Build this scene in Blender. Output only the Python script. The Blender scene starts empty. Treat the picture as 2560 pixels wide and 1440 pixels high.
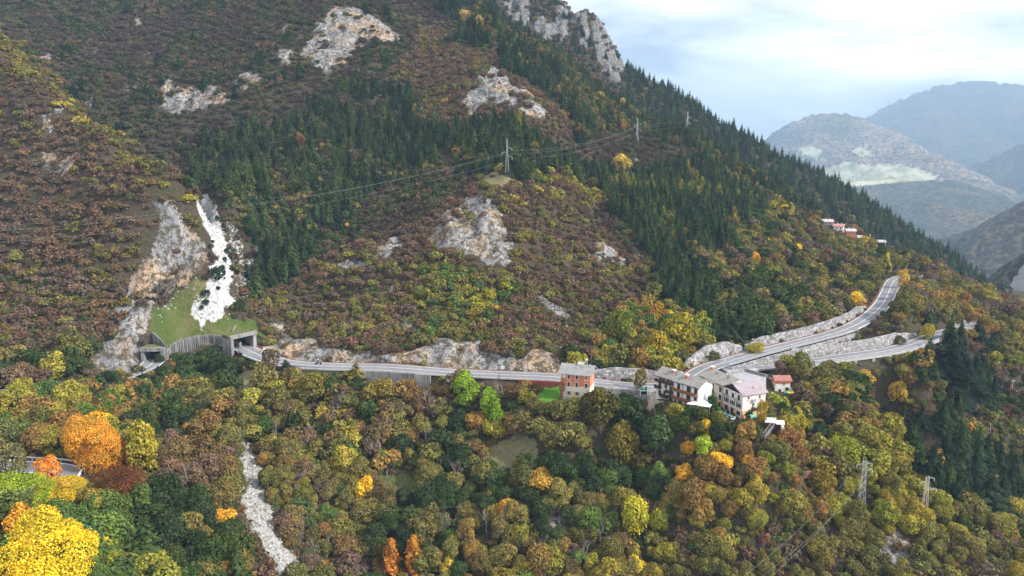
import bpy, bmesh, math, random
import numpy as np
from mathutils import Vector, Matrix

S = bpy.context.scene
C = S.collection
rad = math.radians

# ------------------------------------------------------------------ camera
F = 1720.0                       # focal length in photo pixels (photo 2560 x 1440)
PITCH = rad(9.6)
CAMZ = 100.0
cam = bpy.data.cameras.new('camera')
cam.sensor_width = 36.0
cam.lens = 36.0 * F / 2560.0
cam.clip_start = 1.0
cam.clip_end = 60000.0
camo = bpy.data.objects.new('camera', cam)
C.objects.link(camo)
camo.location = (0, 0, CAMZ)
camo.rotation_euler = (rad(90) - PITCH, 0, 0)
S.camera = camo
S.render.resolution_x = 1024
S.render.resolution_y = 576

# ------------------------------------------------------------------ sky and sun
SUN_EL, SUN_AZ = rad(35), rad(108)      # azimuth clockwise from +Y: behind the camera, to the right
w = bpy.data.worlds.new('World'); S.world = w
w.use_nodes = True
nt = w.node_tree; nt.nodes.clear()
def N(t, typ, **kw):
    n = t.nodes.new(typ)
    for k, v in kw.items(): setattr(n, k, v)
    return n
out = N(nt, 'ShaderNodeOutputWorld'); bg = N(nt, 'ShaderNodeBackground')
sky = N(nt, 'ShaderNodeTexSky', sky_type='NISHITA', sun_disc=False)
sky.sun_elevation = SUN_EL; sky.sun_rotation = SUN_AZ
sky.air_density = 1.0; sky.dust_density = 1.2; sky.ozone_density = 1.5
tc = N(nt, 'ShaderNodeTexCoord')
mp = N(nt, 'ShaderNodeMapping'); mp.inputs['Scale'].default_value = (1.0, 1.0, 3.2)
mp.inputs['Location'].default_value = (0.35, 0.1, 0.2)
nz = N(nt, 'ShaderNodeTexNoise'); nz.inputs['Scale'].default_value = 2.3; nz.inputs['Detail'].default_value = 5
nz.inputs['Roughness'].default_value = 0.52; nz.inputs['Distortion'].default_value = 0.4
cr = N(nt, 'ShaderNodeValToRGB')
cr.color_ramp.elements[0].position = 0.38; cr.color_ramp.elements[0].color = (0.12, 0.12, 0.12, 1)
cr.color_ramp.elements[1].position = 0.60; cr.color_ramp.elements[1].color = (0.97, 0.97, 0.97, 1)
mx = N(nt, 'ShaderNodeMix', data_type='RGBA')
nt.links.new(tc.outputs['Generated'], mp.inputs['Vector'])
nt.links.new(mp.outputs['Vector'], nz.inputs['Vector'])
nt.links.new(nz.outputs['Fac'], cr.inputs['Fac'])
nt.links.new(cr.outputs['Color'], mx.inputs[0])
nt.links.new(sky.outputs['Color'], mx.inputs[6])
mx.inputs[7].default_value = (21.5, 21.3, 21.8, 1)          # sunlit cloud veil, in the sky texture's own units
nt.links.new(mx.outputs[2], bg.inputs['Color'])
bg.inputs['Strength'].default_value = 0.075
nt.links.new(bg.outputs['Background'], out.inputs['Surface'])

sl = bpy.data.lights.new('sun', 'SUN'); sl.energy = 4.9; sl.angle = rad(2.5); sl.color = (1.0, 0.95, 0.87)
so = bpy.data.objects.new('sun', sl); C.objects.link(so)
sd = Vector((math.sin(SUN_AZ) * math.cos(SUN_EL), math.cos(SUN_AZ) * math.cos(SUN_EL), math.sin(SUN_EL)))
so.rotation_euler = sd.to_track_quat('Z', 'Y').to_euler()
S.view_settings.view_transform = 'Standard'
S.view_settings.look = 'None'
S.view_settings.exposure = 0.58
S.view_settings.gamma = 1.0

# ------------------------------------------------------------------ helpers
CT, ST = math.cos(PITCH), math.sin(PITCH)
def kz(py):
    u = (720.0 - py) / F
    return (-ST + CT * u) / (CT + ST * u)
def P(px, py, Y):
    """world point at forward distance Y that the photograph shows at (px, py)"""
    u = (720.0 - py) / F
    s = Y / (CT + ST * u)
    return ((px - 1280.0) / F * s, Y, CAMZ + s * (-ST + CT * u))
def proj(x, y, z):
    z = z - CAMZ
    D = y * CT - z * ST
    U = y * ST + z * CT
    D = np.maximum(D, 1e-3)
    return 1280 + F * x / D, 720 - F * U / D, D

def _hash(ix, iy, seed):
    h = (ix.astype(np.int64) * 374761393 + iy.astype(np.int64) * 668265263 + seed * 1442695041) & 0xffffffff
    h = ((h ^ (h >> 13)) * 1274126177) & 0xffffffff
    h = h ^ (h >> 16)
    return (h & 0xffffff) / float(0xffffff)
def vnoise(x, y, seed=0):
    ix = np.floor(x); iy = np.floor(y)
    fx = x - ix; fy = y - iy
    fx = fx * fx * fx * (fx * (fx * 6 - 15) + 10); fy = fy * fy * fy * (fy * (fy * 6 - 15) + 10)
    a = _hash(ix, iy, seed); b = _hash(ix + 1, iy, seed)
    c = _hash(ix, iy + 1, seed); d = _hash(ix + 1, iy + 1, seed)
    return (a * (1 - fx) + b * fx) * (1 - fy) + (c * (1 - fx) + d * fx) * fy
def fbm(x, y, octv=4, seed=0, gain=0.5):
    s = 0; a = 1; t = 0
    for i in range(octv):
        s = s + a * vnoise(x, y, seed + i * 17); t += a
        x = x * 2.03 + 11.3; y = y * 2.03 + 5.7; a *= gain
    return s / t * 2 - 1
def ridged(x, y, octv=4, seed=0):
    s = 0; a = 1; t = 0
    for i in range(octv):
        s = s + a * (1 - np.abs(2 * vnoise(x, y, seed + i * 31) - 1)); t += a
        x = x * 2.07 + 3.1; y = y * 2.07 + 9.2; a *= 0.5
    return s / t

def inpoly(px, py, poly):
    r = np.zeros(px.shape, bool)
    n = len(poly); j = n - 1
    for i in range(n):
        xi, yi = poly[i]; xj, yj = poly[j]
        if yi != yj:
            c = ((yi > py) != (yj > py)) & (px < (xj - xi) * (py - yi) / (yj - yi) + xi)
            r ^= c
        j = i
    return r
def polydist(px, py, poly, closed=True):
    """distance to the outline, in pixels"""
    d = np.full(px.shape, 1e9)
    n = len(poly)
    for i in range(n if closed else n - 1):
        x0, y0 = poly[i]; x1, y1 = poly[(i + 1) % n]
        dx, dy = x1 - x0, y1 - y0
        L = dx * dx + dy * dy + 1e-9
        t = np.clip(((px - x0) * dx + (py - y0) * dy) / L, 0, 1)
        d = np.minimum(d, np.hypot(px - x0 - t * dx, py - y0 - t * dy))
    return d
def sdf(px, py, poly):
    d = polydist(px, py, poly)
    return np.where(inpoly(px, py, poly), d, -d)       # positive inside

def tag(o, label=None, cat=None, group=None, kind=None):
    if label: o['label'] = label
    if cat: o['category'] = cat
    if group: o['group'] = group
    if kind: o['kind'] = kind
    return o
def link(name, me, parent=None, mats=()):
    o = bpy.data.objects.new(name, me); C.objects.link(o)
    for m in mats: me.materials.append(m)
    if parent: o.parent = parent
    return o
def empty(name, loc, rz=0.0):
    o = bpy.data.objects.new(name, None); C.objects.link(o)
    o.empty_display_size = 0.5
    o.location = loc; o.rotation_euler = (0, 0, rz)
    return o
def mesh_np(name, verts, faces, smooth=False):
    me = bpy.data.meshes.new(name)
    verts = np.asarray(verts, np.float32); faces = np.asarray(faces, np.int32)
    n = faces.shape[1]
    me.vertices.add(len(verts)); me.vertices.foreach_set('co', verts.ravel())
    me.loops.add(faces.size); me.loops.foreach_set('vertex_index', faces.ravel())
    me.polygons.add(len(faces)); me.polygons.foreach_set('loop_start', np.arange(0, faces.size, n, dtype=np.int32))
    me.update(calc_edges=True)
    me.polygons.foreach_set('use_smooth', np.full(len(faces), smooth, bool))
    me.validate()
    return me

# ------------------------------------------------------------------ material helpers
def newmat(name, rough=0.9, spec=0.2):
    m = bpy.data.materials.new(name); m.use_nodes = True
    t = m.node_tree
    b = t.nodes['Principled BSDF']
    b.inputs['Roughness'].default_value = rough
    b.inputs['Specular IOR Level'].default_value = spec
    return m, t, b
def lk(t, a, b): t.links.new(a, b)
def noise(t, scale, detail=4, rough=0.55, vec=None, dist=0.0):
    n = N(t, 'ShaderNodeTexNoise'); n.inputs['Scale'].default_value = scale
    n.inputs['Detail'].default_value = detail; n.inputs['Roughness'].default_value = rough
    n.inputs['Distortion'].default_value = dist
    if vec is not None: lk(t, vec, n.inputs['Vector'])
    return n
def ramp(t, fac, stops):
    r = N(t, 'ShaderNodeValToRGB')
    e = r.color_ramp.elements
    while len(e) > 1: e.remove(e[-1])
    for i, (p, c) in enumerate(stops):
        if i == 0: el = e[0]; el.position = p
        else: el = e.new(p)
        el.color = (c[0], c[1], c[2], 1) if not isinstance(c, (int, float)) else (c, c, c, 1)
    lk(t, fac, r.inputs['Fac'])
    return r.outputs['Color']
def mixc(t, fac, a, b, mode='MIX'):
    m = N(t, 'ShaderNodeMix', data_type='RGBA', blend_type=mode)
    for s, v in ((0, fac), (6, a), (7, b)):
        if isinstance(v, (int, float)): m.inputs[s].default_value = v
        elif isinstance(v, tuple): m.inputs[s].default_value = (v[0], v[1], v[2], 1)
        else: lk(t, v, m.inputs[s])
    return m.outputs[2]
def mth(t, op, a, b=None, clamp=False):
    m = N(t, 'ShaderNodeMath', operation=op); m.use_clamp = clamp
    for i, v in enumerate((a, b)):
        if v is None: continue
        if isinstance(v, (int, float)): m.inputs[i].default_value = v
        else: lk(t, v, m.inputs[i])
    return m.outputs[0]
def worldpos(t):
    return N(t, 'ShaderNodeNewGeometry').outputs['Position']
def mapping(t, vec, scale=(1, 1, 1), rot=(0, 0, 0)):
    m = N(t, 'ShaderNodeMapping'); m.inputs['Scale'].default_value = scale
    m.inputs['Rotation'].default_value = rot
    lk(t, vec, m.inputs['Vector']); return m.outputs['Vector']
def bump(t, b, h, strength=0.5, dist=0.1):
    n = N(t, 'ShaderNodeBump'); n.inputs['Strength'].default_value = strength
    n.inputs['Distance'].default_value = dist
    lk(t, h, n.inputs['Height']); lk(t, n.outputs['Normal'], b.inputs['Normal'])
_mc = {}
def flatmat(name, col, rough=0.85, var=0.18, scale=3.0, metal=0.0, streak=False):
    """painted or plain surface with slight real wear"""
    if name in _mc: return _mc[name]
    m, t, b = newmat(name, rough)
    g = N(t, 'ShaderNodeTexCoord').outputs['Object']
    v = mapping(t, g, (1, 1, 0.25)) if streak else g
    n = noise(t, scale, 5, 0.65, v)
    c = ramp(t, n.outputs['Fac'], [(0.3, tuple(x * (1 - var) for x in col)), (0.7, tuple(min(1, x * (1 + var * 0.5)) for x in col))])
    lk(t, c, b.inputs['Base Color']); b.inputs['Metallic'].default_value = metal
    _mc[name] = m
    return m
# ------------------------------------------------------------------ terrain: one height field through surveyed points
# (px, py, forward distance, canopy height to take off)
CP = []
def cp(px, py, Y, h=0.0, ex=True):
    x, y, z = P(px, py, Y); CP.append((x, y, z - h))
def zp(px, Y, z):                       # point given by azimuth pixel, distance and height relative to the camera
    CP.append(((px - 1280) / F * Y * 1.02, Y, CAMZ + z))
# foreground slope
for px in (1280, 1600, 900):
    for py, Y, h in ((1010, 188 if px > 1000 else 193, 4), (1100, 179, 5), (1200, 169, 5), (1300, 160, 5), (1440, 149, 5)): cp(px, py, Y, h)
for px in (1280, 2000, 2600, 3100): zp(px, 120, -112); zp(px, 70, -135)
zp(700, 110, -100); zp(500, 85, -95)
# stream gully
for a in ((745, 1440, 141), (700, 1370, 146), (650, 1280, 154), (630, 1200, 164), (590, 1100, 177), (600, 1000, 193), (630, 940, 207)): cp(*a)
# spur left of the gully
for a in ((430, 1000, 190, 3), (500, 1080, 172, 5), (560, 1180, 153, 6), (600, 1300, 135, 6), (640, 1430, 120, 6), (300, 1100, 152, 4), (350, 1400, 112, 7), (330, 1250, 132, 7)): cp(*a)
for a in ((120, 1182, 138), (200, 1180, 138), (60, 1180, 138), (60, 1215, 133), (200, 1215, 133), (0, 1011, 180), (-200, 1011, 178), (200, 968, 193), (300, 945, 201), (385, 905, 214)): cp(*a)
for px in (-400, 0, 150): zp(px, 100, -64)
zp(-400, 60, -70); zp(100, 60, -70); zp(300, 60, -90)
for px in (-400, 100): cp(px, 1110, 156)
# road level
ROAD_MAIN = [(560, 856, 236), (600, 866, 229.5), (640, 884, 222), (680, 899, 216.5), (720, 908, 213), (780, 913.5, 211), (860, 916, 210), (940, 917, 209.7), (1000, 920, 208.6), (1100, 928, 206), (1200, 934, 204.6), (1300, 938, 203.5),
             (1400, 943, 202.2), (1480, 954, 200.5), (1560, 963, 200.5), (1640, 967, 201.5), (1690, 960, 203), (1722, 948, 206), (1745, 933, 210), (1775, 917, 214.5),
             (1830, 901, 219.5), (1900, 881, 227), (1960, 866, 234), (2040, 846, 243), (2100, 829, 251.5), (2150, 807, 263), (2185, 782, 279), (2208, 757, 296), (2222, 730, 319), (2230, 710, 341), (2243, 697, 358), (2275, 690, 372), (2330, 690, 384)]
ROAD_LOW = [(1800, 921, 213.2), (1850, 917, 215.5), (1930, 913, 221.5), (2020, 905, 227), (2100, 894, 232), (2200, 880, 238.5), (2260, 867, 245.5), (2310, 850, 255), (2350, 835, 266), (2400, 822, 283), (2450, 812, 300), (2520, 806, 318), (2600, 804, 330)]
for p in ROAD_MAIN: cp(*p)
for p in ROAD_LOW[2:]: cp(*p)
cp(1850, 930, 212); cp(1900, 935, 211)
for px in (1280, 1000): cp(px, 1400, 153, 5)
cp(1350, 985, 191.5); cp(1440, 998, 187.5); cp(1550, 990, 189); cp(1640, 992, 189.5); cp(1742, 1024, 178); cp(1850, 1052, 177); cp(1780, 1040, 179); cp(1950, 985, 201); cp(1340, 1015, 185, 1); cp(1450, 1020, 183, 1); cp(1640, 1020, 183, 1)
cp(1180, 985, 195, 1); cp(1000, 990, 195, 1); cp(800, 985, 197, 3)
cp(1750, 1120, 168, 4)
# shed and knoll
cp(1975, 885, 213.5, 2); cp(1920, 905, 215, 1); cp(2040, 920, 215, 2)
# right of the hotel
cp(2000, 1010, 196, 5); cp(2150, 1050, 190, 4); cp(1930, 1080, 173); cp(2155, 1275, 165.5); cp(2310, 1305, 166); cp(2025, 1215, 172.5)
cp(2150, 950, 218, 4); cp(2300, 930, 225, 5)
for a in ((2000, 1440, 146, 4), (2400, 1440, 148, 2), (2560, 1440, 152, 2), (2800, 1440, 155, 2)): cp(*a)
RIDGES = []
def ridge(pts, drop=26, back=36):
    """pts (px, py, Y, canopy height): a crest; the ground falls away behind it"""
    for px, py, Y, h in pts:
        cp(px, py, Y, h)
        x, y, z = P(px, py, Y)
        s = (Y + back) / Y
        CP.append((x * s, y * s, z - h - drop))
ridge([(2230, 1100, 196, 4), (2290, 1150, 189, 1.5), (2330, 1205, 182, 3), (2410, 1265, 176, 3), (2560, 1335, 170, 3), (2750, 1400, 168, 3)], 22, 26)
# hollow with the dark conifers at lower right
for a in ((2330, 900, 248, 6), (2400, 1000, 240, 8), (2420, 1130, 224, 8), (2560, 1000, 262, 4), (2560, 1180, 236, 6), (2560, 860, 300, 3), (2450, 930, 272, 6), (2800, 1000, 290, 4)): cp(*a)
for a in ((2450, 780, 330, 5), (2560, 790, 350, 5), (2330, 760, 330, 5), (2400, 850, 275, 5)): cp(*a)
# left hill, near
for a in ((0, 910, 207), (200, 900, 209), (120, 1000, 178), (-300, 900, 207), (0, 700, 241, 2), (200, 700, 236, 2), (-300, 700, 241, 2), (340, 800, 222, 1), (330, 860, 216.5), (0, 500, 276, 2), (200, 500, 269, 2), (380, 545, 255, 2), (0, 300, 306, 2), (200, 360, 294, 2), (-300, 300, 310, 2), (-300, 0, 360, 2)): cp(*a)
ridge([(-300, -100, 375, 2), (-120, 20, 355, 2), (0, 88, 340, 2), (100, 175, 325, 2), (200, 262, 312, 2), (300, 335, 296, 2), (400, 405, 281, 2), (490, 482, 268, 2)], 34, 34)
for a in ((520, 560, 258, 1), (512, 615, 249, 0), (425, 600, 241, 1), (465, 640, 240, 0), (385, 690, 230, 1), (352, 765, 222, 1), (520, 695, 258), (470, 722, 251), (430, 755, 244.5), (385, 820, 233)): cp(*a)
# gully floor: grass and scree
for a in ((520, 842, 234), (480, 850, 232.5), (560, 844, 234), (592, 850, 234), (440, 862, 230), (500, 900, 223, 2), (560, 900, 222, 2), (440, 905, 217, 1), (450, 815, 239), (600, 800, 243.5), (520, 750, 253), (545, 700, 264), (555, 640, 276), (540, 580, 287), (515, 500, 303), (540, 430, 322), (610, 700, 262), (640, 770, 248), (600, 600, 286)): cp(*a)
zp(500, 230, -60.5)
# slopes behind, upper left
for a in ((500, 350, 350, 3), (650, 400, 352, 6), (660, 550, 314, 5), (720, 600, 303, 5), (300, 300, 358, 3), (500, 250, 372, 2), (100, 100, 420, 3), (500, 100, 428, 3), (300, 200, 388, 3), (800, 250, 396, 3), (-300, 0, 500, 3),
          (0, 0, 466, 3), (400, 0, 470, 3), (800, 0, 478, 3), (840, 150, 425), (1000, 100, 455, 3), (800, 480, 338, 5), (800, 350, 372, 8), (1000, 350, 384, 8), (1000, 450, 348, 8), (1000, 200, 424, 3), (1150, 100, 482, 3),
          (-300, -150, 570, 3), (0, -150, 560, 3), (400, -150, 565, 3), (800, -150, 575, 3), (400, -300, 690, 3), (900, -300, 700, 3)): cp(a[0], a[1], a[2] * (1.13 if a[0] < 600 and a[1] < 420 else 1.05 if a[1] < 300 else 1.0), *a[3:])
# pyramid
for a in ((1268, 442, 332), (1180, 455, 334, 2), (1000, 560, 304, 2), (800, 640, 292, 2), (690, 720, 271, 2), (660, 800, 250, 2), (690, 850, 237, 2), (1200, 600, 276), (1200, 520, 299), (1200, 700, 251, 3), (1200, 800, 231, 3), (1050, 720, 254, 3), (1350, 720, 256, 3), (1200, 880, 216),
          (900, 700, 267, 3), (900, 800, 240, 3), (900, 872, 218), (1050, 640, 279), (1450, 690, 268, 3), (1400, 800, 240, 3), (1350, 890, 213), (1400, 600, 296, 2), (1500, 600, 302, 2), (1400, 480, 332, 2), (1500, 500, 334, 5), (1520, 700, 271, 2), (1550, 800, 243, 5), (1550, 890, 217, 5), (1700, 880, 219, 3), (1680, 800, 243, 5)): cp(*a)
# slope right of the pyramid
for a in ((1650, 700, 275, 5), (1800, 800, 249, 5), (1800, 860, 231, 3), (1800, 700, 287, 6), (1800, 600, 324, 10), (1800, 500, 372, 10), (1650, 600, 315, 9), (1650, 500, 350, 10), (2000, 600, 362, 7), (2000, 700, 318, 7), (2000, 790, 268, 4),
          (2150, 700, 322, 6), (2150, 620, 388, 6), (2100, 760, 284, 5)): cp(*a)
# behind the apex
for a in ((1250, 400, 352, 6), (1240, 200, 432), (1250, 260, 415), (1300, 300, 398, 2), (1370, 290, 410), (1180, 350, 376, 5), (1400, 360, 402, 8), (1500, 350, 436, 8), (1500, 430, 385, 8), (1592, 360, 486), (1600, 420, 425, 8), (1700, 400, 450, 8), (1750, 450, 420, 10), (1180, 60, 500, 4), (1350, 180, 490, 6), (1717, 348, 508), (1900, 520, 400, 8), (1900, 460, 450, 8)): cp(*a)
ridge([(1100, -150, 640, 8), (1180, -60, 610, 8), (1230, 10, 590, 8), (1300, 70, 580, 8), (1400, 125, 570, 8), (1500, 215, 558, 8), (1600, 275, 545, 8), (1700, 325, 530, 6), (1800, 385, 515, 9), (1900, 440, 500, 9), (2000, 500, 480, 7), (2060, 545, 462, 3), (2140, 588, 455, 2), (2230, 622, 448, 4), (2300, 660, 440, 5), (2400, 700, 430, 6), (2480, 735, 420, 6), (2560, 775, 410, 6), (2700, 840, 400, 6), (2900, 900, 400, 5)], 45, 60)
CP = np.array(CP)
RC = 8.0
def _kern(d2): return np.sqrt(d2 + RC * RC)
n_ = len(CP)
d2 = ((CP[:, None, :2] - CP[None, :, :2]) ** 2).sum(-1)
A_ = np.zeros((n_ + 3, n_ + 3)); A_[:n_, :n_] = _kern(d2) - 0.6 * np.eye(n_) * 1.0
A_[:n_, n_] = 1; A_[:n_, n_ + 1:] = CP[:, :2] / 100.0
A_[n_, :n_] = 1; A_[n_ + 1:, :n_] = CP[:, :2].T / 100.0
W_ = np.linalg.solve(A_, np.concatenate([CP[:, 2], [0, 0, 0]]))
def rbf(x, y):
    o = np.empty(x.shape); xf = x.ravel(); yf = y.ravel(); of = o.reshape(-1)
    for i in range(0, len(xf), 20000):
        a = xf[i:i + 20000]; b = yf[i:i + 20000]
        k = _kern((a[:, None] - CP[None, :, 0]) ** 2 + (b[:, None] - CP[None, :, 1]) ** 2)
        of[i:i + 20000] = k @ W_[:n_] + W_[n_] + (a * W_[n_ + 1] + b * W_[n_ + 2]) / 100.0
    return o
# base grid
GX0, GX1, GY0, GY1, GS = -560.0, 620.0, 40.0, 740.0, 2.0
gx = np.arange(GX0, GX1 + GS / 2, GS); gy = np.arange(GY0, GY1 + GS / 2, GS)
XX, YY = np.meshgrid(gx, gy)
ZZ = rbf(XX, YY)

def smooth_line(pts, step=1.5):
    """Catmull-Rom through world points"""
    p = np.array([P(*a) for a in pts]) if len(pts[0]) == 3 and not isinstance(pts, np.ndarray) else np.asarray(pts, float)
    q = np.vstack([2 * p[0] - p[1], p, 2 * p[-1] - p[-2]])
    o = []
    for i in range(1, len(q) - 2):
        L = np.linalg.norm(q[i + 1] - q[i]); m = max(2, int(L / step))
        for k in range(m):
            t = k / m
            o.append(0.5 * ((2 * q[i]) + (-q[i - 1] + q[i + 1]) * t + (2 * q[i - 1] - 5 * q[i] + 4 * q[i + 1] - q[i + 2]) * t * t + (-q[i - 1] + 3 * q[i] - 3 * q[i + 1] + q[i + 2]) * t ** 3))
    o.append(q[-2]); o = np.array(o)
    for _ in range(6):                                   # even out the height along the road
        o[1:-1, 2] = (o[:-2, 2] + 2 * o[1:-1, 2] + o[2:, 2]) / 4
    return o
RL_MAIN = smooth_line(ROAD_MAIN)
RL_LOW = smooth_line(ROAD_LOW)
ROAD_LEFT = [(392, 897, 217), (372, 914, 209), (335, 934, 203), (290, 951, 198.5), (220, 967, 194), (120, 990, 187), (20, 1009, 181), (-120, 1035, 174), (-300, 1060, 168)]
RL_LEFT = smooth_line(ROAD_LEFT)
_hc = P(120, 1190, 137)
ROAD_HAIR = [(_hc[0] - 45, _hc[1] + 8.5, _hc[2] - 0.2), (_hc[0] - 22, _hc[1] + 6.5, _hc[2]), (_hc[0] - 8, _hc[1] + 4.6, _hc[2]), (_hc[0] + 0.5, _hc[1] + 3.2, _hc[2]), (_hc[0] + 4.0, _hc[1] - 0.5, _hc[2]), (_hc[0] + 2.2, _hc[1] - 5.2, _hc[2] - 0.3), (_hc[0] - 6, _hc[1] - 8.5, _hc[2] - 0.8), (_hc[0] - 25, _hc[1] - 11, _hc[2] - 1.5), (_hc[0] - 50, _hc[1] - 12, _hc[2] - 2.5)]
RL_HAIR = smooth_line(np.array(ROAD_HAIR))
def carve(line, half=4.2, blend=5.0, down=0.35):
    global ZZ
    bx0, by0 = line[:, :2].min(0) - 14; bx1, by1 = line[:, :2].max(0) + 14
    m = (XX > bx0) & (XX < bx1) & (YY > by0) & (YY < by1)
    xs, ys = XX[m], YY[m]
    best = np.full(xs.shape, 1e9); bz = np.zeros(xs.shape)
    for p in line:
        d = np.hypot(xs - p[0], ys - p[1]); k = d < best
        best[k] = d[k]; bz[k] = p[2]
    t = np.clip((best - half) / blend, 0, 1); t = t * t * (3 - 2 * t)
    z = ZZ[m]; ZZ[m] = (bz - down) * (1 - t) + z * t
def pad(cx, cy, z, r, blend=4.0):
    global ZZ
    d = np.hypot(XX - cx, YY - cy); t = np.clip((d - r) / blend, 0, 1); t = t * t * (3 - 2 * t)
    ZZ = np.where(d < r + blend, z * (1 - t) + ZZ * t, ZZ)
# natural relief, fading out at roads and pads
_rel = fbm(XX / 38, YY / 38, 4, 3) * 3.4 + fbm(XX / 11, YY / 11, 3, 9) * 1.0 + (ridged((XX + fbm(XX / 50, YY / 50, 2, 6) * 30) / 34, YY / 110, 3, 44) - .6) * 9.0 * np.clip((YY - 225) / 60, 0.15, 1)
_rm = np.full(XX.shape, 1e9)
for L_ in (RL_MAIN, RL_LOW, RL_LEFT, RL_HAIR):
    for p in L_[::2]: _rm = np.minimum(_rm, np.hypot(XX - p[0], YY - p[1]))
ZZ += _rel * np.clip((_rm - 6) / 25, 0, 1)
PADS = [(1440, 995, 190, 6), (1360, 985, 192, 5), (1668, 1000, 187, 4.5), (1722, 1014, 181, 5), (1840, 1040, 180.5, 6), (1875, 1035, 182, 5), (1800, 1018, 187, 6), (1950, 977, 203, 4), (1850, 925, 214.5, 10), (1890, 932, 213, 7)]
for a in PADS:
    q = P(a[0], a[1], a[2]); pad(q[0], q[1], q[2], a[3])
for L_ in (RL_MAIN[22:], RL_LOW, RL_LEFT, RL_HAIR): carve(L_)
def undercut(line, px0, px1, drop, width=7.0, off=4.5, blend=9.0):
    """steep drop on the valley side of a road, held by a wall"""
    global ZZ
    q = proj(line[:, 0], line[:, 1], line[:, 2])[0]
    seg = line[(q > px0) & (q < px1)]
    m = (XX > seg[:, 0].min() - 25) & (XX < seg[:, 0].max() + 25) & (YY > seg[:, 1].min() - 25) & (YY < seg[:, 1].max() + 25)
    xs, ys = XX[m], YY[m]; best = np.full(xs.shape, 1e9); lat = np.zeros(xs.shape); bz = np.zeros(xs.shape); end = np.zeros(xs.shape, bool)
    for i in range(1, len(seg) - 1):
        d = (seg[i + 1] - seg[i - 1])[:2]; d = d / np.hypot(*d); r = np.hypot(xs - seg[i][0], ys - seg[i][1]); k = r < best
        best[k] = r[k]; bz[k] = seg[i][2]; lat[k] = (-(xs - seg[i][0]) * d[1] + (ys - seg[i][1]) * d[0])[k]; end[k] = (i < 3 or i > len(seg) - 4)
    v = -lat; k = (v > off) & (v < off + width + blend) & (best < v + 1.0)
    t = np.clip((v - off - width) / blend, 0, 1)
    z = ZZ[m]; z2 = np.where(k, np.minimum(z, (bz - drop - (v - off) * .25) * (1 - t) + z * t), z); ZZ[m] = z2
undercut(RL_MAIN, 905, 1095, 6.0)
undercut(RL_MAIN, 1110, 1400, 2.0, 3, 4.5, 6)
undercut(RL_MAIN, 1490, 1640, 2.4, 3, 4.5, 5)
undercut(RL_MAIN, 1795, 2120, 3.4, 3, 4.5, 4)
undercut(RL_LOW, 2030, 2330, 1.8, 3, 4.6, 6)

def gz(x, y):
    """height of the ground"""
    x = np.asarray(x, float); y = np.asarray(y, float)
    fx = np.clip((x - GX0) / GS, 0, len(gx) - 1.001); fy = np.clip((y - GY0) / GS, 0, len(gy) - 1.001)
    ix = fx.astype(int); iy = fy.astype(int); fx = fx - ix; fy = fy - iy
    return (ZZ[iy, ix] * (1 - fx) + ZZ[iy, ix + 1] * fx) * (1 - fy) + (ZZ[iy + 1, ix] * (1 - fx) + ZZ[iy + 1, ix + 1] * fx) * fy
_ys = np.arange(60, 700, 0.5)
def hit(px, py):
    """first point of the ground on the line of sight through a photo pixel"""
    u = (720.0 - py) / F; s = _ys / (CT + ST * u)
    x = (px - 1280.0) / F * s; z = CAMZ + s * (-ST + CT * u)
    g = gz(x, _ys); k = np.nonzero(z <= g)[0]
    if len(k) == 0: return None
    i = k[0]
    return (float(x[i]), float(_ys[i]), float(g[i]))

# ---- what the ground is made of (surveyed outlines in photo pixels -> world masks)
ROCK = [
 ([(1195,478),(1130,520),(1080,570),(1060,600),(1100,625),(1180,640),(1222,668),(1282,662),(1285,600),(1262,560),(1250,520),(1215,490)], 1.0),
 ([(940,640),(965,605),(1000,582),(1008,620),(965,655)], .9), ([(820,668),(870,650),(925,655),(915,675),(860,682)], .8),
 ([(1460,622),(1510,606),(1572,650),(1560,672),(1505,682)], .9),
 ([(1165,245),(1185,195),(1238,168),(1290,205),(1335,240),(1372,288),(1350,305),(1290,275),(1235,262),(1200,275),(1175,300)], 1.0),
 ([(740,140),(800,60),(830,16),(905,25),(945,50),(1003,88),(990,112),(900,100),(865,160),(800,182),(780,150)], 1.0),
 ([(690,130),(735,120),(722,165),(698,172)], .8), ([(403,212),(430,198),(452,222),(552,218),(575,255),(500,278),(425,290),(405,270)], 1.0),
 ([(578,200),(620,178),(668,188),(600,228)], .9), ([(325,38),(352,46),(372,75),(338,84)], .7), ([(700,62),(728,60),(728,92),(706,92)], .6),
 ([(95,388),(180,385),(205,430),(150,446),(105,425)], .7),
 ([(380,500),(440,505),(472,560),(512,600),(520,655),(485,700),(430,735),(390,770),(372,830),(352,850),(300,850),(282,760),(325,700),(375,640),(395,580)], .8),
 ([(225,885),(300,850),(350,830),(358,905),(320,935),(230,935)], .95),
 ([(712,878),(735,850),(780,852),(830,868),(900,885),(960,893),(1060,868),(1120,850),(1190,852),(1250,888),(1300,905),(1335,882),(1372,880),(1402,900),(1402,935),(1200,925),(1000,910),(900,908),(760,908),(722,900)], 1.0),
 ([(670,800),(720,800),(735,860),(690,870)], .7),
 ([(2190,1345),(2262,1312),(2300,1400),(2250,1445),(2190,1430)], .65), ([(2440,1400),(2560,1370),(2560,1450),(2440,1450)], .55),
 ([(0,890),(32,880),(66,935),(30,955),(0,930)], .9), ([(1320,732),(1362,738),(1442,785),(1424,812),(1380,795)], .6),
 ([(2265,1125),(2300,1135),(2325,1195),(2302,1205),(2280,1160)], .8), ([(1035,275),(1065,270),(1075,295),(1045,300)], .7),
 ([(930,800),(960,805),(960,850),(930,850)], .4), ([(1900,905),(1925,890),(1960,895),(1965,925),(1915,935)], .8), ([(1985,950),(1985,900),(2010,905),(2030,950)], .5)]
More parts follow.
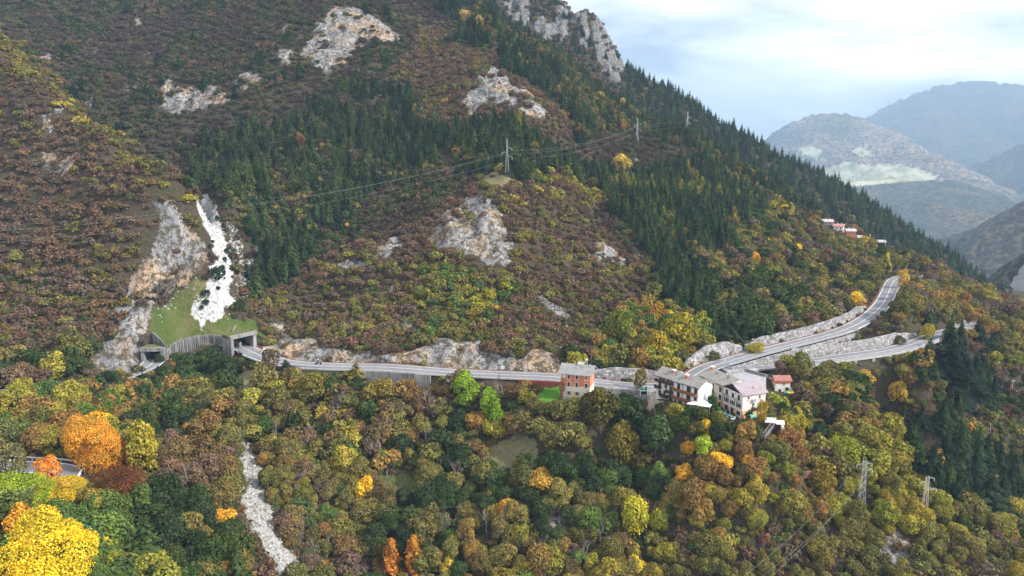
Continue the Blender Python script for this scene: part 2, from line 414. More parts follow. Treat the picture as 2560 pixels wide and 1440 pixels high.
SCREE = [([(489,486),(524,488),(540,515),(556,560),(562,600),(575,650),(580,700),(566,735),(590,745),(560,770),(560,795),(515,812),(462,794),(490,766),(522,745),(524,700),(528,650),(534,600),(512,560),(497,515)], 1.0),
 ([(565,560),(590,560),(612,620),(628,700),(600,760),(575,790),(560,760),(590,700),(580,640)], .44), ([(500,700),(545,680),(530,740),(470,762),(440,760)], .40),
 ([(548,408),(554,412),(540,460),(528,462)], .8), ([(610,650),(650,610),(640,640),(612,690)], .6), ([(508,812),(520,812),(512,845),(502,845)], .7),
 ([(382,800),(410,750),(470,700),(510,690),(515,705),(470,735),(430,770),(395,815)], .40)]
STREAM = ([(562,1095),(605,1085),(635,1130),(665,1180),(668,1250),(688,1310),(715,1370),(760,1425),(765,1455),(700,1455),(655,1370),(615,1310),(600,1250),(600,1190),(585,1140)], 1.0)
LAWN = [[(1335,962),(1403,962),(1404,1003),(1340,1003)], [(1478,982),(1530,984),(1640,984),(1636,1000),(1560,1000),(1480,1002)]]
GRASS = [[(368,780),(400,770),(470,705),(520,700),(545,765),(585,800),(640,800),(650,840),(590,856),(420,870),(366,832)], [(1340,1000),(1480,998),(1600,995),(1640,1010),(1500,1012),(1340,1010)]]
HAY = [[(1220,1115),(1300,1085),(1345,1100),(1345,1160),(1280,1185),(1210,1175)], [(560,945),(650,925),(665,965),(620,1010),(560,1020)], [(2000,960),(2020,900),(2060,930),(2040,990)], [(1240,430),(1190,455),(1230,470),(1300,455)]]
MEAD = [[(945,1195),(1010,1180),(1060,1215),(1040,1265),(960,1260)], [(1300,1060),(1370,1040),(1380,1080),(1310,1090)]]
DIRT = [[(1590,1000),(1640,985),(1660,1010),(1640,1030)], [(590,1130),(570,1095),(620,1095),(650,1160),(610,1160)], [(715,880),(690,860),(640,880),(700,905)]]
WARM = [[(1290,910),(1335,880),(1375,876),(1404,892),(1404,936),(1285,928)], [(985,885),(1055,870),(1075,900),(1010,908)], [(1100,905),(1150,880),(1205,926),(1120,925)], [(425,700),(515,635),(524,690),(440,748)], [(1148,525),(1182,530),(1178,575),(1140,570)], [(1182,598),(1218,598),(1218,645),(1190,640)], [(820,880),(880,890),(880,908),(820,905)], [(380,740),(420,700),(430,750),(385,800)]]
def masks(x, y, z):
    px, py, D = proj(x, y, z)
    s = F / D * 1.0
    wob = fbm(x / 3.2, y / 3.2, 3, 77) * 14
    front = np.ones(px.shape)
    def fld(lst, soft=8.0):
        o = np.zeros(px.shape)
        for e in lst:
            poly, wgt = e if isinstance(e, tuple) else (e, 1.0)
            xs = [p[0] for p in poly]; ys = [p[1] for p in poly]
            m = (px > min(xs) - 30) & (px < max(xs) + 30) & (py > min(ys) - 30) & (py < max(ys) + 30)
            if m.any():
                v = np.clip(sdf(px[m] + wob[m], py[m] + wob[m] * .5, poly) / soft * .5 + .5, 0, 1) * wgt
                o[m] = np.maximum(o[m], v)
        return o
    return dict(rock=fld(ROCK), scree=fld(SCREE, 5), stream=fld([STREAM], 6), lawn=fld([l for l in LAWN], 2.5), grass=fld(GRASS, 6), hay=fld(HAY, 12), mead=fld(MEAD, 12), dirt=fld(DIRT, 6), warm=fld(WARM, 14))

# visibility of the ground from the viewpoint (hidden ground keeps no mask)
def visible(x, y, z, lift=2.0):
    v = np.ones(x.shape, bool)
    for t in np.linspace(0.12, 0.97, 60):
        xx, yy = x * t, y * t
        zz = CAMZ + (z + lift - CAMZ) * t
        k = (yy > GY0) & (gz(xx, yy) > zz + 1.0)
        v &= ~k
    return v

# terrain material ------------------------------------------------------------
def rock_color(t, pos, warm=True, wa=None):
    v = mapping(t, pos, (1, 1, 0.26))
    n1 = noise(t, 0.22, 6, 0.62, v, 0.6); n2 = noise(t, 1.1, 6, 0.7, v)
    vo = N(t, 'ShaderNodeTexVoronoi', feature='DISTANCE_TO_EDGE'); vo.inputs['Scale'].default_value = 0.55
    wv = mixc(t, 0.35, v, noise(t, 0.6, 3, .6, v).outputs['Color'], 'ADD'); lk(t, wv, vo.inputs['Vector'])
    c = ramp(t, n1.outputs['Fac'], [(0.28, (0.11, 0.11, 0.12)), (0.42, (0.22, 0.22, 0.235)), (0.58, (0.37, 0.365, 0.365)), (0.78, (0.50, 0.48, 0.45))])
    c2 = ramp(t, n2.outputs['Fac'], [(0.30, (0.30, 0.29, 0.28)), (0.47, (0.85, 0.85, 0.86)), (0.65, (1.0, 1.0, 1.0))])
    c = mixc(t, 0.85, c, c2, 'MULTIPLY')
    crk = ramp(t, vo.outputs['Distance'], [(0.0, (0.35, 0.33, 0.31)), (0.07, (1, 1, 1))])
    c = mixc(t, 0.85, c, crk, 'MULTIPLY')
    o = noise(t, 0.075, 3, 0.5, pos)
    of = ramp(t, o.outputs['Fac'], [(0.50, 0.0), (0.62, 0.85 if warm else 0.1)])
    if wa is not None: of = mth(t, 'MAXIMUM', of, mth(t, 'MULTIPLY', wa, ramp(t, n1.outputs['Fac'], [(0.35, 0.35), (0.55, 1.0)])))
    c = mixc(t, of, c, mixc(t, 1.0, c, (1.35, 0.92, 0.55), 'MULTIPLY'))
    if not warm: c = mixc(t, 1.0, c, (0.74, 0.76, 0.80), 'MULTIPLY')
    # lichen and plants in the cracks
    g = noise(t, 0.5, 5, 0.7, pos)
    gf = ramp(t, g.outputs['Fac'], [(0.49, 0.0), (0.56, 0.92)])
    c = mixc(t, gf, c, (0.075, 0.065, 0.035))
    hgt = mth(t, 'ADD', n2.outputs['Fac'], mth(t, 'MULTIPLY', vo.outputs['Distance'], 0.8))
    return c, hgt
def ground_mat(warm=True):
    m, t, b = newmat('ground', 0.95, 0.1)
    pos = worldpos(t)
    at = N(t, 'ShaderNodeAttribute', attribute_name='mask_a'); se = N(t, 'ShaderNodeSeparateColor'); lk(t, at.outputs['Color'], se.inputs[0])
    at2 = N(t, 'ShaderNodeAttribute', attribute_name='mask_b'); se2 = N(t, 'ShaderNodeSeparateColor'); lk(t, at2.outputs['Color'], se2.inputs[0])
    at3 = N(t, 'ShaderNodeAttribute', attribute_name='mask_c'); se3 = N(t, 'ShaderNodeSeparateColor'); lk(t, at3.outputs['Color'], se3.inputs[0])
    n1 = noise(t, 0.06, 5, 0.6, pos); n2 = noise(t, 0.9, 6, 0.72, pos); n3 = noise(t, 4.0, 4, 0.7, pos)
    base = ramp(t, n1.outputs['Fac'], [(0.30, (0.062, 0.045, 0.034)), (0.5, (0.068, 0.053, 0.036)), (0.62, (0.060, 0.056, 0.030)), (0.75, (0.08, 0.062, 0.044))])
    base = mixc(t, 0.8, base, ramp(t, n2.outputs['Fac'], [(0.3, (0.35, 0.35, 0.35)), (0.6, (1.2, 1.2, 1.2)), (0.75, (2.0, 1.9, 1.7))]), 'MULTIPLY')
    gcol = ramp(t, n1.outputs['Fac'], [(0.30, (0.045, 0.085, 0.018)), (0.47, (0.08, 0.11, 0.028)), (0.58, (0.135, 0.13, 0.05)), (0.74, (0.18, 0.15, 0.08))])
    gcol = mixc(t, 0.6, gcol, ramp(t, n2.outputs['Fac'], [(0.3, (0.5, 0.55, 0.5)), (0.65, (1.3, 1.25, 1.2))]), 'MULTIPLY')
    lawn = ramp(t, n2.outputs['Fac'], [(0.3, (0.055, 0.15, 0.015)), (0.7, (0.10, 0.25, 0.02))])
    hay = ramp(t, n2.outputs['Fac'], [(0.25, (0.07, 0.07, 0.03)), (0.5, (0.19, 0.17, 0.085)), (0.75, (0.28, 0.24, 0.13))])
    mead = ramp(t, n2.outputs['Fac'], [(0.25, (0.05, 0.065, 0.02)), (0.5, (0.10, 0.12, 0.04)), (0.75, (0.2, 0.19, 0.09))])
    dirt = ramp(t, n2.outputs['Fac'], [(0.25, (0.20, 0.15, 0.10)), (0.7, (0.42, 0.36, 0.28))])
    st = ramp(t, n2.outputs['Fac'], [(0.36, (0.09, 0.08, 0.07)), (0.47, (0.28, 0.27, 0.255)), (0.62, (0.46, 0.45, 0.43))])
    scr = ramp(t, n2.outputs['Fac'], [(0.30, (0.18, 0.18, 0.185)), (0.44, (0.42, 0.42, 0.425)), (0.60, (0.62, 0.62, 0.62))])
    scr = mixc(t, 0.5, scr, ramp(t, n3.outputs['Fac'], [(0.35, 0.6), (0.55, 1.0)]), 'MULTIPLY')
    rc, rh = rock_color(t, pos, warm, se3.outputs[2])
    def thr(ch, lo=0.42, hi=0.58, amp=0.9):
        k = mth(t, 'ADD', ch, mth(t, 'MULTIPLY', mth(t, 'SUBTRACT', n2.outputs['Fac'], 0.5), amp))
        return ramp(t, k, [(lo, 0.0), (hi, 1.0)])
    c = base
    c = mixc(t, thr(se2.outputs[0]), c, gcol)
    c = mixc(t, thr(se2.outputs[2]), c, hay)
    c = mixc(t, thr(se3.outputs[0]), c, mead)
    c = mixc(t, thr(se3.outputs[1]), c, dirt)
    c = mixc(t, thr(se2.outputs[1], 0.45, 0.55, 0.3), c, lawn)
    sm = thr(se.outputs[0], 0.46, 0.54, 1.6)
    c = mixc(t, sm, c, rc)
    c = mixc(t, thr(se.outputs[2], 0.42, 0.55, 1.0), c, st)
    c = mixc(t, thr(se.outputs[1], 0.44, 0.56, 0.8), c, scr)
    lk(t, c, b.inputs['Base Color'])
    h = mth(t, 'ADD', n2.outputs['Fac'], mth(t, 'MULTIPLY', n3.outputs['Fac'], 0.3))
    h = mth(t, 'ADD', h, mth(t, 'MULTIPLY', rh, sm))
    bump(t, b, h, 0.9, 0.5)
    return m
M_GROUND = ground_mat()
def m_rock():
    m, t, b = newmat('limestone', 0.9, 0.15)
    c, h = rock_color(t, worldpos(t))
    lk(t, c, b.inputs['Base Color']); bump(t, b, h, 1.0, 0.35)
    return m
M_ROCK = m_rock()

def set_attr(me, name, r, g, bl):
    a = me.color_attributes.new(name, 'FLOAT_COLOR', 'POINT')
    col = np.stack([r, g, bl, np.ones_like(r)], 1).astype(np.float32)
    a.data.foreach_set('color', col.ravel())
TS = 1.6
tx = np.arange(-470, 560, TS); ty = np.arange(52, 735, TS)
TX, TY = np.meshgrid(tx, ty)
TZ = gz(TX, TY)
MK = masks(TX.ravel(), TY.ravel(), TZ.ravel())
VIS = visible(TX.ravel(), TY.ravel(), TZ.ravel(), 3.0)
for k_ in MK: MK[k_] = MK[k_] * VIS
# scattered small outcrops on the dry slopes
_oc = np.clip(fbm(TX / 9, TY / 9, 4, 55) * 2.6 - 0.95, 0, 0.62).ravel() * (fbm(TX / 60, TY / 60, 2, 81).ravel() > -0.05)
MK['rock'] = np.maximum(MK['rock'], _oc * (MK['lawn'] + MK['grass'] + MK['hay'] + MK['stream'] < 0.1))
TZ2 = TZ + (fbm(TX / 2.3, TY / 2.3, 3, 5) * 0.35 + (MK['rock'].reshape(TX.shape)) * (ridged(TX / 8, TY / 14, 4, 8) - 0.5) * 6.5) * np.clip((gz(TX, TY) * 0 + 1), 0, 1)
_d = np.full(TX.shape, 1e9)
for L_ in (RL_MAIN, RL_LOW, RL_LEFT, RL_HAIR):
    for p in L_[::2]: _d = np.minimum(_d, np.hypot(TX - p[0], TY - p[1]))
_pd = np.full(TX.shape, 1e9)
for a in PADS:
    q = P(a[0], a[1], a[2]); _pd = np.minimum(_pd, np.hypot(TX - q[0], TY - q[1]) - a[3])
ROADD = _d
TZ2 = np.where((_d < 5.2) | (_pd < 0), TZ, TZ2)
ny_, nx_ = TX.shape
idx = np.arange(ny_ * nx_).reshape(ny_, nx_)
qf = np.stack([idx[:-1, :-1], idx[:-1, 1:], idx[1:, 1:], idx[1:, :-1]], -1).reshape(-1, 4)
cxq = TX[:-1, :-1].ravel(); cyq = TY[:-1, :-1].ravel()
keep = np.abs(cxq) < cyq * 0.98 + 45
qf = qf[keep]
me = mesh_np('hillside', np.stack([TX.ravel(), TY.ravel(), TZ2.ravel()], 1), qf, True)
set_attr(me, 'mask_a', MK['rock'], MK['scree'], MK['stream'])
set_attr(me, 'mask_b', MK['grass'], MK['lawn'], MK['hay'])
set_attr(me, 'mask_c', MK['mead'], MK['dirt'], MK['warm'])
hill = link('hillside', me, None, [M_GROUND]); tag(hill, kind='structure')
# valley floor and the lie of the land all round, down to the horizon
gr = mesh_np('ground', [(-9000, -600, -200), (12000, -600, -200), (12000, 13000, -200), (-9000, 13000, -200)], [[0, 1, 2, 3]])
g_ = link('ground', gr, None, [M_GROUND]); tag(g_, kind='structure')
for nm in ('mask_a', 'mask_b', 'mask_c'): set_attr(gr, nm, np.zeros(4), np.zeros(4), np.zeros(4))
# ------------------------------------------------------------------ the ridge behind
FP = []
def fp(px, py, Y, h=0.0):
    x, y, z = P(px, py, Y); FP.append((x, y, z - h))
FAR_R = [(900, -260, 930, 0), (1200, -120, 900, 0), (1330, -60, 870, 0), (1385, -25, 850, 0), (1410, 0, 840, 0), (1428, 20, 835, 0), (1446, 48, 830, 0), (1462, 32, 826, 2), (1480, 30, 824, 2), (1500, 62, 820, 0), (1520, 95, 815, 0), (1534, 120, 812, 0), (1543, 165, 805, 0), (1560, 160, 800, 4), (1600, 182, 795, 8),
         (1640, 203, 790, 9), (1700, 240, 780, 9), (1760, 283, 770, 10), (1830, 325, 760, 10), (1900, 362, 750, 10), (1960, 392, 745, 10), (2040, 428, 735, 10), (2100, 460, 730, 10), (2200, 530, 720, 10), (2290, 600, 710, 10), (2370, 655, 700, 10), (2420, 700, 690, 8), (2520, 790, 680, 8), (2700, 900, 670, 8)]
for px, py, Y, h in FAR_R:
    fp(px, py, Y, h); x, y, z = FP[-1]; s = (Y + 90) / Y; FP.append((x * s, y * s, z - 85))
for a in ((1200, 60, 760), (1300, 100, 735), (1380, 140, 725), (1450, 170, 720), (1500, 215, 712), (1555, 235, 705, 6), (1650, 290, 690, 8), (1750, 345, 670, 8), (1850, 405, 655, 8), (2000, 500, 630, 8), (2150, 590, 600, 8), (2300, 670, 575, 8), (2450, 750, 550, 8), (1380, 40, 800), (1320, 30, 805), (1500, 140, 780), (1440, 110, 770)): fp(*a)
for a in ((1200, 300, 680), (1500, 400, 640), (1800, 550, 600), (2100, 700, 560), (2400, 850, 520), (2800, 1000, 500)): fp(*a)
FP = np.array(FP)
def solve(Pn, rc=6.0):
    n = len(Pn); d2 = ((Pn[:, None, :2] - Pn[None, :, :2]) ** 2).sum(-1)
    A = np.zeros((n + 3, n + 3)); A[:n, :n] = np.sqrt(d2 + rc * rc) - 0.3 * np.eye(n)
    A[:n, n] = 1; A[:n, n + 1:] = Pn[:, :2] / 100; A[n, :n] = 1; A[n + 1:, :n] = Pn[:, :2].T / 100
    return np.linalg.solve(A, np.concatenate([Pn[:, 2], [0, 0, 0]]))
WF = solve(FP)
def far_z(x, y):
    xf = x.ravel(); yf = y.ravel(); o = np.empty(xf.shape)
    for i in range(0, len(xf), 20000):
        a = xf[i:i + 20000]; b = yf[i:i + 20000]
        k = np.sqrt((a[:, None] - FP[None, :, 0]) ** 2 + (b[:, None] - FP[None, :, 1]) ** 2 + 36)
        o[i:i + 20000] = k @ WF[:len(FP)] + WF[-3] + (a * WF[-2] + b * WF[-1]) / 100
    return o.reshape(x.shape)
FROCK = [[(1180, -120), (1250, -20), (1262, 30), (1290, 68), (1325, 70), (1330, 0), (1380, -60)], [(1342, 50), (1352, 98), (1376, 102), (1384, 70), (1362, 48)], [(1384, 60), (1400, 18), (1412, 30), (1422, 95), (1396, 102), (1388, 90)],
         [(1450, 60), (1456, 34), (1472, 60), (1474, 124), (1452, 124)], [(1480, 60), (1500, 55), (1530, 95), (1548, 160), (1548, 215), (1520, 195), (1495, 160), (1490, 120)], [(1545, 150), (1568, 158), (1572, 186), (1548, 182)], [(1380, -60), (1430, -60), (1450, 45), (1430, 60), (1405, 10)]]
fxs = np.arange(-120, 700, 2.6); fys = np.arange(490, 930, 2.6)
FX, FY = np.meshgrid(fxs, fys)
FZ = far_z(FX, FY)
fpx, fpy, fD = proj(FX, FY, FZ)
frk = np.zeros(FX.shape)
for pl in FROCK: frk = np.maximum(frk, np.clip(sdf(fpx + fbm(FX / 12, FY / 12, 3, 4) * 12, fpy, pl) / 6 + .6, 0, 1))
FZ = FZ + fbm(FX / 40, FY / 40, 4, 21) * 7 * (1 - 0.5 * frk) + frk * (ridged(FX / 16, FY / 40, 4, 12) - 0.55) * 26 + fbm(FX / 7, FY / 7, 3, 14) * (0.8 + frk * 3)
def fgz(x, y):
    fx = np.clip((x - fxs[0]) / 2.6, 0, len(fxs) - 1.001); fy = np.clip((y - fys[0]) / 2.6, 0, len(fys) - 1.001)
    ix = fx.astype(int); iy = fy.astype(int); fx = fx - ix; fy = fy - iy
    return (FZ[iy, ix] * (1 - fx) + FZ[iy, ix + 1] * fx) * (1 - fy) + (FZ[iy + 1, ix] * (1 - fx) + FZ[iy + 1, ix + 1] * fx) * fy
def frock(x, y):
    fx = np.clip(((x - fxs[0]) / 2.6).astype(int), 0, len(fxs) - 1); fy = np.clip(((y - fys[0]) / 2.6).astype(int), 0, len(fys) - 1)
    return frk[fy, fx]
def grid_faces(ny, nx):
    i = np.arange(ny * nx).reshape(ny, nx)
    return np.stack([i[:-1, :-1], i[:-1, 1:], i[1:, 1:], i[1:, :-1]], -1).reshape(-1, 4)
me = mesh_np('far_ridge', np.stack([FX.ravel(), FY.ravel(), FZ.ravel()], 1), grid_faces(*FX.shape), True)
set_attr(me, 'mask_a', frk.ravel(), frk.ravel() * 0, frk.ravel() * 0)
for nm in ('mask_b', 'mask_c'): set_attr(me, nm, frk.ravel() * 0, frk.ravel() * 0, frk.ravel() * 0)
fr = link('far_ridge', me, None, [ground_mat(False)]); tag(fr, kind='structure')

# ------------------------------------------------------------------ mountains across the valley
def mountain_mat(name, cols, meadow=0.0, rock=0.35, scale=1.0):
    m, t, b = newmat(name, 0.95, 0.05)
    pos = worldpos(t)
    n1 = noise(t, 0.002 * scale, 6, 0.62, pos); n2 = noise(t, 0.034 * scale, 6, 0.8, pos); n3 = noise(t, 0.006 * scale, 5, 0.6, pos)
    c = ramp(t, n1.outputs['Fac'], [(0.32, cols[0]), (0.5, cols[1]), (0.68, cols[2])])
    c = mixc(t, 0.9, c, ramp(t, n2.outputs['Fac'], [(0.38, 0.15), (0.5, 1.0), (0.60, 3.0)]), 'MULTIPLY')
    if rock: c = mixc(t, ramp(t, n3.outputs['Fac'], [(0.66, 0.0), (0.70, rock)]), c, (0.45, 0.44, 0.43))
    at = N(t, 'ShaderNodeAttribute', attribute_name='mask_a'); se = N(t, 'ShaderNodeSeparateColor'); lk(t, at.outputs['Color'], se.inputs[0])
    k = mth(t, 'ADD', se.outputs[0], mth(t, 'MULTIPLY', mth(t, 'SUBTRACT', n2.outputs['Fac'], 0.5), 3.0))
    c = mixc(t, ramp(t, k, [(0.60, 0.0), (0.75, 1.0)]), c, ramp(t, n3.outputs['Fac'], [(0.35, (0.30, 0.33, 0.14)), (0.55, (0.75, 0.74, 0.48))]))  # meadow tone; a patch of sun between clouds is put into it
    k = mth(t, 'ADD', se.outputs[1], mth(t, 'MULTIPLY', mth(t, 'SUBTRACT', n2.outputs['Fac'], 0.5), 1.6))
    c = mixc(t, ramp(t, k, [(0.45, 0.0), (0.55, 1.0)]), c, (0.50, 0.49, 0.48))
    lk(t, c, b.inputs['Base Color']); bump(t, b, n2.outputs['Fac'], 1.0, 34.0 / scale)
    return m
MM1 = mountain_mat('sunlit_autumn_forest_far', [(0.07, 0.085, 0.05), (0.16, 0.13, 0.08), (0.30, 0.23, 0.15)])  # raised tones; sunlight on the front slope is put into them
MM2 = mountain_mat('wooded_slope_far', [(0.03, 0.05, 0.03), (0.07, 0.07, 0.04), (0.14, 0.10, 0.05)], rock=0.15, scale=1.6)
def mountain(name, pts, Yr, base, wf, wb, mat, seed, rough=60, meadow=None, rock=None, step=22, noise_s=420, K=2.0):
    Yr *= K; wf *= K; wb *= K; rough *= K * 1.7; step *= K * .8; noise_s *= K; base = base if K == 1 else -200
    xs_ = np.array([(px - 1280) / F * Yr for px, py in pts]); zs_ = np.array([P(px, py, Yr)[2] for px, py in pts])
    x = np.arange(xs_.min() - 600, xs_.max() + 900, step); y = np.arange(Yr - wf, Yr + wb, step)
    X, Y = np.meshgrid(x, y)
    rz = np.interp(X * Yr / Y * 1.0 if False else X, xs_, zs_)
    t = np.where(Y < Yr, (Yr - Y) / wf, (Y - Yr) / wb)
    wob = ridged(X / noise_s, Y / (noise_s * 1.6), 4, seed) - 0.55
    prof = (1 - t) ** 1.15
    Z = base + (rz - base) * prof + wob * rough * np.clip(t * 5, 0.06, 1) * (1 - t * 0.5) + fbm(X / 70, Y / 70, 4, seed + 3) * rough * 0.20
    me = mesh_np(name, np.stack([X.ravel(), Y.ravel(), Z.ravel()], 1), grid_faces(*X.shape), True)
    px, py, D = proj(X.ravel(), Y.ravel(), Z.ravel())
    a = np.zeros(px.shape); r = np.zeros(px.shape)
    for pl in (meadow or []): a = np.maximum(a, np.clip(sdf(px, py, pl) / 8 + .5, 0, 1))
    for pl in (rock or []): r = np.maximum(r, np.clip(sdf(px, py, pl) / 8 + .5, 0, .9))
    set_attr(me, 'mask_a', a, r, r * 0)
    o = link(name, me, None, [mat]); tag(o, kind='structure')
    return o
mountain('mountain', [(1500, 700), (1700, 480), (1800, 410), (1900, 352), (1950, 310), (2000, 288), (2050, 281), (2100, 286), (2140, 300), (2170, 330), (2250, 400), (2400, 480), (2600, 560)], 3200, -100, 1300, 900, MM1, 5, 70, meadow=[[(2030, 440), (2060, 418), (2120, 402), (2180, 412), (2250, 405), (2345, 436), (2345, 452), (2100, 470)], [(1990, 380), (2010, 360), (2060, 375), (2040, 400)], [(2120, 375), (2170, 360), (2190, 385), (2140, 395)]])
mountain('mountain', [(1700, 700), (1950, 480), (2100, 320), (2150, 290), (2200, 258), (2280, 224), (2360, 204), (2420, 203), (2500, 213), (2560, 219), (2700, 240), (3000, 330)], 4300, -140, 1900, 1200, MM2, 15, 60)
mountain('mountain', [(2200, 720), (2300, 560), (2400, 470), (2480, 420), (2560, 362), (2700, 280), (3000, 150), (3300, 60)], 2500, -150, 1000, 900, MM2, 25, 70)
mountain('plateau', [(1800, 640), (2000, 500), (2110, 462), (2160, 452), (2250, 450), (2340, 452), (2400, 462), (2480, 520), (2560, 560), (2800, 600)], 1900, -150, 620, 1300, MM2, 35, 40, step=14, meadow=[[(2010, 450), (2050, 408), (2120, 405), (2230, 410), (2345, 440), (2400, 447), (2300, 452), (2110, 470)]])
mountain('wooded_slope', [(2200, 900), (2330, 730), (2390, 655), (2450, 590), (2560, 498), (2700, 430), (3000, 330)], 1350, -150, 520, 500, MM2, 45, 30, step=9, K=1.3, rock=[[(2480, 520), (2500, 508), (2560, 488), (2560, 500), (2500, 530)]])
mountain('rocky_slope', [(2380, 900), (2460, 760), (2510, 700), (2560, 650), (2650, 560), (2900, 400)], 760, -150, 230, 260, MM2, 55, 16, step=7, noise_s=90, K=1, rock=[[(2525, 700), (2600, 620), (2600, 780), (2555, 765), (2535, 730)], [(2540, 790), (2600, 780), (2600, 830), (2550, 825)]])

# ------------------------------------------------------------------ built things
class MB:
    """collects boxes, prisms and bars; build() links them as one mesh object"""
    def __init__(s): s.v = []; s.f = []
    def poly(s, vs, fs):
        o = len(s.v); s.v += [tuple(map(float, v)) for v in vs]; s.f += [tuple(i + o for i in f) for f in fs]; return s
    def box(s, x0, x1, y0, y1, z0, z1):
        return s.poly([(x0, y0, z0), (x1, y0, z0), (x1, y1, z0), (x0, y1, z0), (x0, y0, z1), (x1, y0, z1), (x1, y1, z1), (x0, y1, z1)],
                      [(0, 3, 2, 1), (4, 5, 6, 7), (0, 1, 5, 4), (1, 2, 6, 5), (2, 3, 7, 6), (3, 0, 4, 7)])
    def bar(s, a, b, r, n=5, r2=None):
        a = Vector(a); b = Vector(b); d = (b - a).normalized()
        u = d.orthogonal().normalized(); v = d.cross(u); r2 = r if r2 is None else r2
        vs = [a + (u * math.cos(6.2832 * k / n) + v * math.sin(6.2832 * k / n)) * r for k in range(n)] + [b + (u * math.cos(6.2832 * k / n) + v * math.sin(6.2832 * k / n)) * r2 for k in range(n)]
        return s.poly(vs, [(k, (k + 1) % n, n + (k + 1) % n, n + k) for k in range(n)] + [tuple(range(n - 1, -1, -1)), tuple(range(n, 2 * n))])
    def slab(s, pts, t):
        """quad or polygon pts thickened downward by t"""
        n = len(pts); lo = [(p[0], p[1], p[2] - t) for p in pts]
        return s.poly(list(pts) + lo, [tuple(range(n))] + [tuple(range(2 * n - 1, n - 1, -1))] + [(k, n + k, n + (k + 1) % n, (k + 1) % n) for k in range(n)])
    def build(s, name, mat, parent=None, smooth=False):
        me = bpy.data.meshes.new(name); me.from_pydata(s.v, [], s.f); me.update()
        if smooth: me.polygons.foreach_set('use_smooth', [True] * len(me.polygons))
        return link(name, me, parent, [mat] if not isinstance(mat, (list, tuple)) else list(mat))

# materials ---------------------------------------------------------
def road_mat():
    m, t, b = newmat('asphalt', 0.85, 0.25); pos = worldpos(t)
    n = noise(t, 0.5, 6, 0.7, pos); n2 = noise(t, 0.12, 3, 0.6, pos)
    c = ramp(t, n.outputs['Fac'], [(0.3, (0.155, 0.155, 0.17)), (0.7, (0.25, 0.25, 0.265))])
    c = mixc(t, 0.5, c, ramp(t, n2.outputs['Fac'], [(0.35, 0.75), (0.65, 1.2)]), 'MULTIPLY')
    lk(t, c, b.inputs['Base Color']); return m
def stone_mat(name, light, dark, sc=1.7, stain=0.4):
    """rubble or block masonry, or stained concrete"""
    m, t, b = newmat(name, 0.92, 0.15); pos = worldpos(t)
    vo = N(t, 'ShaderNodeTexVoronoi', feature='F1'); vo.inputs['Scale'].default_value = sc; lk(t, pos, vo.inputs['Vector'])
    ve = N(t, 'ShaderNodeTexVoronoi', feature='DISTANCE_TO_EDGE'); ve.inputs['Scale'].default_value = sc; lk(t, pos, ve.inputs['Vector'])
    n = noise(t, 0.35, 5, 0.65, pos)
    se = N(t, 'ShaderNodeSeparateColor'); lk(t, vo.outputs['Color'], se.inputs[0])
    c = ramp(t, se.outputs[0], [(0.0, dark), (0.55, tuple((a + q) / 2 for a, q in zip(light, dark))), (1.0, light)])
    c = mixc(t, 0.8, c, ramp(t, ve.outputs['Distance'], [(0.0, 0.28), (0.09, 1.0)]), 'MULTIPLY')
    c = mixc(t, ramp(t, n.outputs['Fac'], [(0.5, 0.0), (0.64, stain)]), c, (0.07, 0.065, 0.045))
    lk(t, c, b.inputs['Base Color']); bump(t, b, ve.outputs['Distance'], 0.8, 0.15); return m
def concrete_mat(name, light, dark, ribs=0.0):
    m, t, b = newmat(name, 0.9, 0.15); pos = worldpos(t)
    v = mapping(t, pos, (1, 1, 0.10)); n = noise(t, 0.9, 5, 0.7, v); n2 = noise(t, 0.25, 4, 0.6, pos)
    k = mth(t, 'ADD', mth(t, 'MULTIPLY', n.outputs['Fac'], 0.7), mth(t, 'MULTIPLY', n2.outputs['Fac'], 0.3))
    c = ramp(t, k, [(0.36, dark), (0.50, tuple((a + q) / 2 for a, q in zip(light, dark))), (0.62, light)])
    lk(t, c, b.inputs['Base Color']); bump(t, b, n.outputs['Fac'], 0.3, 0.1); return m
def plaster_two(name, top, low, z0, wob=0.0, base=None, zb=0.0, patch=0.35):
    """painted wall in two real colours meeting at object height z0"""
    m, t, b = newmat(name, 0.9, 0.15)
    g = N(t, 'ShaderNodeTexCoord').outputs['Object']; s = N(t, 'ShaderNodeSeparateXYZ'); lk(t, g, s.inputs[0])
    n = noise(t, 0.55, 5, 0.7, g); nw = noise(t, 0.35, 2, 0.5, g)
    z = mth(t, 'ADD', s.outputs['Z'], mth(t, 'MULTIPLY', mth(t, 'SUBTRACT', nw.outputs['Fac'], 0.5), wob))
    f = mth(t, 'GREATER_THAN', z, z0)
    c = mixc(t, f, low, top)
    if base: c = mixc(t, mth(t, 'LESS_THAN', z, zb), c, base)
    c = mixc(t, patch, c, ramp(t, n.outputs['Fac'], [(0.3, 0.62), (0.52, 1.0), (0.7, 1.12)]), 'MULTIPLY')
    vv = mapping(t, g, (2.2, 2.2, 0.22)); ns = noise(t, 1.0, 4, 0.7, vv)
    c = mixc(t, 0.35, c, ramp(t, ns.outputs['Fac'], [(0.35, 0.7), (0.55, 1.0)]), 'MULTIPLY')
    lk(t, c, b.inputs['Base Color']); return m
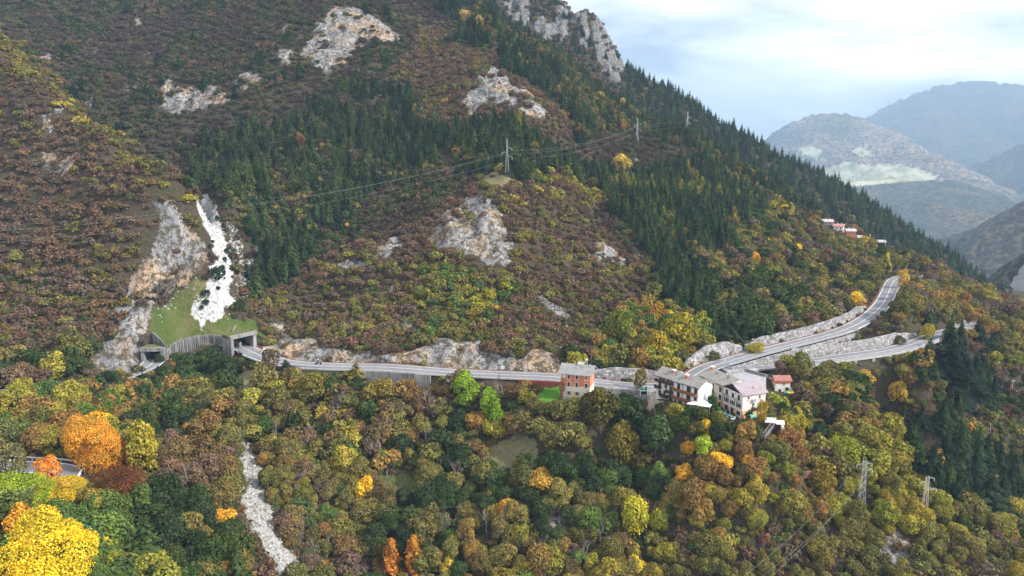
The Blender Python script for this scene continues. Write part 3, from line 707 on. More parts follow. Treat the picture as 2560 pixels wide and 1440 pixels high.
def tile_mat(name, a, bcol, rot=0.0, sc=3.2, patch=(0.5, 0.5, 0.5)):
    """roof tiles: rows and columns in object space, weathered"""
    m, t, b = newmat(name, 0.85, 0.2)
    g = N(t, 'ShaderNodeTexCoord').outputs['Object']
    v = mapping(t, g, (1, 1, 1), (0, 0, rot))
    br = N(t, 'ShaderNodeTexBrick'); br.inputs['Scale'].default_value = sc; br.inputs['Mortar Size'].default_value = 0.03
    br.inputs['Color1'].default_value = (*a, 1); br.inputs['Color2'].default_value = (*bcol, 1); br.inputs['Mortar'].default_value = (*[x * .45 for x in a], 1)
    br.inputs['Row Height'].default_value = 0.3; br.inputs['Brick Width'].default_value = 0.5
    lk(t, v, br.inputs['Vector'])
    n = noise(t, 0.5, 5, 0.7, g); n2 = noise(t, 2.5, 3, 0.6, g)
    c = mixc(t, 0.55, br.outputs['Color'], ramp(t, n.outputs['Fac'], [(0.3, 0.55), (0.5, 1.0), (0.7, 1.3)]), 'MULTIPLY')
    c = mixc(t, ramp(t, n2.outputs['Fac'], [(0.60, 0.0), (0.68, 0.5)]), c, patch)
    lk(t, c, b.inputs['Base Color']); bump(t, b, br.outputs['Fac'], 0.4, 0.05); return m
M_ROAD = road_mat()
M_LINE = flatmat('road_paint', (0.80, 0.80, 0.78), 0.7, 0.2, 1.5)
M_KERB = flatmat('kerb_concrete', (0.42, 0.41, 0.39), 0.9, 0.3, 0.8)
M_CONC = concrete_mat('stained_concrete', (0.25, 0.245, 0.24), (0.04, 0.04, 0.045))
M_CONCL = concrete_mat('pale_concrete', (0.34, 0.33, 0.32), (0.11, 0.105, 0.10))
M_RUB = stone_mat('rubble_stone', (0.46, 0.45, 0.45), (0.16, 0.155, 0.155), 1.6, 0.6)
M_RUBL = stone_mat('pale_rubble_stone', (0.46, 0.44, 0.45), (0.20, 0.19, 0.19), 1.4, 0.5)
M_STEEL = flatmat('galvanised_steel', (0.46, 0.47, 0.48), 0.5, 0.2, 2.0, 0.3)
M_PALE = flatmat('pale_pole', (0.62, 0.61, 0.58), 0.8, 0.2, 2.0)
M_DARK = flatmat('dark_opening', (0.02, 0.02, 0.022), 0.9, 0.2)
M_GLASS = flatmat('window_glass', (0.045, 0.05, 0.055), 0.15, 0.4, 1.0)
M_WOODD = flatmat('dark_brown_wood', (0.075, 0.040, 0.030), 0.8, 0.35, 2.0, streak=True)
M_WOODO = flatmat('orange_brown_wood', (0.26, 0.105, 0.045), 0.75, 0.35, 2.0, streak=True)
M_WHITE = flatmat('white_paint', (0.78, 0.77, 0.75), 0.8, 0.12)
M_FRAME = flatmat('cream_frame', (0.72, 0.68, 0.60), 0.8, 0.12)
M_SHUT = flatmat('rust_shutter', (0.42, 0.17, 0.09), 0.8, 0.3, 3)
M_SHUTD = flatmat('brown_shutter', (0.10, 0.05, 0.04), 0.8, 0.3, 3)
M_BRICK = flatmat('chimney_brick', (0.50, 0.20, 0.11), 0.9, 0.3, 4)
M_GREEN = flatmat('green_plastic', (0.03, 0.27, 0.19), 0.5, 0.2)
M_TEAL = flatmat('teal_plastic', (0.25, 0.66, 0.52), 0.5, 0.2)
M_YELLOW = flatmat('yellow_plastic', (0.72, 0.55, 0.04), 0.5, 0.2)
M_RUST = flatmat('rusty_metal', (0.30, 0.13, 0.07), 0.9, 0.4, 3)
M_GUT = flatmat('dark_gutter', (0.10, 0.085, 0.08), 0.6, 0.3)

# roads -----------------------------------------------------------------
def along(line, i, off):
    """point of a road line moved sideways (left positive)"""
    i = max(0, min(len(line) - 1, i)); a = line[max(0, i - 1)]; b = line[min(len(line) - 1, i + 1)]
    d = (b - a)[:2]; d = d / (np.hypot(*d) + 1e-9)
    return np.array([line[i][0] - d[1] * off, line[i][1] + d[0] * off, line[i][2]])
def ribbon(name, line, o0, o1, z0, mat, thick=0.0, i0=0, i1=None, dash=None, step=1):
    i1 = len(line) if i1 is None else i1; V = []; Fc = []; n = 0; ids = list(range(i0, i1, step)); prev = False
    for k, i in enumerate(ids):
        a = along(line, i, o0); c = along(line, i, o1)
        if thick: V += [(a[0], a[1], a[2] + z0), (c[0], c[1], c[2] + z0), (c[0], c[1], c[2] + z0 + thick), (a[0], a[1], a[2] + z0 + thick)]
        else: V += [(a[0], a[1], a[2] + z0), (c[0], c[1], c[2] + z0)]
        w_ = 4 if thick else 2
        if k and not (dash and (k // dash) % 2):
            p = len(V) - 2 * w_; q = len(V) - w_
            Fc += [(p, p + 1, q + 1, q)] if w_ == 2 else [(p, p + 1, q + 1, q), (p + 1, p + 2, q + 2, q + 1), (p + 2, p + 3, q + 3, q + 2), (p + 3, p, q, q + 3)]
    if thick: Fc += [(0, 1, 2, 3), (len(V) - 1, len(V) - 2, len(V) - 3, len(V) - 4)]
    me = bpy.data.meshes.new(name); me.from_pydata([tuple(map(float, v)) for v in V], [], Fc); me.update()
    return link(name, me, None, [mat])
def road(line, w=3.4, centre=True):
    tag(ribbon('road', line, -w, w, 0.0, M_ROAD), kind='structure')
    for s in (-1, 1): tag(ribbon('edge_line', line, s * (w - .42), s * (w - .18), 0.02, M_LINE), kind='structure')
    if centre: tag(ribbon('centre_line', line, -.09, .09, 0.02, M_LINE), kind='structure')
for L_ in (RL_MAIN, RL_LOW, RL_LEFT): road(L_)
road(RL_HAIR, 2.9, False)
def near_i(line, px, py_hint=None):
    q = proj(line[:, 0], line[:, 1], line[:, 2])
    d = np.abs(q[0] - px) if py_hint is None else np.hypot(q[0] - px, q[1] - py_hint)
    return int(np.argmin(d))
# outer kerbs of concrete
tag(ribbon('kerb', RL_MAIN, -3.42, -4.15, -0.25, M_KERB, 0.42, 12, near_i(RL_MAIN, 1640, 969)), kind='structure')
tag(ribbon('kerb', RL_LOW, -3.42, -4.3, -0.35, M_KERB, 0.55), kind='structure')
tag(ribbon('verge', RL_MAIN, 3.42, 4.3, -0.12, flatmat('leaf_litter_verge', (0.20, 0.11, 0.08), 0.95, 0.4, 1.0), 0.16), kind='structure')

def guardrail(line, off, i0, i1, label, hgt=0.75, mat=M_STEEL, group=None):
    e = empty('guardrail', along(line, (i0 + i1) // 2, off)); tag(e, label, 'guardrail', group)
    loc = np.array(e.location)
    m = MB(); pts = [along(line, i, off) - loc for i in range(i0, i1 + 1, 2)]
    for a, b in zip(pts[:-1], pts[1:]):
        for z_ in ((hgt - .32, hgt),):
            m.poly([(a[0], a[1], a[2] + z_[0]), (b[0], b[1], b[2] + z_[0]), (b[0], b[1], b[2] + z_[1]), (a[0], a[1], a[2] + z_[1]), (a[0] + .05, a[1] - .05, a[2] + z_[0]), (b[0] + .05, b[1] - .05, b[2] + z_[0]), (b[0] + .05, b[1] - .05, b[2] + z_[1]), (a[0] + .05, a[1] - .05, a[2] + z_[1])],
                   [(0, 1, 2, 3), (7, 6, 5, 4), (3, 2, 6, 7), (0, 4, 5, 1)])
    m.build('rail', mat, e)
    p0 = None
    for a in pts[::2]:
        if p0 is None: o = MB().box(-.07, .07, -.07, .07, -.4, hgt).build('post', mat, e); p0 = o
        else: o = p0.copy(); C.objects.link(o); o.parent = e
        o.location = tuple(a)
    return e
iR = lambda px, py: near_i(RL_MAIN, px, py)
guardrail(RL_MAIN, -3.8, iR(625, 878), iR(716, 907), 'steel guardrail on the valley side just right of the right tunnel mouth')
guardrail(RL_MAIN, -3.8, iR(735, 910), iR(905, 917), 'steel guardrail on the valley side above the left wood')
guardrail(RL_MAIN, -3.8, iR(920, 917), iR(1095, 928), 'steel guardrail on top of the concrete retaining wall')
guardrail(RL_MAIN, -3.8, iR(1105, 928), iR(1398, 943), 'steel guardrail ending at the salmon house')
guardrail(RL_MAIN, -3.8, iR(1490, 956), iR(1625, 969), 'steel guardrail between the salmon house and the balcony hotel')
guardrail(RL_MAIN, -3.8, iR(1800, 907), iR(2110, 828), 'thin railing along the outer edge of the upper road', 1.0)
guardrail(RL_MAIN, -3.8, iR(2120, 822), iR(2232, 705), 'pale guardrail round the far road bend', 0.9, M_PALE)
guardrail(RL_LOW, -3.9, near_i(RL_LOW, 2020), near_i(RL_LOW, 2330), 'railing on the outer edge of the lower road', 1.0)
guardrail(RL_LEFT, 3.7, 6, near_i(RL_LEFT, 190), 'rusty edged guardrail leading left away from the left tunnel mouth')
guardrail(RL_HAIR, 3.2, 3, len(RL_HAIR) - 12, 'curved pale guardrail round the outside of the hairpin bend', 0.9, M_PALE)

def wall_along(line, off, i0, i1, z0, z1, mat, label, cat='wall', name='retaining_wall', thick=0.7, batter=0.0, ragged=0.0, cap=None):
    """masonry wall following a road; z0, z1 relative to the road, may be functions of t in 0..1"""
    e = None; V = []; Fc = []; ids = list(range(i0, i1 + 1, 1)); n = len(ids)
    c0 = along(line, ids[n // 2], off); s = 1 if off > 0 else -1
    for k, i in enumerate(ids):
        t = k / max(1, n - 1)
        a = z0(t) if callable(z0) else z0; b = z1(t) if callable(z1) else z1
        b += ragged * (vnoise(np.array([k * .35]), np.array([2.0]), 5)[0] - .5) * 2
        p = along(line, i, off) ; q = along(line, i, off + s * thick); pb = along(line, i, off - s * batter * 0)
        qb = along(line, i, off + s * (thick + batter)); pt = along(line, i, off + s * batter)
        V += [(p[0], p[1], p[2] + a), (pt[0], pt[1], p[2] + b), (qb[0], qb[1], p[2] + b), (qb[0], qb[1], p[2] + a)]
        if k:
            x = 4 * k; y = x - 4
            Fc += [(y, y + 1, x + 1, x), (y + 1, y + 2, x + 2, x + 1), (y + 2, y + 3, x + 3, x + 2), (y + 3, y, x, x + 3)]
    Fc += [(3, 2, 1, 0), (4 * n - 4, 4 * n - 3, 4 * n - 2, 4 * n - 1)]
    V = [(v[0] - c0[0], v[1] - c0[1], v[2] - c0[2]) for v in V]
    me = bpy.data.meshes.new(name); me.from_pydata([tuple(map(float, v)) for v in V], [], Fc); me.update()
    o = link(name, me, None, [mat]); o.location = tuple(c0); tag(o, label, cat); return o
bulge = lambda h, p=0.6: (lambda t: h * (math.sin(math.pi * min(1, max(0, t))) ** p) + .3)
wall_along(RL_MAIN, -4.25, iR(908, 917), iR(1088, 927), lambda t: -7.5 + 1.0 * t, 0.0, M_CONCL, 'pale concrete retaining wall under the road, right of the pointed olive conifer')
wall_along(RL_MAIN, -4.2, iR(1300, 938), iR(1398, 943), -2.2, -.1, flatmat('dark_red_wall', (0.22, 0.055, 0.05), 0.9, 0.5, 1.2), 'dark red creeper covered wall under the road left of the salmon house')
wall_along(RL_MAIN, -4.6, iR(1490, 956), iR(1640, 969), -3.0, 0.1, M_RUB, 'low rubble wall under the road between salmon house and balcony hotel')
wall_along(RL_MAIN, 4.4, iR(1470, 954), iR(1722, 948), -.3, bulge(3.6, .5), M_RUB, 'dark rubble retaining wall above the road behind the balcony hotel', batter=.9, ragged=.5)
wall_along(RL_MAIN, 4.4, iR(1752, 928), iR(1890, 884), -.3, bulge(4.3, .5), M_RUB, 'grey rubble wall above the road bend behind the cream hotel', batter=1.2, ragged=.8)
wall_along(RL_MAIN, 4.2, iR(1895, 882), iR(2196, 770), -.3, lambda t: 3.2 * min(1, t * 6 + .5) * min(1, (1 - t) * 5 + .2), M_RUB, 'long grey stone wall above the upper road', batter=.5, ragged=.25)
wall_along(RL_MAIN, -4.3, iR(1795, 908), iR(2105, 828), lambda t: -3.6, -.05, M_RUBL, 'pale stone wall carrying the outer edge of the upper road', ragged=.05)
wall_along(RL_LOW, 4.2, near_i(RL_LOW, 2000), near_i(RL_LOW, 2325), -.3, lambda t: 3.6 * min(1, (1 - t) * 3 + .25), M_RUBL, 'pale pinkish stone wall above the lower road', batter=.6, ragged=.3)
wall_along(RL_LOW, 4.2, near_i(RL_LOW, 2405), near_i(RL_LOW, 2540), -.3, 1.8, M_RUB, 'far stone wall at the right edge behind the slim conifer', batter=.5, ragged=.3)
wall_along(RL_LEFT, -4.2, near_i(RL_LEFT, 40), near_i(RL_LEFT, -100), -.3, 3.0, M_RUB, 'stone wall above the road at the left frame edge')
for k, px in enumerate((2120, 2160, 2200, 2240, 2280)):
    i = near_i(RL_LOW, px); a = along(RL_LOW, i, -4.0)
    o = MB().box(-.45, .45, -.35, .35, -1.6, .25).build('buttress', M_KERB); o.location = tuple(a)
    tag(o, 'pale concrete buttress block under the lower road edge, %s from left' % ['first', 'second', 'third', 'fourth', 'fifth'][k], 'buttress', 'buttress blocks of the lower road')

# avalanche gallery ---------------------------------------------------------
def portal(px, py, Y, yaw, w_, h_, lint, label, slope=0.0, deep=9.0):
    x, y, z = P(px, py, Y); e = empty('tunnel_portal', (x, y, z), yaw); tag(e, label, 'tunnel mouth')
    MB().box(-.45, .55, -.3, deep, -2.0, h_).build('pillar', M_CONCL, e)
    MB().box(w_ - .5, w_ + .6, -.3, deep, -2.0, h_ + slope).build('pillar', M_CONCL, e)
    m = MB(); m.poly([(-.6, -.6, h_), (w_ + .8, -.6, h_ + slope), (w_ + .8, -.6, h_ + slope + lint), (-.6, -.6, h_ + lint), (-.6, .6, h_), (w_ + .8, .6, h_ + slope), (w_ + .8, .6, h_ + slope + lint), (-.6, .6, h_ + lint)],
                     [(0, 1, 2, 3), (7, 6, 5, 4), (3, 2, 6, 7), (0, 4, 5, 1), (0, 3, 7, 4), (1, 5, 6, 2)])
    m.build('lintel', M_CONCL, e)
    MB().slab([(-.5, .6, h_ + lint * .7), (w_ + .6, .6, h_ + slope + lint * .7), (w_ + .6, deep, h_ + slope + lint * .9), (-.5, deep, h_ + lint * .9)], .6).build('roof_slab', flatmat('grassed_cover', (0.11, 0.13, 0.04), 0.95, 0.5, 0.8), e)
    MB().box(-.4, w_ + .4, deep - .1, deep + .2, -.5, h_ + slope + .3).build('back_wall', M_DARK, e)  # near-black sheet closing the tunnel; its inner darkness is put into the colour
    return e
i_ = iR(612, 872); pR = along(RL_MAIN, i_, -4.3)
dv = along(RL_MAIN, i_ + 3, 0) - along(RL_MAIN, i_ - 3, 0); ang = math.atan2(dv[1], dv[0]) + math.pi / 2
qx_, qy_, _ = proj(*pR)
portal(qx_, qy_, pR[1], ang, 8.0, 3.8, 1.15, 'right concrete tunnel mouth where the road leaves the avalanche gallery', 0.5, 6)
pL = P(358, 903, 214)
portal(358, 903, 214, rad(8), 6.0, 3.3, 1.2, 'left concrete tunnel mouth at the foot of the streaked cliff', -0.2, 5)
def sheet_wall(pts, label, cat, mat, name='concrete_wall', thick=.5, ribs=0):
    """upright wall through points (px, py_base, Y, height); optional ribs on its front"""
    B_ = [np.array(P(a, b, c)) for a, b, c, d in pts]; H = [d for a, b, c, d in pts]
    ex, ey, ez = B_[len(B_) // 2]; e = empty(name, (ex, ey, ez)); tag(e, label, cat); m = MB(); o = np.array([ex, ey, ez])
    ri = None
    for k in range(len(B_) - 1):
        a = B_[k] - o; b = B_[k + 1] - o; d = (b - a)[:2]; d /= np.hypot(*d); nrm = np.array([-d[1], d[0]]) * thick
        m.poly([(a[0], a[1], a[2] - 2.5), (b[0], b[1], b[2] - 2.5), (b[0], b[1], b[2] + H[k + 1]), (a[0], a[1], a[2] + H[k]), (a[0] + nrm[0], a[1] + nrm[1], a[2] - 2.5), (b[0] + nrm[0], b[1] + nrm[1], b[2] - 2.5), (b[0] + nrm[0], b[1] + nrm[1], b[2] + H[k + 1]), (a[0] + nrm[0], a[1] + nrm[1], a[2] + H[k])],
               [(0, 1, 2, 3), (7, 6, 5, 4), (3, 2, 6, 7), (0, 3, 7, 4), (1, 5, 6, 2)])
    m.build('panel', mat, e)
    if ribs:
        P_ = np.array(B_); L = np.concatenate([[0], np.cumsum(np.hypot(*(P_[1:] - P_[:-1])[:, :2].T))])
        for q in range(ribs):
            s = (q + .5) / ribs * L[-1]; c = np.array([np.interp(s, L, P_[:, j]) for j in range(3)]) - o; h = np.interp(s, L, H)
            s2 = min(L[-1], s + .3); d = np.array([np.interp(s2, L, P_[:, j]) for j in range(2)]) - (c + o)[:2]; d /= np.hypot(*d) + 1e-9; nn = np.array([d[1], -d[0]])
            r = MB().box(-.14, .14, -.28, .05, -2.5, h - .25 - .12 * (q % 3)); ob = r.build('rib', M_CONC if q % 4 else M_CONCL, e); ob.location = tuple(c); ob.rotation_euler = (0, 0, math.atan2(d[1], d[0]))
    return e
gpts = []
for t in np.linspace(0, 1, 13):
    px = 424 + t * (602 - 424); top = 871 - 29 * math.sin(math.pi * min(1, (t * .93 + .04))) ** .8 - 10 * t; bot = 893 - 6 * math.sin(math.pi * t) - 4 * t
    Y = 221 + 9.5 * math.sin(math.pi * t * .9) + 4 * t
    gpts.append((px, bot, Y, max(1.6, (bot - top) / F * Y * 1.06)))
sheet_wall(gpts, 'long curved ribbed concrete wall of the avalanche gallery between the two tunnel mouths', 'wall', M_CONC, 'gallery_wall', .6, 40)
sheet_wall([(361, 858, 226, 5.2), (385, 866, 222, 4.6), (400, 872, 219, 3.4), (413, 878, 216, 2.0)], 'dark stained slanting concrete wall above the left tunnel mouth', 'wall', M_CONC, 'wing_wall', .5)
sheet_wall([(583, 850, 236, 2.6), (586, 836, 239, 2.3), (606, 812, 244, 2.2)], 'thin concrete wing wall climbing the grass above the right tunnel mouth', 'wall', M_CONCL, 'wing_wall', .35)

# houses -------------------------------------------------------------------
def house(name, label, cat, px, py, Y, yaw, group=None):
    x, y, z = P(px, py, Y); e = empty(name, (x, y, z), yaw); tag(e, label, cat, group); return e
def gable_roof(e, x0, x1, y0, y1, zE, rise, mat, over=.6, t=.22, axis='x', name='roof'):
    """gabled roof; the ridge runs along axis; zE is the height of the wall top"""
    m = MB()
    if axis == 'x':
        ym = (y0 + y1) / 2; sl = rise / (ym - y0); a = zE - over * sl
        m.slab([(x0 - over, y0 - over, a + t), (x1 + over, y0 - over, a + t), (x1 + over, ym, zE + rise + t), (x0 - over, ym, zE + rise + t)], t)
        m.slab([(x1 + over, y1 + over, a + t), (x0 - over, y1 + over, a + t), (x0 - over, ym + .002, zE + rise + t), (x1 + over, ym + .002, zE + rise + t)], t)
    else:
        xm = (x0 + x1) / 2; sl = rise / (xm - x0); a = zE - over * sl
        m.slab([(x0 - over, y1 + over, a + t), (x0 - over, y0 - over, a + t), (xm, y0 - over, zE + rise + t), (xm, y1 + over, zE + rise + t)], t)
        m.slab([(x1 + over, y0 - over, a + t), (x1 + over, y1 + over, a + t), (xm + .002, y1 + over, zE + rise + t), (xm + .002, y0 - over, zE + rise + t)], t)
    return m.build(name, mat, e)
def gable_walls(m, x0, x1, y0, y1, z0, z1, rise, axis='x'):
    m.box(x0, x1, y0, y1, z0, z1)
    if axis == 'x':
        for x in (x0 + .01, x1 - .21): m.poly([(x, y0, z1), (x, y1, z1), (x, (y0 + y1) / 2, z1 + rise), (x + .2, y0, z1), (x + .2, y1, z1), (x + .2, (y0 + y1) / 2, z1 + rise)], [(0, 2, 1), (3, 4, 5), (0, 3, 5, 2), (1, 2, 5, 4)])
    else:
        for y in (y0 + .01, y1 - .21): m.poly([(x0, y, z1), (x1, y, z1), ((x0 + x1) / 2, y, z1 + rise), (x0, y + .2, z1), (x1, y + .2, z1), ((x0 + x1) / 2, y + .2, z1 + rise)], [(0, 1, 2), (3, 5, 4), (0, 2, 5, 3), (1, 4, 5, 2)])
    return m
def window(e, u, z, w_, h_, face='front', pos=0.0, shutters=None, frame=M_FRAME, glass=M_GLASS, name='window', fw=.12, sill=True):
    """window (> pane, sill, shutter) on the front (y = pos) or right (x = pos) or left face; (u, z) is its lower left corner"""
    def put(mb, nm, mat, par):
        o = mb.build(nm, mat, par); return o
    R_ = {'front': (u, pos, 0.0), 'right': (pos, u, math.pi / 2), 'left': (pos, u + w_, -math.pi / 2)}[face]
    m = MB(); d0 = -.07
    m.box(-fw, w_ + fw, d0, .02, z + h_, z + h_ + fw); m.box(-fw, w_ + fw, d0, .02, z - fw, z); m.box(-fw, 0, d0, .02, z, z + h_); m.box(w_, w_ + fw, d0, .02, z, z + h_)
    f = m.build(name, frame, e); f.location = (R_[0], R_[1], 0); f.rotation_euler = (0, 0, R_[2])
    MB().box(0, w_, -.025, .015, z, z + h_).build('pane', glass, f)
    if sill: MB().box(-fw - .05, w_ + fw + .05, -.22, -.07, z - fw - .07, z - fw).build('sill', M_KERB, f)
    if shutters:
        sw = w_ * .5
        MB().box(-fw - sw, -fw - .02, -.12, -.03, z - .03, z + h_ + .03).build('shutter', shutters, f)
        MB().box(w_ + fw + .02, w_ + fw + sw, -.12, -.03, z - .03, z + h_ + .03).build('shutter', shutters, f)
    return f
def balcony(e, x0, x1, z, depth, h, mat, pos=0.0, face='front'):
    R_ = {'front': (0, pos, 0.0), 'right': (pos, 0, math.pi / 2)}[face]
    b_ = MB().box(x0, x1, -depth, -.01, z - .16, z).build('balcony', M_KERB, e); b_.location = (R_[0], R_[1], 0); b_.rotation_euler = (0, 0, R_[2])
    m = MB(); n = max(2, int((x1 - x0) / .32))
    for k in range(n): m.box(x0 + (x1 - x0) * k / n + .02, x0 + (x1 - x0) * (k + 1) / n - .02, -depth - .05, -depth, z - .2, z + h - .1)
    for y_ in np.arange(-depth, -.1, .3): m.box(x0 - .05, x0, y_, y_ + .26, z - .2, z + h - .1).box(x1, x1 + .05, y_, y_ + .26, z - .2, z + h - .1)
    m.box(x0 - .08, x1 + .08, -depth - .1, -depth + .04, z + h - .1, z + h)
    m.build('balustrade', mat, b_); return b_
def chimney(e, x, y, z, w_=.8, h=1.0, mat=M_BRICK, cap=True, name='chimney'):
    c = MB().box(x - w_ / 2, x + w_ / 2, y - w_ / 2, y + w_ / 2, z, z + h).build(name, mat, e)
    if cap:
        MB().box(x - w_ * .4, x + w_ * .4, y - w_ * .4, y + w_ * .4, z + h, z + h + .25).box(x - w_ * .7, x + w_ * .7, y - w_ * .7, y + w_ * .7, z + h + .25, z + h + .37).build('cap', M_FRAME, c)
    return c

# salmon house
h1 = house('salmon_house', 'salmon and cream three storey house with a grey gable roof beside the road', 'house', 1403, 998, 188.0, rad(-17.5))
W1, D1, H1 = 8.15, 6.6, 8.0
MW = plaster_two('salmon_cream_plaster', (0.62, 0.225, 0.125), (0.74, 0.67, 0.53), 4.0, 1.5, (0.48, 0.44, 0.38), 0.9)
gable_walls(MB(), 0, W1, 0, D1, -3.0, H1, 1.6).build('wall', MW, h1)
rf = gable_roof(h1, 0, W1, 0, D1, H1, 1.6, tile_mat('grey_roof_tiles', (0.36, 0.35, 0.34), (0.27, 0.265, 0.26), 0, 2.6, (0.45, 0.44, 0.42)), .85)
MB().slab([(3.9, 2.7, H1 + 1.95), (5.5, 2.7, H1 + 1.95), (5.5, 4.2, H1 + 2.35), (3.9, 4.2, H1 + 2.35)], .5).build('dormer', M_KERB, rf)
for (x, y, z, w_, h_) in ((6.3, 4.2, H1 + 1.3, .5, 1.4), (7.6, 2.6, H1 + 1.0, .22, .7)): 
    c = chimney(rf, x, y, z, w_, h_, M_CONCL)
for u in (1.75, 4.05, 6.75):
    window(h1, u, 6.25, .75, 1.25, shutters=None, glass=M_SHUTD if u < 5 else M_SHUT)
    window(h1, u, 4.05, .75, 1.25)
    window(h1, u + .15, 1.55, .62, 1.05, shutters=M_SHUT)
window(h1, .45, 6.7, .75, 1.15, glass=M_WHITE); window(h1, .75, 2.9, .3, .5, sill=False)
window(h1, 3.4, 6.2, .7, 1.2, 'right', W1, glass=M_SHUT); window(h1, 3.4, 3.9, .7, 1.2, 'right', W1, glass=M_SHUT)
# creeper on its left corner
r_ = np.random.default_rng(3); n = 900
pp = np.stack([r_.uniform(-.25, 1.6, n), r_.uniform(-.28, -.02, n), r_.uniform(0, 6.2, n)], 1)
pp = pp[(pp[:, 0] < 1.3 - np.abs(pp[:, 2] - 3.6) * .3 + r_.normal(size=n) * .12)]
m = MB()
for v in pp:
    a = r_.normal(size=3) * .13; b = r_.normal(size=3) * .13; m.poly([v, v + a, v + a + b, v + b], [(0, 1, 2, 3)])
m.build('creeper', flatmat('orange_creeper', (0.42, 0.17, 0.06), 0.9, 0.6, 4), h1)

# balcony hotel
hA = house('balcony_hotel', 'white hotel with brown wooden balconies and grey roofs between road and wood', 'hotel', 1640, 992, 190.0, rad(-51))
hA.scale = (.95, .95, .95)
MWA = plaster_two('white_plaster', (0.76, 0.74, 0.72), (0.72, 0.70, 0.67), 0.3, 0.3, None, 0, 0.2)
H2 = 6.9; WA1, WA2 = 6.6, 15.4
gable_walls(MB(), 0, WA1, 0, 6.4, -3.0, H2 + .15, 1.7).build('wall', MWA, hA)
gable_walls(MB(), WA1 + .01, WA2, -.35, 6.2, -3.5, H2, 1.55).build('wall', MWA, hA)
MT = tile_mat('grey_brown_roof_tiles', (0.36, 0.335, 0.31), (0.27, 0.25, 0.235), 0, 2.6, (0.42, 0.40, 0.38))
r1 = gable_roof(hA, 0, WA1 - .62, 0, 6.4, H2 + .15, 1.7, MT, .62)
r2 = gable_roof(hA, WA1 + .1, WA2, -.35, 6.2, H2, 1.55, MT, .55)
chimney(r1, 4.6, 2.2, H2 + 1.0, .9, .9); chimney(r2, 9.8, 1.7, H2 + .75, .8, 1.0)
chimney(r1, 6.3, 1.2, H2 + .5, .14, 1.4, M_GUT, False, 'vent_pipe'); chimney(r2, 14.0, 2.7, H2 + 1.2, .14, .8, M_GUT, False, 'vent_pipe')
MB().box(-.7, WA1, -.74, -.62, H2 - .3, H2 - .18).build('gutter', M_GUT, hA); MB().box(WA1 + .1, WA2 + .6, -1.0, -.9, H2 - .42, H2 - .3).build('gutter', M_GUT, hA)
# left block balconies: long top, small middle pair, low
balcony(hA, .05, 6.2, 5.35, 1.0, .85, M_WOODD); balcony(hA, -.1, 2.0, 3.3, 1.0, .8, M_WOODD); balcony(hA, 4.0, 6.3, 2.75, .9, .8, M_WOODD); balcony(hA, 2.2, 4.6, 1.0, 1.1, 1.0, M_WOODD)
for u, z, w_, h_ in ((1.2, 5.5, .8, 1.2), (2.4, 5.5, .6, 1.1), (3.9, 5.5, .8, 1.2), (5.2, 5.5, .6, 1.2), (.9, 3.35, .8, 1.6), (3.2, 3.7, .7, .95), (5.0, 2.85, .8, 1.7), (.9, .8, .8, 1.6), (2.8, 1.2, .7, 1.4), (4.9, .4, 1.1, 1.7)):
    window(hA, u, z, w_, h_, frame=M_SHUTD, sill=False, fw=.08)
# right block
for u, w_ in ((8.0, .9), (11.4, 1.2), (14.0, .8)):
    window(hA, u, 4.35, w_, 1.85, 'front', -.35, frame=M_SHUTD, sill=False, fw=.08); window(hA, u, 2.0, w_, 1.85, 'front', -.35, frame=M_SHUTD, sill=False, fw=.08)
for u, w_, z, h_ in ((7.2, .5, .5, .7), (8.6, .9, -.4, 1.7), (11.0, .8, -.1, 1.3), (12.2, .8, -.1, 1.3)): window(hA, u, z, w_, h_, 'front', -.35, frame=M_SHUTD, sill=False, fw=.08)
balcony(hA, 6.7, 15.0, 4.25, 1.0, .8, M_WOODO, -.35); balcony(hA, 6.7, 13.2, 1.9, 1.0, .8, M_WOODO, -.35)
for x in (9.9, 6.65): MB().bar((x, -.5, -1), (x, -.5, H2 - .4), .07).build('downpipe', M_GUT, hA)

# cream hotel: long wing and gabled wing, facade faces the lower left
YB = rad(-69)
x, y, z = P(1857, 1046, 178.0)
d_ = np.array([math.cos(YB), math.sin(YB)])
LB = 19.4; SB = .957
hB = empty('cream_hotel', (x - d_[0] * LB * SB, y - d_[1] * LB * SB, z), YB); hB.scale = (SB, SB, SB)
tag(hB, 'large cream hotel with a black gable, pinkish tiled roof and orange ground floor', 'hotel')
MWB = plaster_two('cream_plaster', (0.74, 0.67, 0.62), (0.78, 0.50, 0.28), 2.15, 0.0, None, 0, 0.25)
HB = 7.0; DB = 7.4; X1 = 10.9
gable_walls(MB(), 0, X1 + 2, 0, DB, -4.0, HB + .25, 1.7).build('wall', MWB, hB)
gable_walls(MB(), X1, LB, -.35, DB + .2, -4.0, HB, 2.0, 'y').build('wall', MWB, hB)
rB1 = gable_roof(hB, 0, X1 + 1.2, 0, DB, HB + .25, 1.75, tile_mat('beige_roof_tiles', (0.42, 0.385, 0.33), (0.34, 0.31, 0.27), 0, 2.4, (0.5, 0.47, 0.42)), .6)
rB2 = gable_roof(hB, X1, LB, -.35, DB + .2, HB, 2.0, tile_mat('pinkish_roof_tiles', (0.42, 0.355, 0.375), (0.35, 0.285, 0.31), math.pi / 2, 2.4, (0.48, 0.44, 0.47)), .55, axis='y')
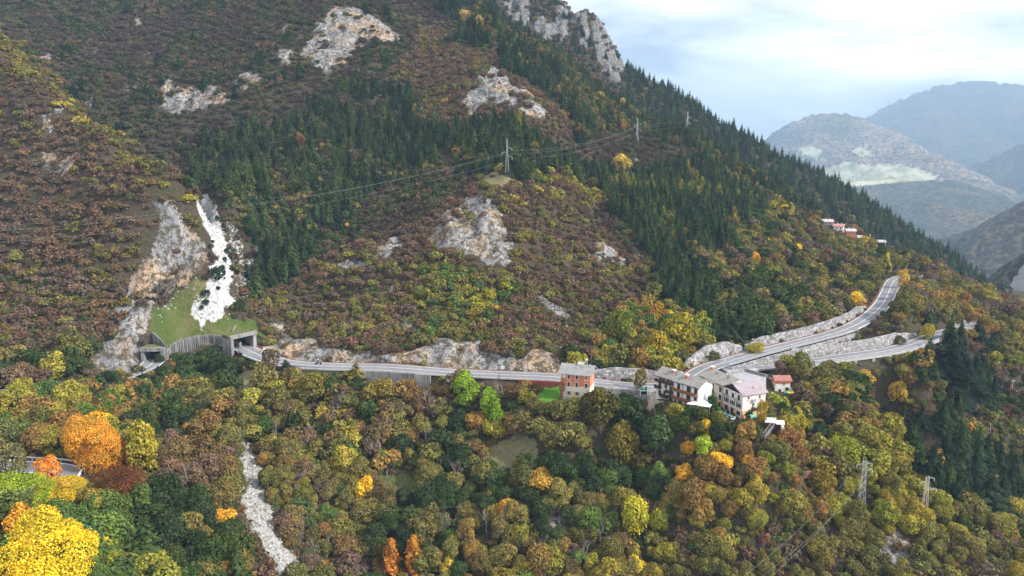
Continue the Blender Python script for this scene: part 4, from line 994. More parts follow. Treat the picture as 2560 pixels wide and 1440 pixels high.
MB().poly([(X1 - .3, -.62, HB + .05), (LB + .3, -.62, HB + .05), ((X1 + LB) / 2, -.62, HB + 2.1), (X1 - .3, -.37, HB + .05), (LB + .3, -.37, HB + .05), ((X1 + LB) / 2, -.37, HB + 2.1)], [(0, 1, 2), (3, 5, 4), (0, 3, 4, 1), (0, 2, 5, 3), (1, 4, 5, 2)]).build('gable_boarding', flatmat('black_boarding', (0.022, 0.024, 0.022), 0.85, 0.3), hB)
chimney(rB1, 4.2, 2.2, HB + 1.0, .22, 1.2, M_GUT, False, 'vent_pipe'); chimney(rB1, 9.2, 2.4, HB + 1.1, .3, 1.3, M_GUT, False, 'vent_pipe'); chimney(rB1, .6, 3.4, HB + 1.3, .9, 1.2); chimney(rB2, 18.0, 4.2, HB + .6, .14, 1.1, M_GUT, False, 'vent_pipe')
MB().box(-.6, X1 - .6, -.72, -.6, HB - .25, HB - .1).build('gutter', M_GUT, hB); MB().bar((X1 - .2, -.5, -3.5), (X1 - .2, -.5, HB), .09).build('downpipe', M_GUT, hB)
for u in (1.5, 5.0, 8.6):
    window(hB, u, 4.75, .85, 1.35, glass=M_SHUTD, frame=M_SHUTD, fw=.08); window(hB, u, 2.35, .85, 1.35, frame=M_SHUTD, fw=.08); window(hB, u, -.3, .8, 1.7, frame=M_SHUTD, fw=.08, sill=False)
FB = -.35
for u, w_, z_, h_ in ((12.0, .8, 4.6, 1.75), (14.7, .8, 4.95, 1.15), (17.3, .8, 4.5, 1.75)): window(hB, u, z_, w_, h_, 'front', FB, frame=M_SHUTD, fw=.07, sill=z_ > 4.7)
for u in (12.0, 14.7, 17.4): window(hB, u, 2.75, .85, 1.15, 'front', FB, shutters=M_SHUTD)
for u, w_, z_, h_ in ((11.7, 1.6, .35, 1.5), (14.4, 1.4, -.1, 1.95), (17.0, 1.6, .45, 1.25)): window(hB, u, z_, w_, h_, 'front', FB, frame=M_WHITE, fw=.1, sill=False)
for u in (11.3, 16.6): balcony(hB, u, u + 2.0, 4.5, .75, .75, M_STEEL, FB)
MB().box(X1 + .2, LB - .3, FB - .22, FB - .01, 2.15, 2.27).build('string_course', M_WHITE, hB)
# right end wall
for u, z_, w_, h_, sh in ((1.3, 5.4, .6, .9, None), (5.2, 5.3, .6, .9, None), (5.4, 2.9, .85, 1.15, M_SHUT), (3.0, 2.2, .8, 1.8, None)): window(hB, u, z_, w_, h_, 'right', LB, sh, frame=M_FRAME)
balcony(hB, 2.6, 4.4, 2.15, .7, .7, M_WOODD, LB, 'right'); balcony(hB, 2.8, 4.0, 4.7, .5, .7, M_STEEL, LB, 'right')
for k in range(2):
    a = MB().box(LB + .05, LB + .4, 3.3 + k * .7, 3.85 + k * .7, 2.9, 3.3).build('air_conditioner', M_WHITE, hB)
    MB().bar((LB + .41, 3.57 + k * .7, 3.1), (LB + .44, 3.57 + k * .7, 3.1), .15, 8).build('fan', M_GUT, a)

def boxthing(name, label, cat, px, py, Y, yaw, boxes, mat, group=None):
    x, y, z = P(px, py, Y); m = MB()
    for b in boxes: m.box(*b)
    o = m.build(name, mat); o.location = (x, y, z); o.rotation_euler = (0, 0, yaw); tag(o, label, cat, group); return o
# terrace in front of the cream hotel
t_ = empty('terrace', tuple(hB.location), YB); t_.scale = (SB, SB, SB); tag(t_, 'concrete terrace on a stained wall in front of the cream hotel', 'terrace')
MB().box(8.5, 20.2, -4.2, -.4, -.75, -.45).build('deck', M_CONCL, t_)
MB().box(8.6, 12.2, -4.0, -.6, -4.6, -.78).build('wall', M_CONCL, t_); MB().box(12.9, 15.2, -3.6, -.6, -4.6, -.78).build('wall', M_CONC, t_); MB().box(15.2, 20.0, -2.4, -.6, -4.6, -.78).build('wall', M_CONC, t_)
m = MB(); m.box(8.5, 20.2, -4.2, -4.14, .35, .42)
for x_ in np.arange(8.5, 20.3, .6): m.box(x_, x_ + .05, -4.2, -4.15, -.45, .35)
m.build('railing', M_STEEL, t_); window(t_, 10.0, -2.9, .6, .9, 'front', -4.0, frame=M_CONC)
def in_frame(fr, yaw, lx, ly, lz):
    return (fr[0] + lx * math.cos(yaw) - ly * math.sin(yaw), fr[1] + lx * math.sin(yaw) + ly * math.cos(yaw), fr[2] + lz)
B0 = tuple(hB.location)
_if0 = in_frame
def in_frame(fr, yaw, lx, ly, lz):
    k = SB if fr == B0 else 1.0
    return _if0(fr, yaw, lx * k, ly * k, lz * k)
tb = empty('table', in_frame(B0, YB, 12.6, -2.4, -.45), YB)
MB().box(-.7, .7, -.45, .45, .68, .74).build('tabletop', M_TEAL, tb)
l0 = MB().box(-.04, .04, -.04, .04, 0, .68).build('leg', M_STEEL, tb); l0.location = (-.6, -.36, 0)
for a, b in ((.6, -.36), (.6, .36), (-.6, .36)): l = l0.copy(); C.objects.link(l); l.parent = tb; l.location = (a, b, 0)
tag(tb, 'green topped terrace table nearest the left corner pillar of the hotel', 'table', 'tables on the hotel terrace')
def copy_tree(o, parent=None):
    kids = list(o.children); c = o.copy(); C.objects.link(c); c.parent = parent
    for k in kids: copy_tree(k, c)
    return c
for k, (lx, ly, lb) in enumerate(((14.9, -2.7, 'green topped terrace table in front of the dark doorway'), (17.2, -2.3, 'green topped terrace table in front of the flower box window'))):
    c = copy_tree(tb); c.location = in_frame(B0, YB, lx, ly, -.45); c['label'] = lb
ch = empty('chair', in_frame(B0, YB, 12.2, -3.2, -.45), YB)
MB().box(-.25, .25, -.25, .25, .42, .47).build('seat', M_WHITE, ch); MB().box(-.25, .25, -.27, -.22, .47, .95).build('backrest', M_WHITE, ch)
l0 = MB().box(-.025, .025, -.025, .025, 0, .42).build('leg', M_WHITE, ch); l0.location = (-.2, -.2, 0)
for a, b in ((.2, -.2), (.2, .2), (-.2, .2)): l = l0.copy(); C.objects.link(l); l.parent = ch; l.location = (a, b, 0)
tag(ch, 'white terrace chair left of the first green table', 'chair', 'chairs on the hotel terrace')
for lx, ly, rz, lb in ((13.5, -1.6, 3.0, 'white terrace chair behind the first green table'), (14.4, -3.5, .2, 'white terrace chair at the railing by the second green table'), (15.6, -1.9, 2.8, 'white terrace chair behind the second green table'), (16.7, -3.2, .1, 'white terrace chair at the railing by the third green table'), (18.4, -2.2, 1.6, 'white terrace chair at the right end of the third green table')):
    c = copy_tree(ch); c.location = in_frame(B0, YB, lx, ly, -.45); c.rotation_euler = (0, 0, YB + rz); c['label'] = lb
# round white table on the terrace corner
q = empty('round_table', in_frame(B0, YB, 19.3, -3.4, -.45)); tag(q, 'round white table on the right corner of the terrace', 'table')
MB().bar((0, 0, .68), (0, 0, .74), .6, 16).build('tabletop', M_WHITE, q); MB().bar((0, 0, 0), (0, 0, .68), .06, 8).build('leg', M_STEEL, q)
for k, (lx, lb) in enumerate(((11.2, 'potted plant by the left ground floor window of the cream hotel'), (13.6, 'potted plant left of the dark doorway of the cream hotel'), (16.3, 'potted plant right of the dark doorway of the cream hotel'))):
    q = empty('potted_plant', in_frame(B0, YB, lx, -.9, -.45)); tag(q, lb, 'plant', 'potted plants on the hotel terrace')
    MB().bar((0, 0, 0), (0, 0, .4), .18, 8, .26).build('pot', M_BRICK, q)
    r_ = np.random.default_rng(k); d = r_.normal(size=(120, 3)); d /= np.linalg.norm(d, axis=1, keepdims=True); m = MB()
    for v in d * .45 + [0, 0, .75]:
        a = r_.normal(size=3) * .12; b = r_.normal(size=3) * .12; m.poly([v, v + a, v + a + b, v + b], [(0, 1, 2, 3)])
    m.build('foliage', flatmat('pot_foliage', (0.05, 0.10, 0.03), 0.9, 0.4), q)
# marquee
mq = house('marquee', 'white marquee roof stretched between the two hotels', 'marquee', 1722, 1018, 179.5, rad(-20))
m = MB(); m.poly([(-.6, -1.2, 1.3), (5.6, -1.6, 1.2), (6.4, 3.0, 1.6), (1.4, 3.2, 1.7), (2.9, .9, 2.3), (-.6, -1.2, 1.2), (5.6, -1.6, 1.1), (6.4, 3.0, 1.5), (1.4, 3.2, 1.6)], [(0, 1, 4), (1, 2, 4), (2, 3, 4), (3, 0, 4), (0, 5, 6, 1), (1, 6, 7, 2), (2, 7, 8, 3), (3, 8, 5, 0)]); m.build('canopy', flatmat('white_canvas', (0.86, 0.86, 0.85), 0.8, 0.06), mq)
l0 = MB().bar((0, 0, -2.5), (0, 0, 1.3), .06).build('pole', M_STEEL, mq)
for a, b in ((-.5, -1.1), (5.5, -1.5), (6.3, 2.9), (1.4, 3.1)):
    if (a, b) == (-.5, -1.1): l0.location = (a, b, 0)
    else: l = l0.copy(); C.objects.link(l); l.parent = mq; l.location = (a, b, 0)
MB().box(1.8, 7.2, 3.4, 3.5, .4, 2.6).build('wind_screen', flatmat('dark_screen', (0.10, 0.115, 0.13), 0.6, 0.3), mq)
# hotel plinth wall below balcony hotel
boxthing('garden_wall', 'pale low garden wall in front of the balcony hotel ground floor', 'wall', 1690, 1018, 181.5, rad(-40), [(-.5, 6.5, -.2, .15, -2.2, .6)], M_RUBL)
for k, (px, py, lb) in enumerate(((1775, 1024, 'left green bin at the foot of the conifer by the cream hotel'), (1783, 1024, 'right green bin at the foot of the conifer by the cream hotel'))):
    e = house('waste_bin', lb, 'bin', px, py, 178.5, 0, 'green bins by the cream hotel')
    MB().poly([(-.35, -.3, 0), (.35, -.3, 0), (.35, .3, 0), (-.35, .3, 0), (-.42, -.37, .95), (.42, -.37, .95), (.42, .37, .95), (-.42, .37, .95)], [(0, 3, 2, 1), (0, 1, 5, 4), (1, 2, 6, 5), (2, 3, 7, 6), (3, 0, 4, 7)]).build('body', M_TEAL if k else M_GREEN, e); MB().slab([(-.45, -.42, 1.0), (.45, -.42, 1.0), (.45, .42, 1.08), (-.45, .42, 1.08)], .07).build('lid', M_GREEN, e)
e = house('water_tank', 'pale teal tank below the clipped shrub at the cream hotel', 'tank', 1874, 1047, 175.5, rad(10))
MB().bar((0, 0, .6), (1.6, 0, .6), .58, 14).build('body', M_TEAL, e); MB().box(.1, .3, -.5, .5, -.5, .3).box(1.3, 1.5, -.5, .5, -.5, .3).build('stand', M_STEEL, e); MB().bar((.8, 0, 1.15), (.8, 0, 1.3), .2, 8).build('cap', M_GREEN, e)

# orange topped shed
hC = house('orange_topped_shed', 'small white hut with an orange upper wall and worn red tiles beside the cream hotel', 'shed', 1937, 982, 202.0, rad(-2))
gable_walls(MB(), 0, 4.5, 0, 3.6, -1.6, 4.0, .9).build('wall', plaster_two('white_orange_plaster', (0.72, 0.20, 0.07), (0.76, 0.72, 0.66), 2.9), hC)
gable_roof(hC, 0, 4.5, 0, 3.6, 4.0, .9, tile_mat('worn_red_tiles', (0.36, 0.13, 0.10), (0.48, 0.26, 0.22), 0, 3, (0.62, 0.56, 0.52)), .45)
window(hC, 2.3, 2.55, .5, .85, glass=M_DARK, sill=False); window(hC, 1.1, -.2, .7, 1.3, glass=M_DARK, sill=False, frame=M_KERB); window(hC, 3.1, .75, .95, 1.05, glass=M_DARK, sill=False)
MB().poly([(4.52, .2, 1.9), (5.5, .2, .9), (5.5, 2.4, .9), (4.52, 2.4, 1.9), (4.52, .2, -1.2), (5.4, .2, -1.2), (5.4, 2.4, -1.2), (4.52, 2.4, -1.2)], [(0, 1, 2, 3), (0, 4, 5, 1), (1, 5, 6, 2), (2, 6, 7, 3)]).build('lean_to', M_WHITE, hC)
for k, (px, mt, lb) in enumerate(((1962, M_GREEN, 'dark green waste container below the orange topped shed'), (1970, M_YELLOW, 'yellow waste container below the orange topped shed, middle one'), (1979, M_YELLOW, 'rightmost yellow waste container below the orange topped shed'))):
    e = house('waste_container', lb, 'container', px, 988, 200.2, rad(4), 'waste containers by the shed')
    MB().poly([(0, 0, -.6), (.85, 0, -.6), (.85, .7, -.6), (0, .7, -.6), (-.05, -.06, .65), (.9, -.06, .65), (.9, .76, .65), (-.05, .76, .65)], [(0, 3, 2, 1), (0, 1, 5, 4), (1, 2, 6, 5), (2, 3, 7, 6), (3, 0, 4, 7)]).build('body', mt, e); MB().slab([(-.1, -.1, .72), (.95, -.1, .72), (.95, .8, .95), (-.1, .8, .95)], .07).build('lid', mt if k != 2 else M_YELLOW, e)
# garden shed with metal roof and steps
hD = house('garden_shed', 'open garden shed with two pale metal roof sheets on the slope below the shrub garden', 'shed', 1914, 1072, 173.5, rad(-12))
MB().slab([(-.4, -.6, 2.0), (2.4, -.6, 1.95), (2.8, 1.8, 2.6), (.2, 1.8, 2.65)], .08).build('roof_sheet', flatmat('grey_violet_sheet', (0.52, 0.48, 0.52), 0.6, 0.15), hD); MB().slab([(2.3, -.6, 1.75), (4.6, -.6, 1.7), (4.8, 1.4, 2.15), (2.5, 1.4, 2.2)], .08).build('roof_sheet', flatmat('pale_sheet', (0.66, 0.65, 0.56), 0.6, 0.15), hD)
MB().box(.1, 4.3, 1.2, 1.3, -1.5, 2.0).build('back_wall', M_WOODD, hD); MB().box(.1, .22, -.3, 1.2, -1.5, 1.9).box(2.2, 2.34, -.3, 1.2, -1.5, 1.8).build('post', M_WOODD, hD); MB().box(3.9, 4.6, -.2, 1.1, -1.4, .95).build('side_panel', M_FRAME, hD)
st_ = house('garden_steps', 'rusty railed garden steps running down left from the garden shed', 'steps', 1908, 1096, 169.5, rad(40))
m = MB()
for k in range(10): m.box(k * .42, k * .42 + .46, -.4, .4, k * .24 - .3, k * .24)
m.build('tread', M_CONC, st_)
for s in (-.45, .45): MB().bar((0, s, .8), (4.2, s, 3.1), .04).bar((0, s, .4), (4.2, s, 2.7), .03).bar((0, s, -.2), (0, s, .8), .04).bar((2.1, s, .8), (2.1, s, 1.95), .04).bar((4.2, s, 2), (4.2, s, 3.1), .04).build('handrail', flatmat('pink_grey_rail', (0.48, 0.40, 0.38), 0.6, 0.2), st_)
# tiled hut in the wood
_qh = hit(2020, 1208)
hE = house('tiled_hut', 'small hut with a rusty red tiled roof alone in the lower right wood', 'hut', 2003, 1208, _qh[1] if _qh else 172.5, rad(8))
gable_walls(MB(), 0, 3.7, 0, 2.8, -1.5, 1.6, .8).build('wall', M_CONCL, hE)
gable_roof(hE, 0, 3.7, 0, 2.8, 1.6, .8, tile_mat('rusty_tiles', (0.34, 0.15, 0.12), (0.44, 0.24, 0.20), 0, 3, (0.5, 0.42, 0.40)), .35)
window(hE, .4, .35, 2.8, .9, glass=M_DARK, sill=False, frame=M_WHITE, fw=.08)
# notice boards at the roadside
nb = house('notice_board', 'green panels above a dark open box at the roadside left of the balcony hotel', 'board', 1601, 986, 191.6, rad(0))
MB().box(0, .12, 0, .8, -.4, .95).box(2.0, 2.12, 0, .8, -.4, .95).box(-.05, 2.2, 0, .85, .95, 1.08).build('stand', M_WHITE, nb); MB().box(.15, 1.95, .55, .6, -.2, .92).build('box_back', M_DARK, nb)
MB().box(.0, 1.0, .1, .16, 1.12, 1.95).build('panel', flatmat('sea_green_panel', (0.08, 0.33, 0.27), 0.6, 0.2), nb); MB().box(1.15, 1.95, .1, .16, 1.12, 2.3).build('panel', M_GREEN, nb)
bx = house('meter_cabinet', 'small white cabinet right of the green panels', 'cabinet', 1622, 984, 191.6, 0); MB().box(0, .55, 0, .4, -.2, .65).build('body', M_WHITE, bx); MB().box(.04, .51, -.02, -.004, .0, .6).build('door', M_FRAME, bx)
# poles, lamps, signs --------------------------------------------------------
def pole(name, label, cat, px, pyb, Y, h, r=.07, mat=M_PALE, lamp=False, arm=None, group=None):
    x, y, z = P(px, pyb, Y); z = min(z, float(gz(x, y)) + .3); e = empty(name, (x, y, z)); tag(e, label, cat, group)
    MB().bar((0, 0, -.6), (0, 0, h), r, 8, r * .7).build('post', mat, e)
    if lamp: MB().bar((0, 0, h), (-1.0, -.2, h + .12), .05).build('arm', mat, e); MB().box(-1.6, -.9, -.35, -.05, h + .05, h + .18).build('lamp_head', M_WHITE, e)
    if arm: MB().box(-arm, arm, -.06, .06, h - .5, h - .38).build('crossarm', mat, e)
    return e
pole('utility_pole', 'pale concrete pole standing in the grass left of the balcony hotel', 'pole', 1628.5, 1010, 186.0, 4.9, .12)
pole('street_lamp', 'thin street lamp at the roadside right of the salmon house', 'lamp', 1528.5, 965, 196.0, 5.2, .05, M_STEEL, True)
pole('street_lamp', 'tall thin lamp post beside the car park behind the cream hotel', 'lamp', 1893, 968, 207.5, 5.8, .06, M_STEEL, True)
pole('street_lamp', 'lamp post above the stone wall near the knoll', 'lamp', 1889.5, 878, 232, 4.2, .05, M_STEEL, True)
pole('utility_pole', 'small wood pole right of the brown slope with a wire down to the road', 'pole', 1802, 812, 247, 5.5, .1)
pole('utility_pole', 'small pole at the right border of the brown slope above the golden wood', 'pole', 1636, 800, 246, 5.5, .1)
pole('concrete_pole', 'white concrete pole on the rocky crest right of the front pylon', 'pole', 2289, 1191, 184, 8.0, .16, M_PALE, arm=.35)
pole('utility_pole', 'white pole with a short crossarm among bushes near the right edge', 'pole', 2532, 960, 268, 6.0, .12, M_PALE, arm=.8)
for k, (px, lb) in enumerate(((2477, 'left white pole of the pair in the bushes at far right'), (2482, 'right white pole of the pair in the bushes at far right'))): pole('utility_pole', lb, 'pole', px, 1020 + k, 246, 4.2 - k * .7, .12, M_PALE, arm=.7 if k == 0 else None, group='paired poles')
def sign(label, px, py, Y, h, shapes, group=None):
    x, y, z = P(px, py, Y); e = empty('road_sign', (x, y, z)); tag(e, label, 'road sign', group)
    MB().bar((0, 0, -1.0), (0, 0, h), .04, 6).build('post', M_STEEL, e)
    for nm, kind_, zc, s, mt in shapes:
        n = {'tri': 3, 'rect': 4, 'round': 14}[kind_]; a0 = {'tri': math.pi / 2, 'rect': math.pi / 4, 'round': 0}[kind_]
        v = [(math.cos(a0 + 6.2832 * k / n) * s, -.06, zc + math.sin(a0 + 6.2832 * k / n) * s) for k in range(n)]; v += [(p[0], -.02, p[2]) for p in v]
        MB().poly(v, [tuple(range(n))[::-1], tuple(range(n, 2 * n))] + [(k, (k + 1) % n, n + (k + 1) % n, n + k) for k in range(n)]).build(nm, mt, e)
    return e
sign('white triangular road sign right of the right tunnel mouth', 661, 884, 222.5, 1.9, [('sign_plate', 'tri', 1.6, .6, M_WHITE)])
sign('pale blue road sign at the foot of the rock face by the road', 1257, 932, 206.5, 2.2, [('sign_plate', 'rect', 1.8, .75, flatmat('pale_blue_sign', (0.42, 0.58, 0.66), 0.5, 0.15))])
sign('round and triangular road signs on the outside of the far road bend', 2235.5, 736, 312, 2.4, [('sign_plate', 'round', 2.3, .35, M_WHITE), ('sign_plate', 'tri', 1.55, .6, M_FRAME)])
sign('small blue road sign post at the road bend behind the cream hotel', 1812, 912, 214.5, 1.8, [('sign_plate', 'rect', 1.5, .45, flatmat('pale_blue_sign', (0.42, 0.58, 0.66), 0.5, 0.15))])

# car park, lanes ---------------------------------------------------------------
def flat_area(name, pts, mat, lift=.03, thick=None):
    v = [P(*p) for p in pts]; m = MB(); m.slab([(a, b, c + lift) for a, b, c in v], thick or .5); o = m.build(name, mat); tag(o, kind='structure'); return o
M_PAVE = flatmat('car_park_asphalt', (0.36, 0.35, 0.37), 0.9, 0.25, .4)
zc_ = CAMZ - 62.6
def ppz(px, py, z=zc_):
    k = kz(py); Y = (z - CAMZ) / k; return P(px, py, Y)
m = MB(); m.slab([ppz(*a) for a in ((1775, 955), (1775, 915), (1868, 916), (1915, 938), (1915, 985), (1860, 985))], 1.2); o = m.build('car_park', M_PAVE); tag(o, kind='structure')
m = MB(); m.slab([tuple(np.array(ppz(*a)) + [0, 0, .02]) for a in ((1797, 928), (1800, 918), (1868, 917), (1866, 926), (1822, 938))], .015); o = m.build('pavement', flatmat('pale_pavement', (0.55, 0.53, 0.54), 0.9, 0.15, .5)); tag(o, kind='structure')
m = MB()
pw = [np.array(ppz(*a)) for a in ((1822, 940), (1862, 928), (1916, 943))]
for a, b in zip(pw[:-1], pw[1:]):
    d = (b - a)[:2]; d /= np.hypot(*d); nn = np.array([-d[1], d[0]]) * .25
    m.poly([(a[0], a[1], a[2]), (b[0], b[1], b[2]), (b[0], b[1], b[2] + .9), (a[0], a[1], a[2] + .9), (a[0] + nn[0], a[1] + nn[1], a[2]), (b[0] + nn[0], b[1] + nn[1], b[2]), (b[0] + nn[0], b[1] + nn[1], b[2] + .9), (a[0] + nn[0], a[1] + nn[1], a[2] + .9)], [(0, 1, 2, 3), (7, 6, 5, 4), (3, 2, 6, 7), (0, 3, 7, 4), (1, 5, 6, 2)])
o = m.build('parapet_wall', M_CONCL); tag(o, 'low pale parapet wall round the car park behind the cream hotel', 'wall')

# hamlet on the ridge --------------------------------------------------------
HR = tile_mat('pink_red_tiles', (0.50, 0.24, 0.20), (0.60, 0.33, 0.28), 0, 1.6, (0.7, 0.6, 0.58))
for (px, py, Y, yaw, W_, D_, H_, top, roof, lb) in (
    (2056, 563, 445, -14, 7.0, 6, 3.6, (0.40, 0.38, 0.36), 'p', 'uppermost hamlet house with a pale pink roof, leftmost on the ridge'),
    (2083, 578, 441, -30, 6.4, 6, 4.6, (0.80, 0.78, 0.75), 'r', 'hamlet house with a bright white gable end, second from left on the ridge'),
    (2116, 592, 438, -14, 5.8, 6, 5.0, (0.62, 0.22, 0.14), 'p', 'coral red hamlet house, third from left on the ridge'),
    (2145, 599, 436, -8, 3.4, 4, 2.4, (0.55, 0.54, 0.50), 'g', 'small pale shed in the hamlet right of the coral red house'),
    (2180, 612, 436, -10, 9.4, 6, 3.0, (0.45, 0.40, 0.34), 'g', 'long grey roofed hamlet barn, rightmost on the ridge')):
    q_ = hit(px, py)
    if q_ and 380 < q_[1] < 470: Y = q_[1]
    e = house('hamlet_house', lb, 'house', px, py, Y + 2, rad(yaw), 'houses of the ridge hamlet'); e.location.z -= .8; e.scale = (.85, .85, .85)
    gable_walls(MB(), 0, W_, 0, D_, -3, H_, 1.3).build('wall', flatmat('hamlet_wall_%.2f_%.2f' % top[:2], top, 0.9, 0.15), e)
    r = gable_roof(e, 0, W_, 0, D_, H_, 1.3, {'p': tile_mat('pale_pink_tiles', (0.58, 0.46, 0.46), (0.66, 0.55, 0.55), 0, 1.6, (0.75, 0.7, 0.7)), 'r': HR, 'g': M_KERB}[roof], .6)
    if roof != 'g': chimney(r, W_ * .35, D_ * .5, H_ + 1.2, .6, 1.1, M_FRAME, False); chimney(r, W_ * .75, D_ * .5, H_ + 1.2, .5, 1.0, M_FRAME, False)
    for u in (.25, .65): window(e, W_ * u, H_ - 2.0, .8, 1.1, glass=M_DARK, sill=False)
pole('utility_pole', 'pale pole between the hamlet shed and the grey barn', 'pole', 2174, 605, 437, 5.2, .16, M_PALE, arm=.6)

# pylons and cables ------------------------------------------------------------
def pylon(label, px, pyb, Y, h, w0, w1, arms, bare, mats, split=None, yaw=0.0, up=None):
    x, y, z = P(px, pyb, Y); zg = float(gz(x, y)) if up is None else up
    e = empty('lattice_pylon', (x, y, z), yaw); tag(e, label, 'pylon', 'lattice pylons of the power line')
    m = MB(); n = int(h / (w0 * .9)) + 3; r = .044 * h / 14 + .014
    lv = [h * (1 - (1 - k / n) ** 1.0) for k in range(n + 1)]
    W = lambda z_: w0 + (w1 - w0) * min(1, z_ / (h * .8))
    cor = lambda z_, k: (W(z_) / 2 * (1, 1, -1, -1)[k], W(z_) / 2 * (1, -1, -1, 1)[k], z_)
    for k in range(4): 
        for a, b in zip(lv[:-1], lv[1:]): m.bar(cor(a, k), cor(b, k), r * 1.15, 4)
    m.bar((0, 0, -1), (0, 0, -.5), .1, 4)
    for k in range(4): m.bar((cor(0, k)[0] * 1.05, cor(0, k)[1] * 1.05, -4.0), cor(0, k), r * 1.2, 4)
    m.build('frame', mats[0], e)
    b_ = MB()
    for i, (a, b) in enumerate(zip(lv[:-1], lv[1:])):
        for k in range(4):
            c = (k + 1) % 4
            b_.bar(cor(a, k if i % 2 else c), cor(b, c if i % 2 else k), r * .7, 4)
            if bare: b_.bar(cor(a, c if i % 2 else k), cor(b, k if i % 2 else c), r * .7, 4)
    b_.build('bracing', mats[1], e)
    tips = []
    for (zz, L) in arms:
        a = MB(); a.bar((0, 0, zz), (L, 0, zz + .1), r, 4).bar((0, 0, zz + h * .05), (L, 0, zz + .1), r * .8, 4)
        arm = a.build('crossarm', mats[0], e)
        MB().bar((L, 0, zz + .1), (L * 1.02, 0, zz - h * .055), r * 1.3, 6).build('insulator', flatmat('glass_insulator', (0.55, 0.66, 0.64), 0.3, 0.2), arm)
        tips.append(Vector(in_frame((x, y, z), yaw, L, 0, zz - h * .055)))
    return e, tips
pA, tA = pylon('grey lattice pylon on the apex above the big white cliff', 1268, 442, 331.0, 17.6, 2.0, .45, [(13.2, 2.2), (11.3, -2.4), (9.2, 2.3)], True, (M_STEEL, M_STEEL))
pB, tB = pylon('grey lattice pylon on the ridge right of the conifer slope', 1592, 362, 486, 18.0, 2.0, .5, [(14.4, 2.0), (12.6, -2.2), (10.4, 2.0)], True, (M_STEEL, M_STEEL))
pC, tC = pylon('farthest grey lattice pylon, seen against the bluish ridge', 1717, 347, 506, 19.0, 2.0, .5, [(15.2, 2.0), (13.4, -1.2), (11.0, 2.0)], True, (M_STEEL, M_STEEL))
pD, tD = pylon('tall grey lattice pylon in the lower right wood with cables to the lower left', 2152, 1272, 165.5, 13.4, 1.55, .75, [(12.4, 1.7), (11.9, -1.9), (10.7, 1.9)], False, (M_STEEL, M_STEEL), yaw=rad(-8))
pE, tE = pylon('rusty footed lattice pylon near the lower right crest', 2308, 1300, 166.5, 12.0, 1.4, .6, [(11.6, 1.6), (10.2, -1.6), (8.6, 2.4)], False, (M_PALE, flatmat('rusty_pale_paint', (0.50, 0.36, 0.26), 0.8, 0.3, 1.2)), yaw=rad(-10))
def cable(pts, label, sag=.02, r=.045, group=None, mat=None, name='power_cable'):
    cu = bpy.data.curves.new(name, 'CURVE'); cu.dimensions = '3D'; cu.bevel_depth = r; cu.bevel_resolution = 1
    for a, b in zip(pts[:-1], pts[1:]):
        a = Vector(a); b = Vector(b); L = (b - a).length; n = 24; sp = cu.splines.new('POLY'); sp.points.add(n)
        for k in range(n + 1):
            t = k / n; p = a.lerp(b, t); sp.points[k].co = (p.x, p.y, p.z - 4 * sag * L * t * (1 - t), 1)
    o = bpy.data.objects.new(name, cu); C.objects.link(o)
    # to mesh so that it is plain geometry
    dg = bpy.context.evaluated_depsgraph_get(); me = bpy.data.meshes.new_from_object(o.evaluated_get(dg)); me.name = name
    bpy.data.objects.remove(o); o = bpy.data.objects.new(name, me); C.objects.link(o)
    me.materials.clear(); me.materials.append(mat or M_CABLE); tag(o, label, 'cable', group); return o
M_CABLE = flatmat('aluminium_cable', (0.30, 0.30, 0.30), 0.5, 0.1, 1.0)
G = 'cables of the upper power line'
cable([P(-260, 573, 215), tA[1]], 'upper one of the three cables crossing the scree to the middle pylon', .032, .020, G)
cable([P(-260, 590, 212), tA[0]], 'middle one of the three cables crossing the scree to the middle pylon', .032, .020, G)
cable([P(-260, 622, 210), tA[2]], 'lowest one of the three cables crossing the scree to the middle pylon', .030, .020, G)
for i, nm in enumerate(('upper', 'left', 'lower')): cable([tA[i], tB[i]], '%s cable between the middle pylon and the ridge pylon' % nm, .022, .03, G); cable([tB[i], tC[i]], '%s cable between the ridge pylon and the farthest pylon' % nm, .02, .03, G)
for i, (px, nm) in enumerate(((1900, 'rightmost'), (1810, 'leftmost'), (1850, 'middle'))):
    cable([tD[i], P(px - 120, 1560, 92 + i)], '%s of the three cables running down left from the front pylon' % nm, .03, .014, 'cables of the lower power line')
cable([P(560, 1284, 122), P(1190, 1263, 130)], 'single thin cable crossing low above the stony gully', .012, .010)
cable([P(1535, 962, 197), P(1565, 903, 222)], 'guy wire rising from the road into the golden wood', .0, .03)
cable([P(1480, 922, 201), P(1560, 945, 198), P(1640, 955, 199)], 'thin wire from the salmon house gable to the balcony hotel', .01, .02)
cable([P(1802, 790, 247), P(1880, 874, 228)], 'pale wire from the small wood pole down to the upper road', .015, .03)
cable([P(1802, 790, 247), P(1852, 745, 262)], 'pale wire from the small wood pole up into the wood', .01, .03)

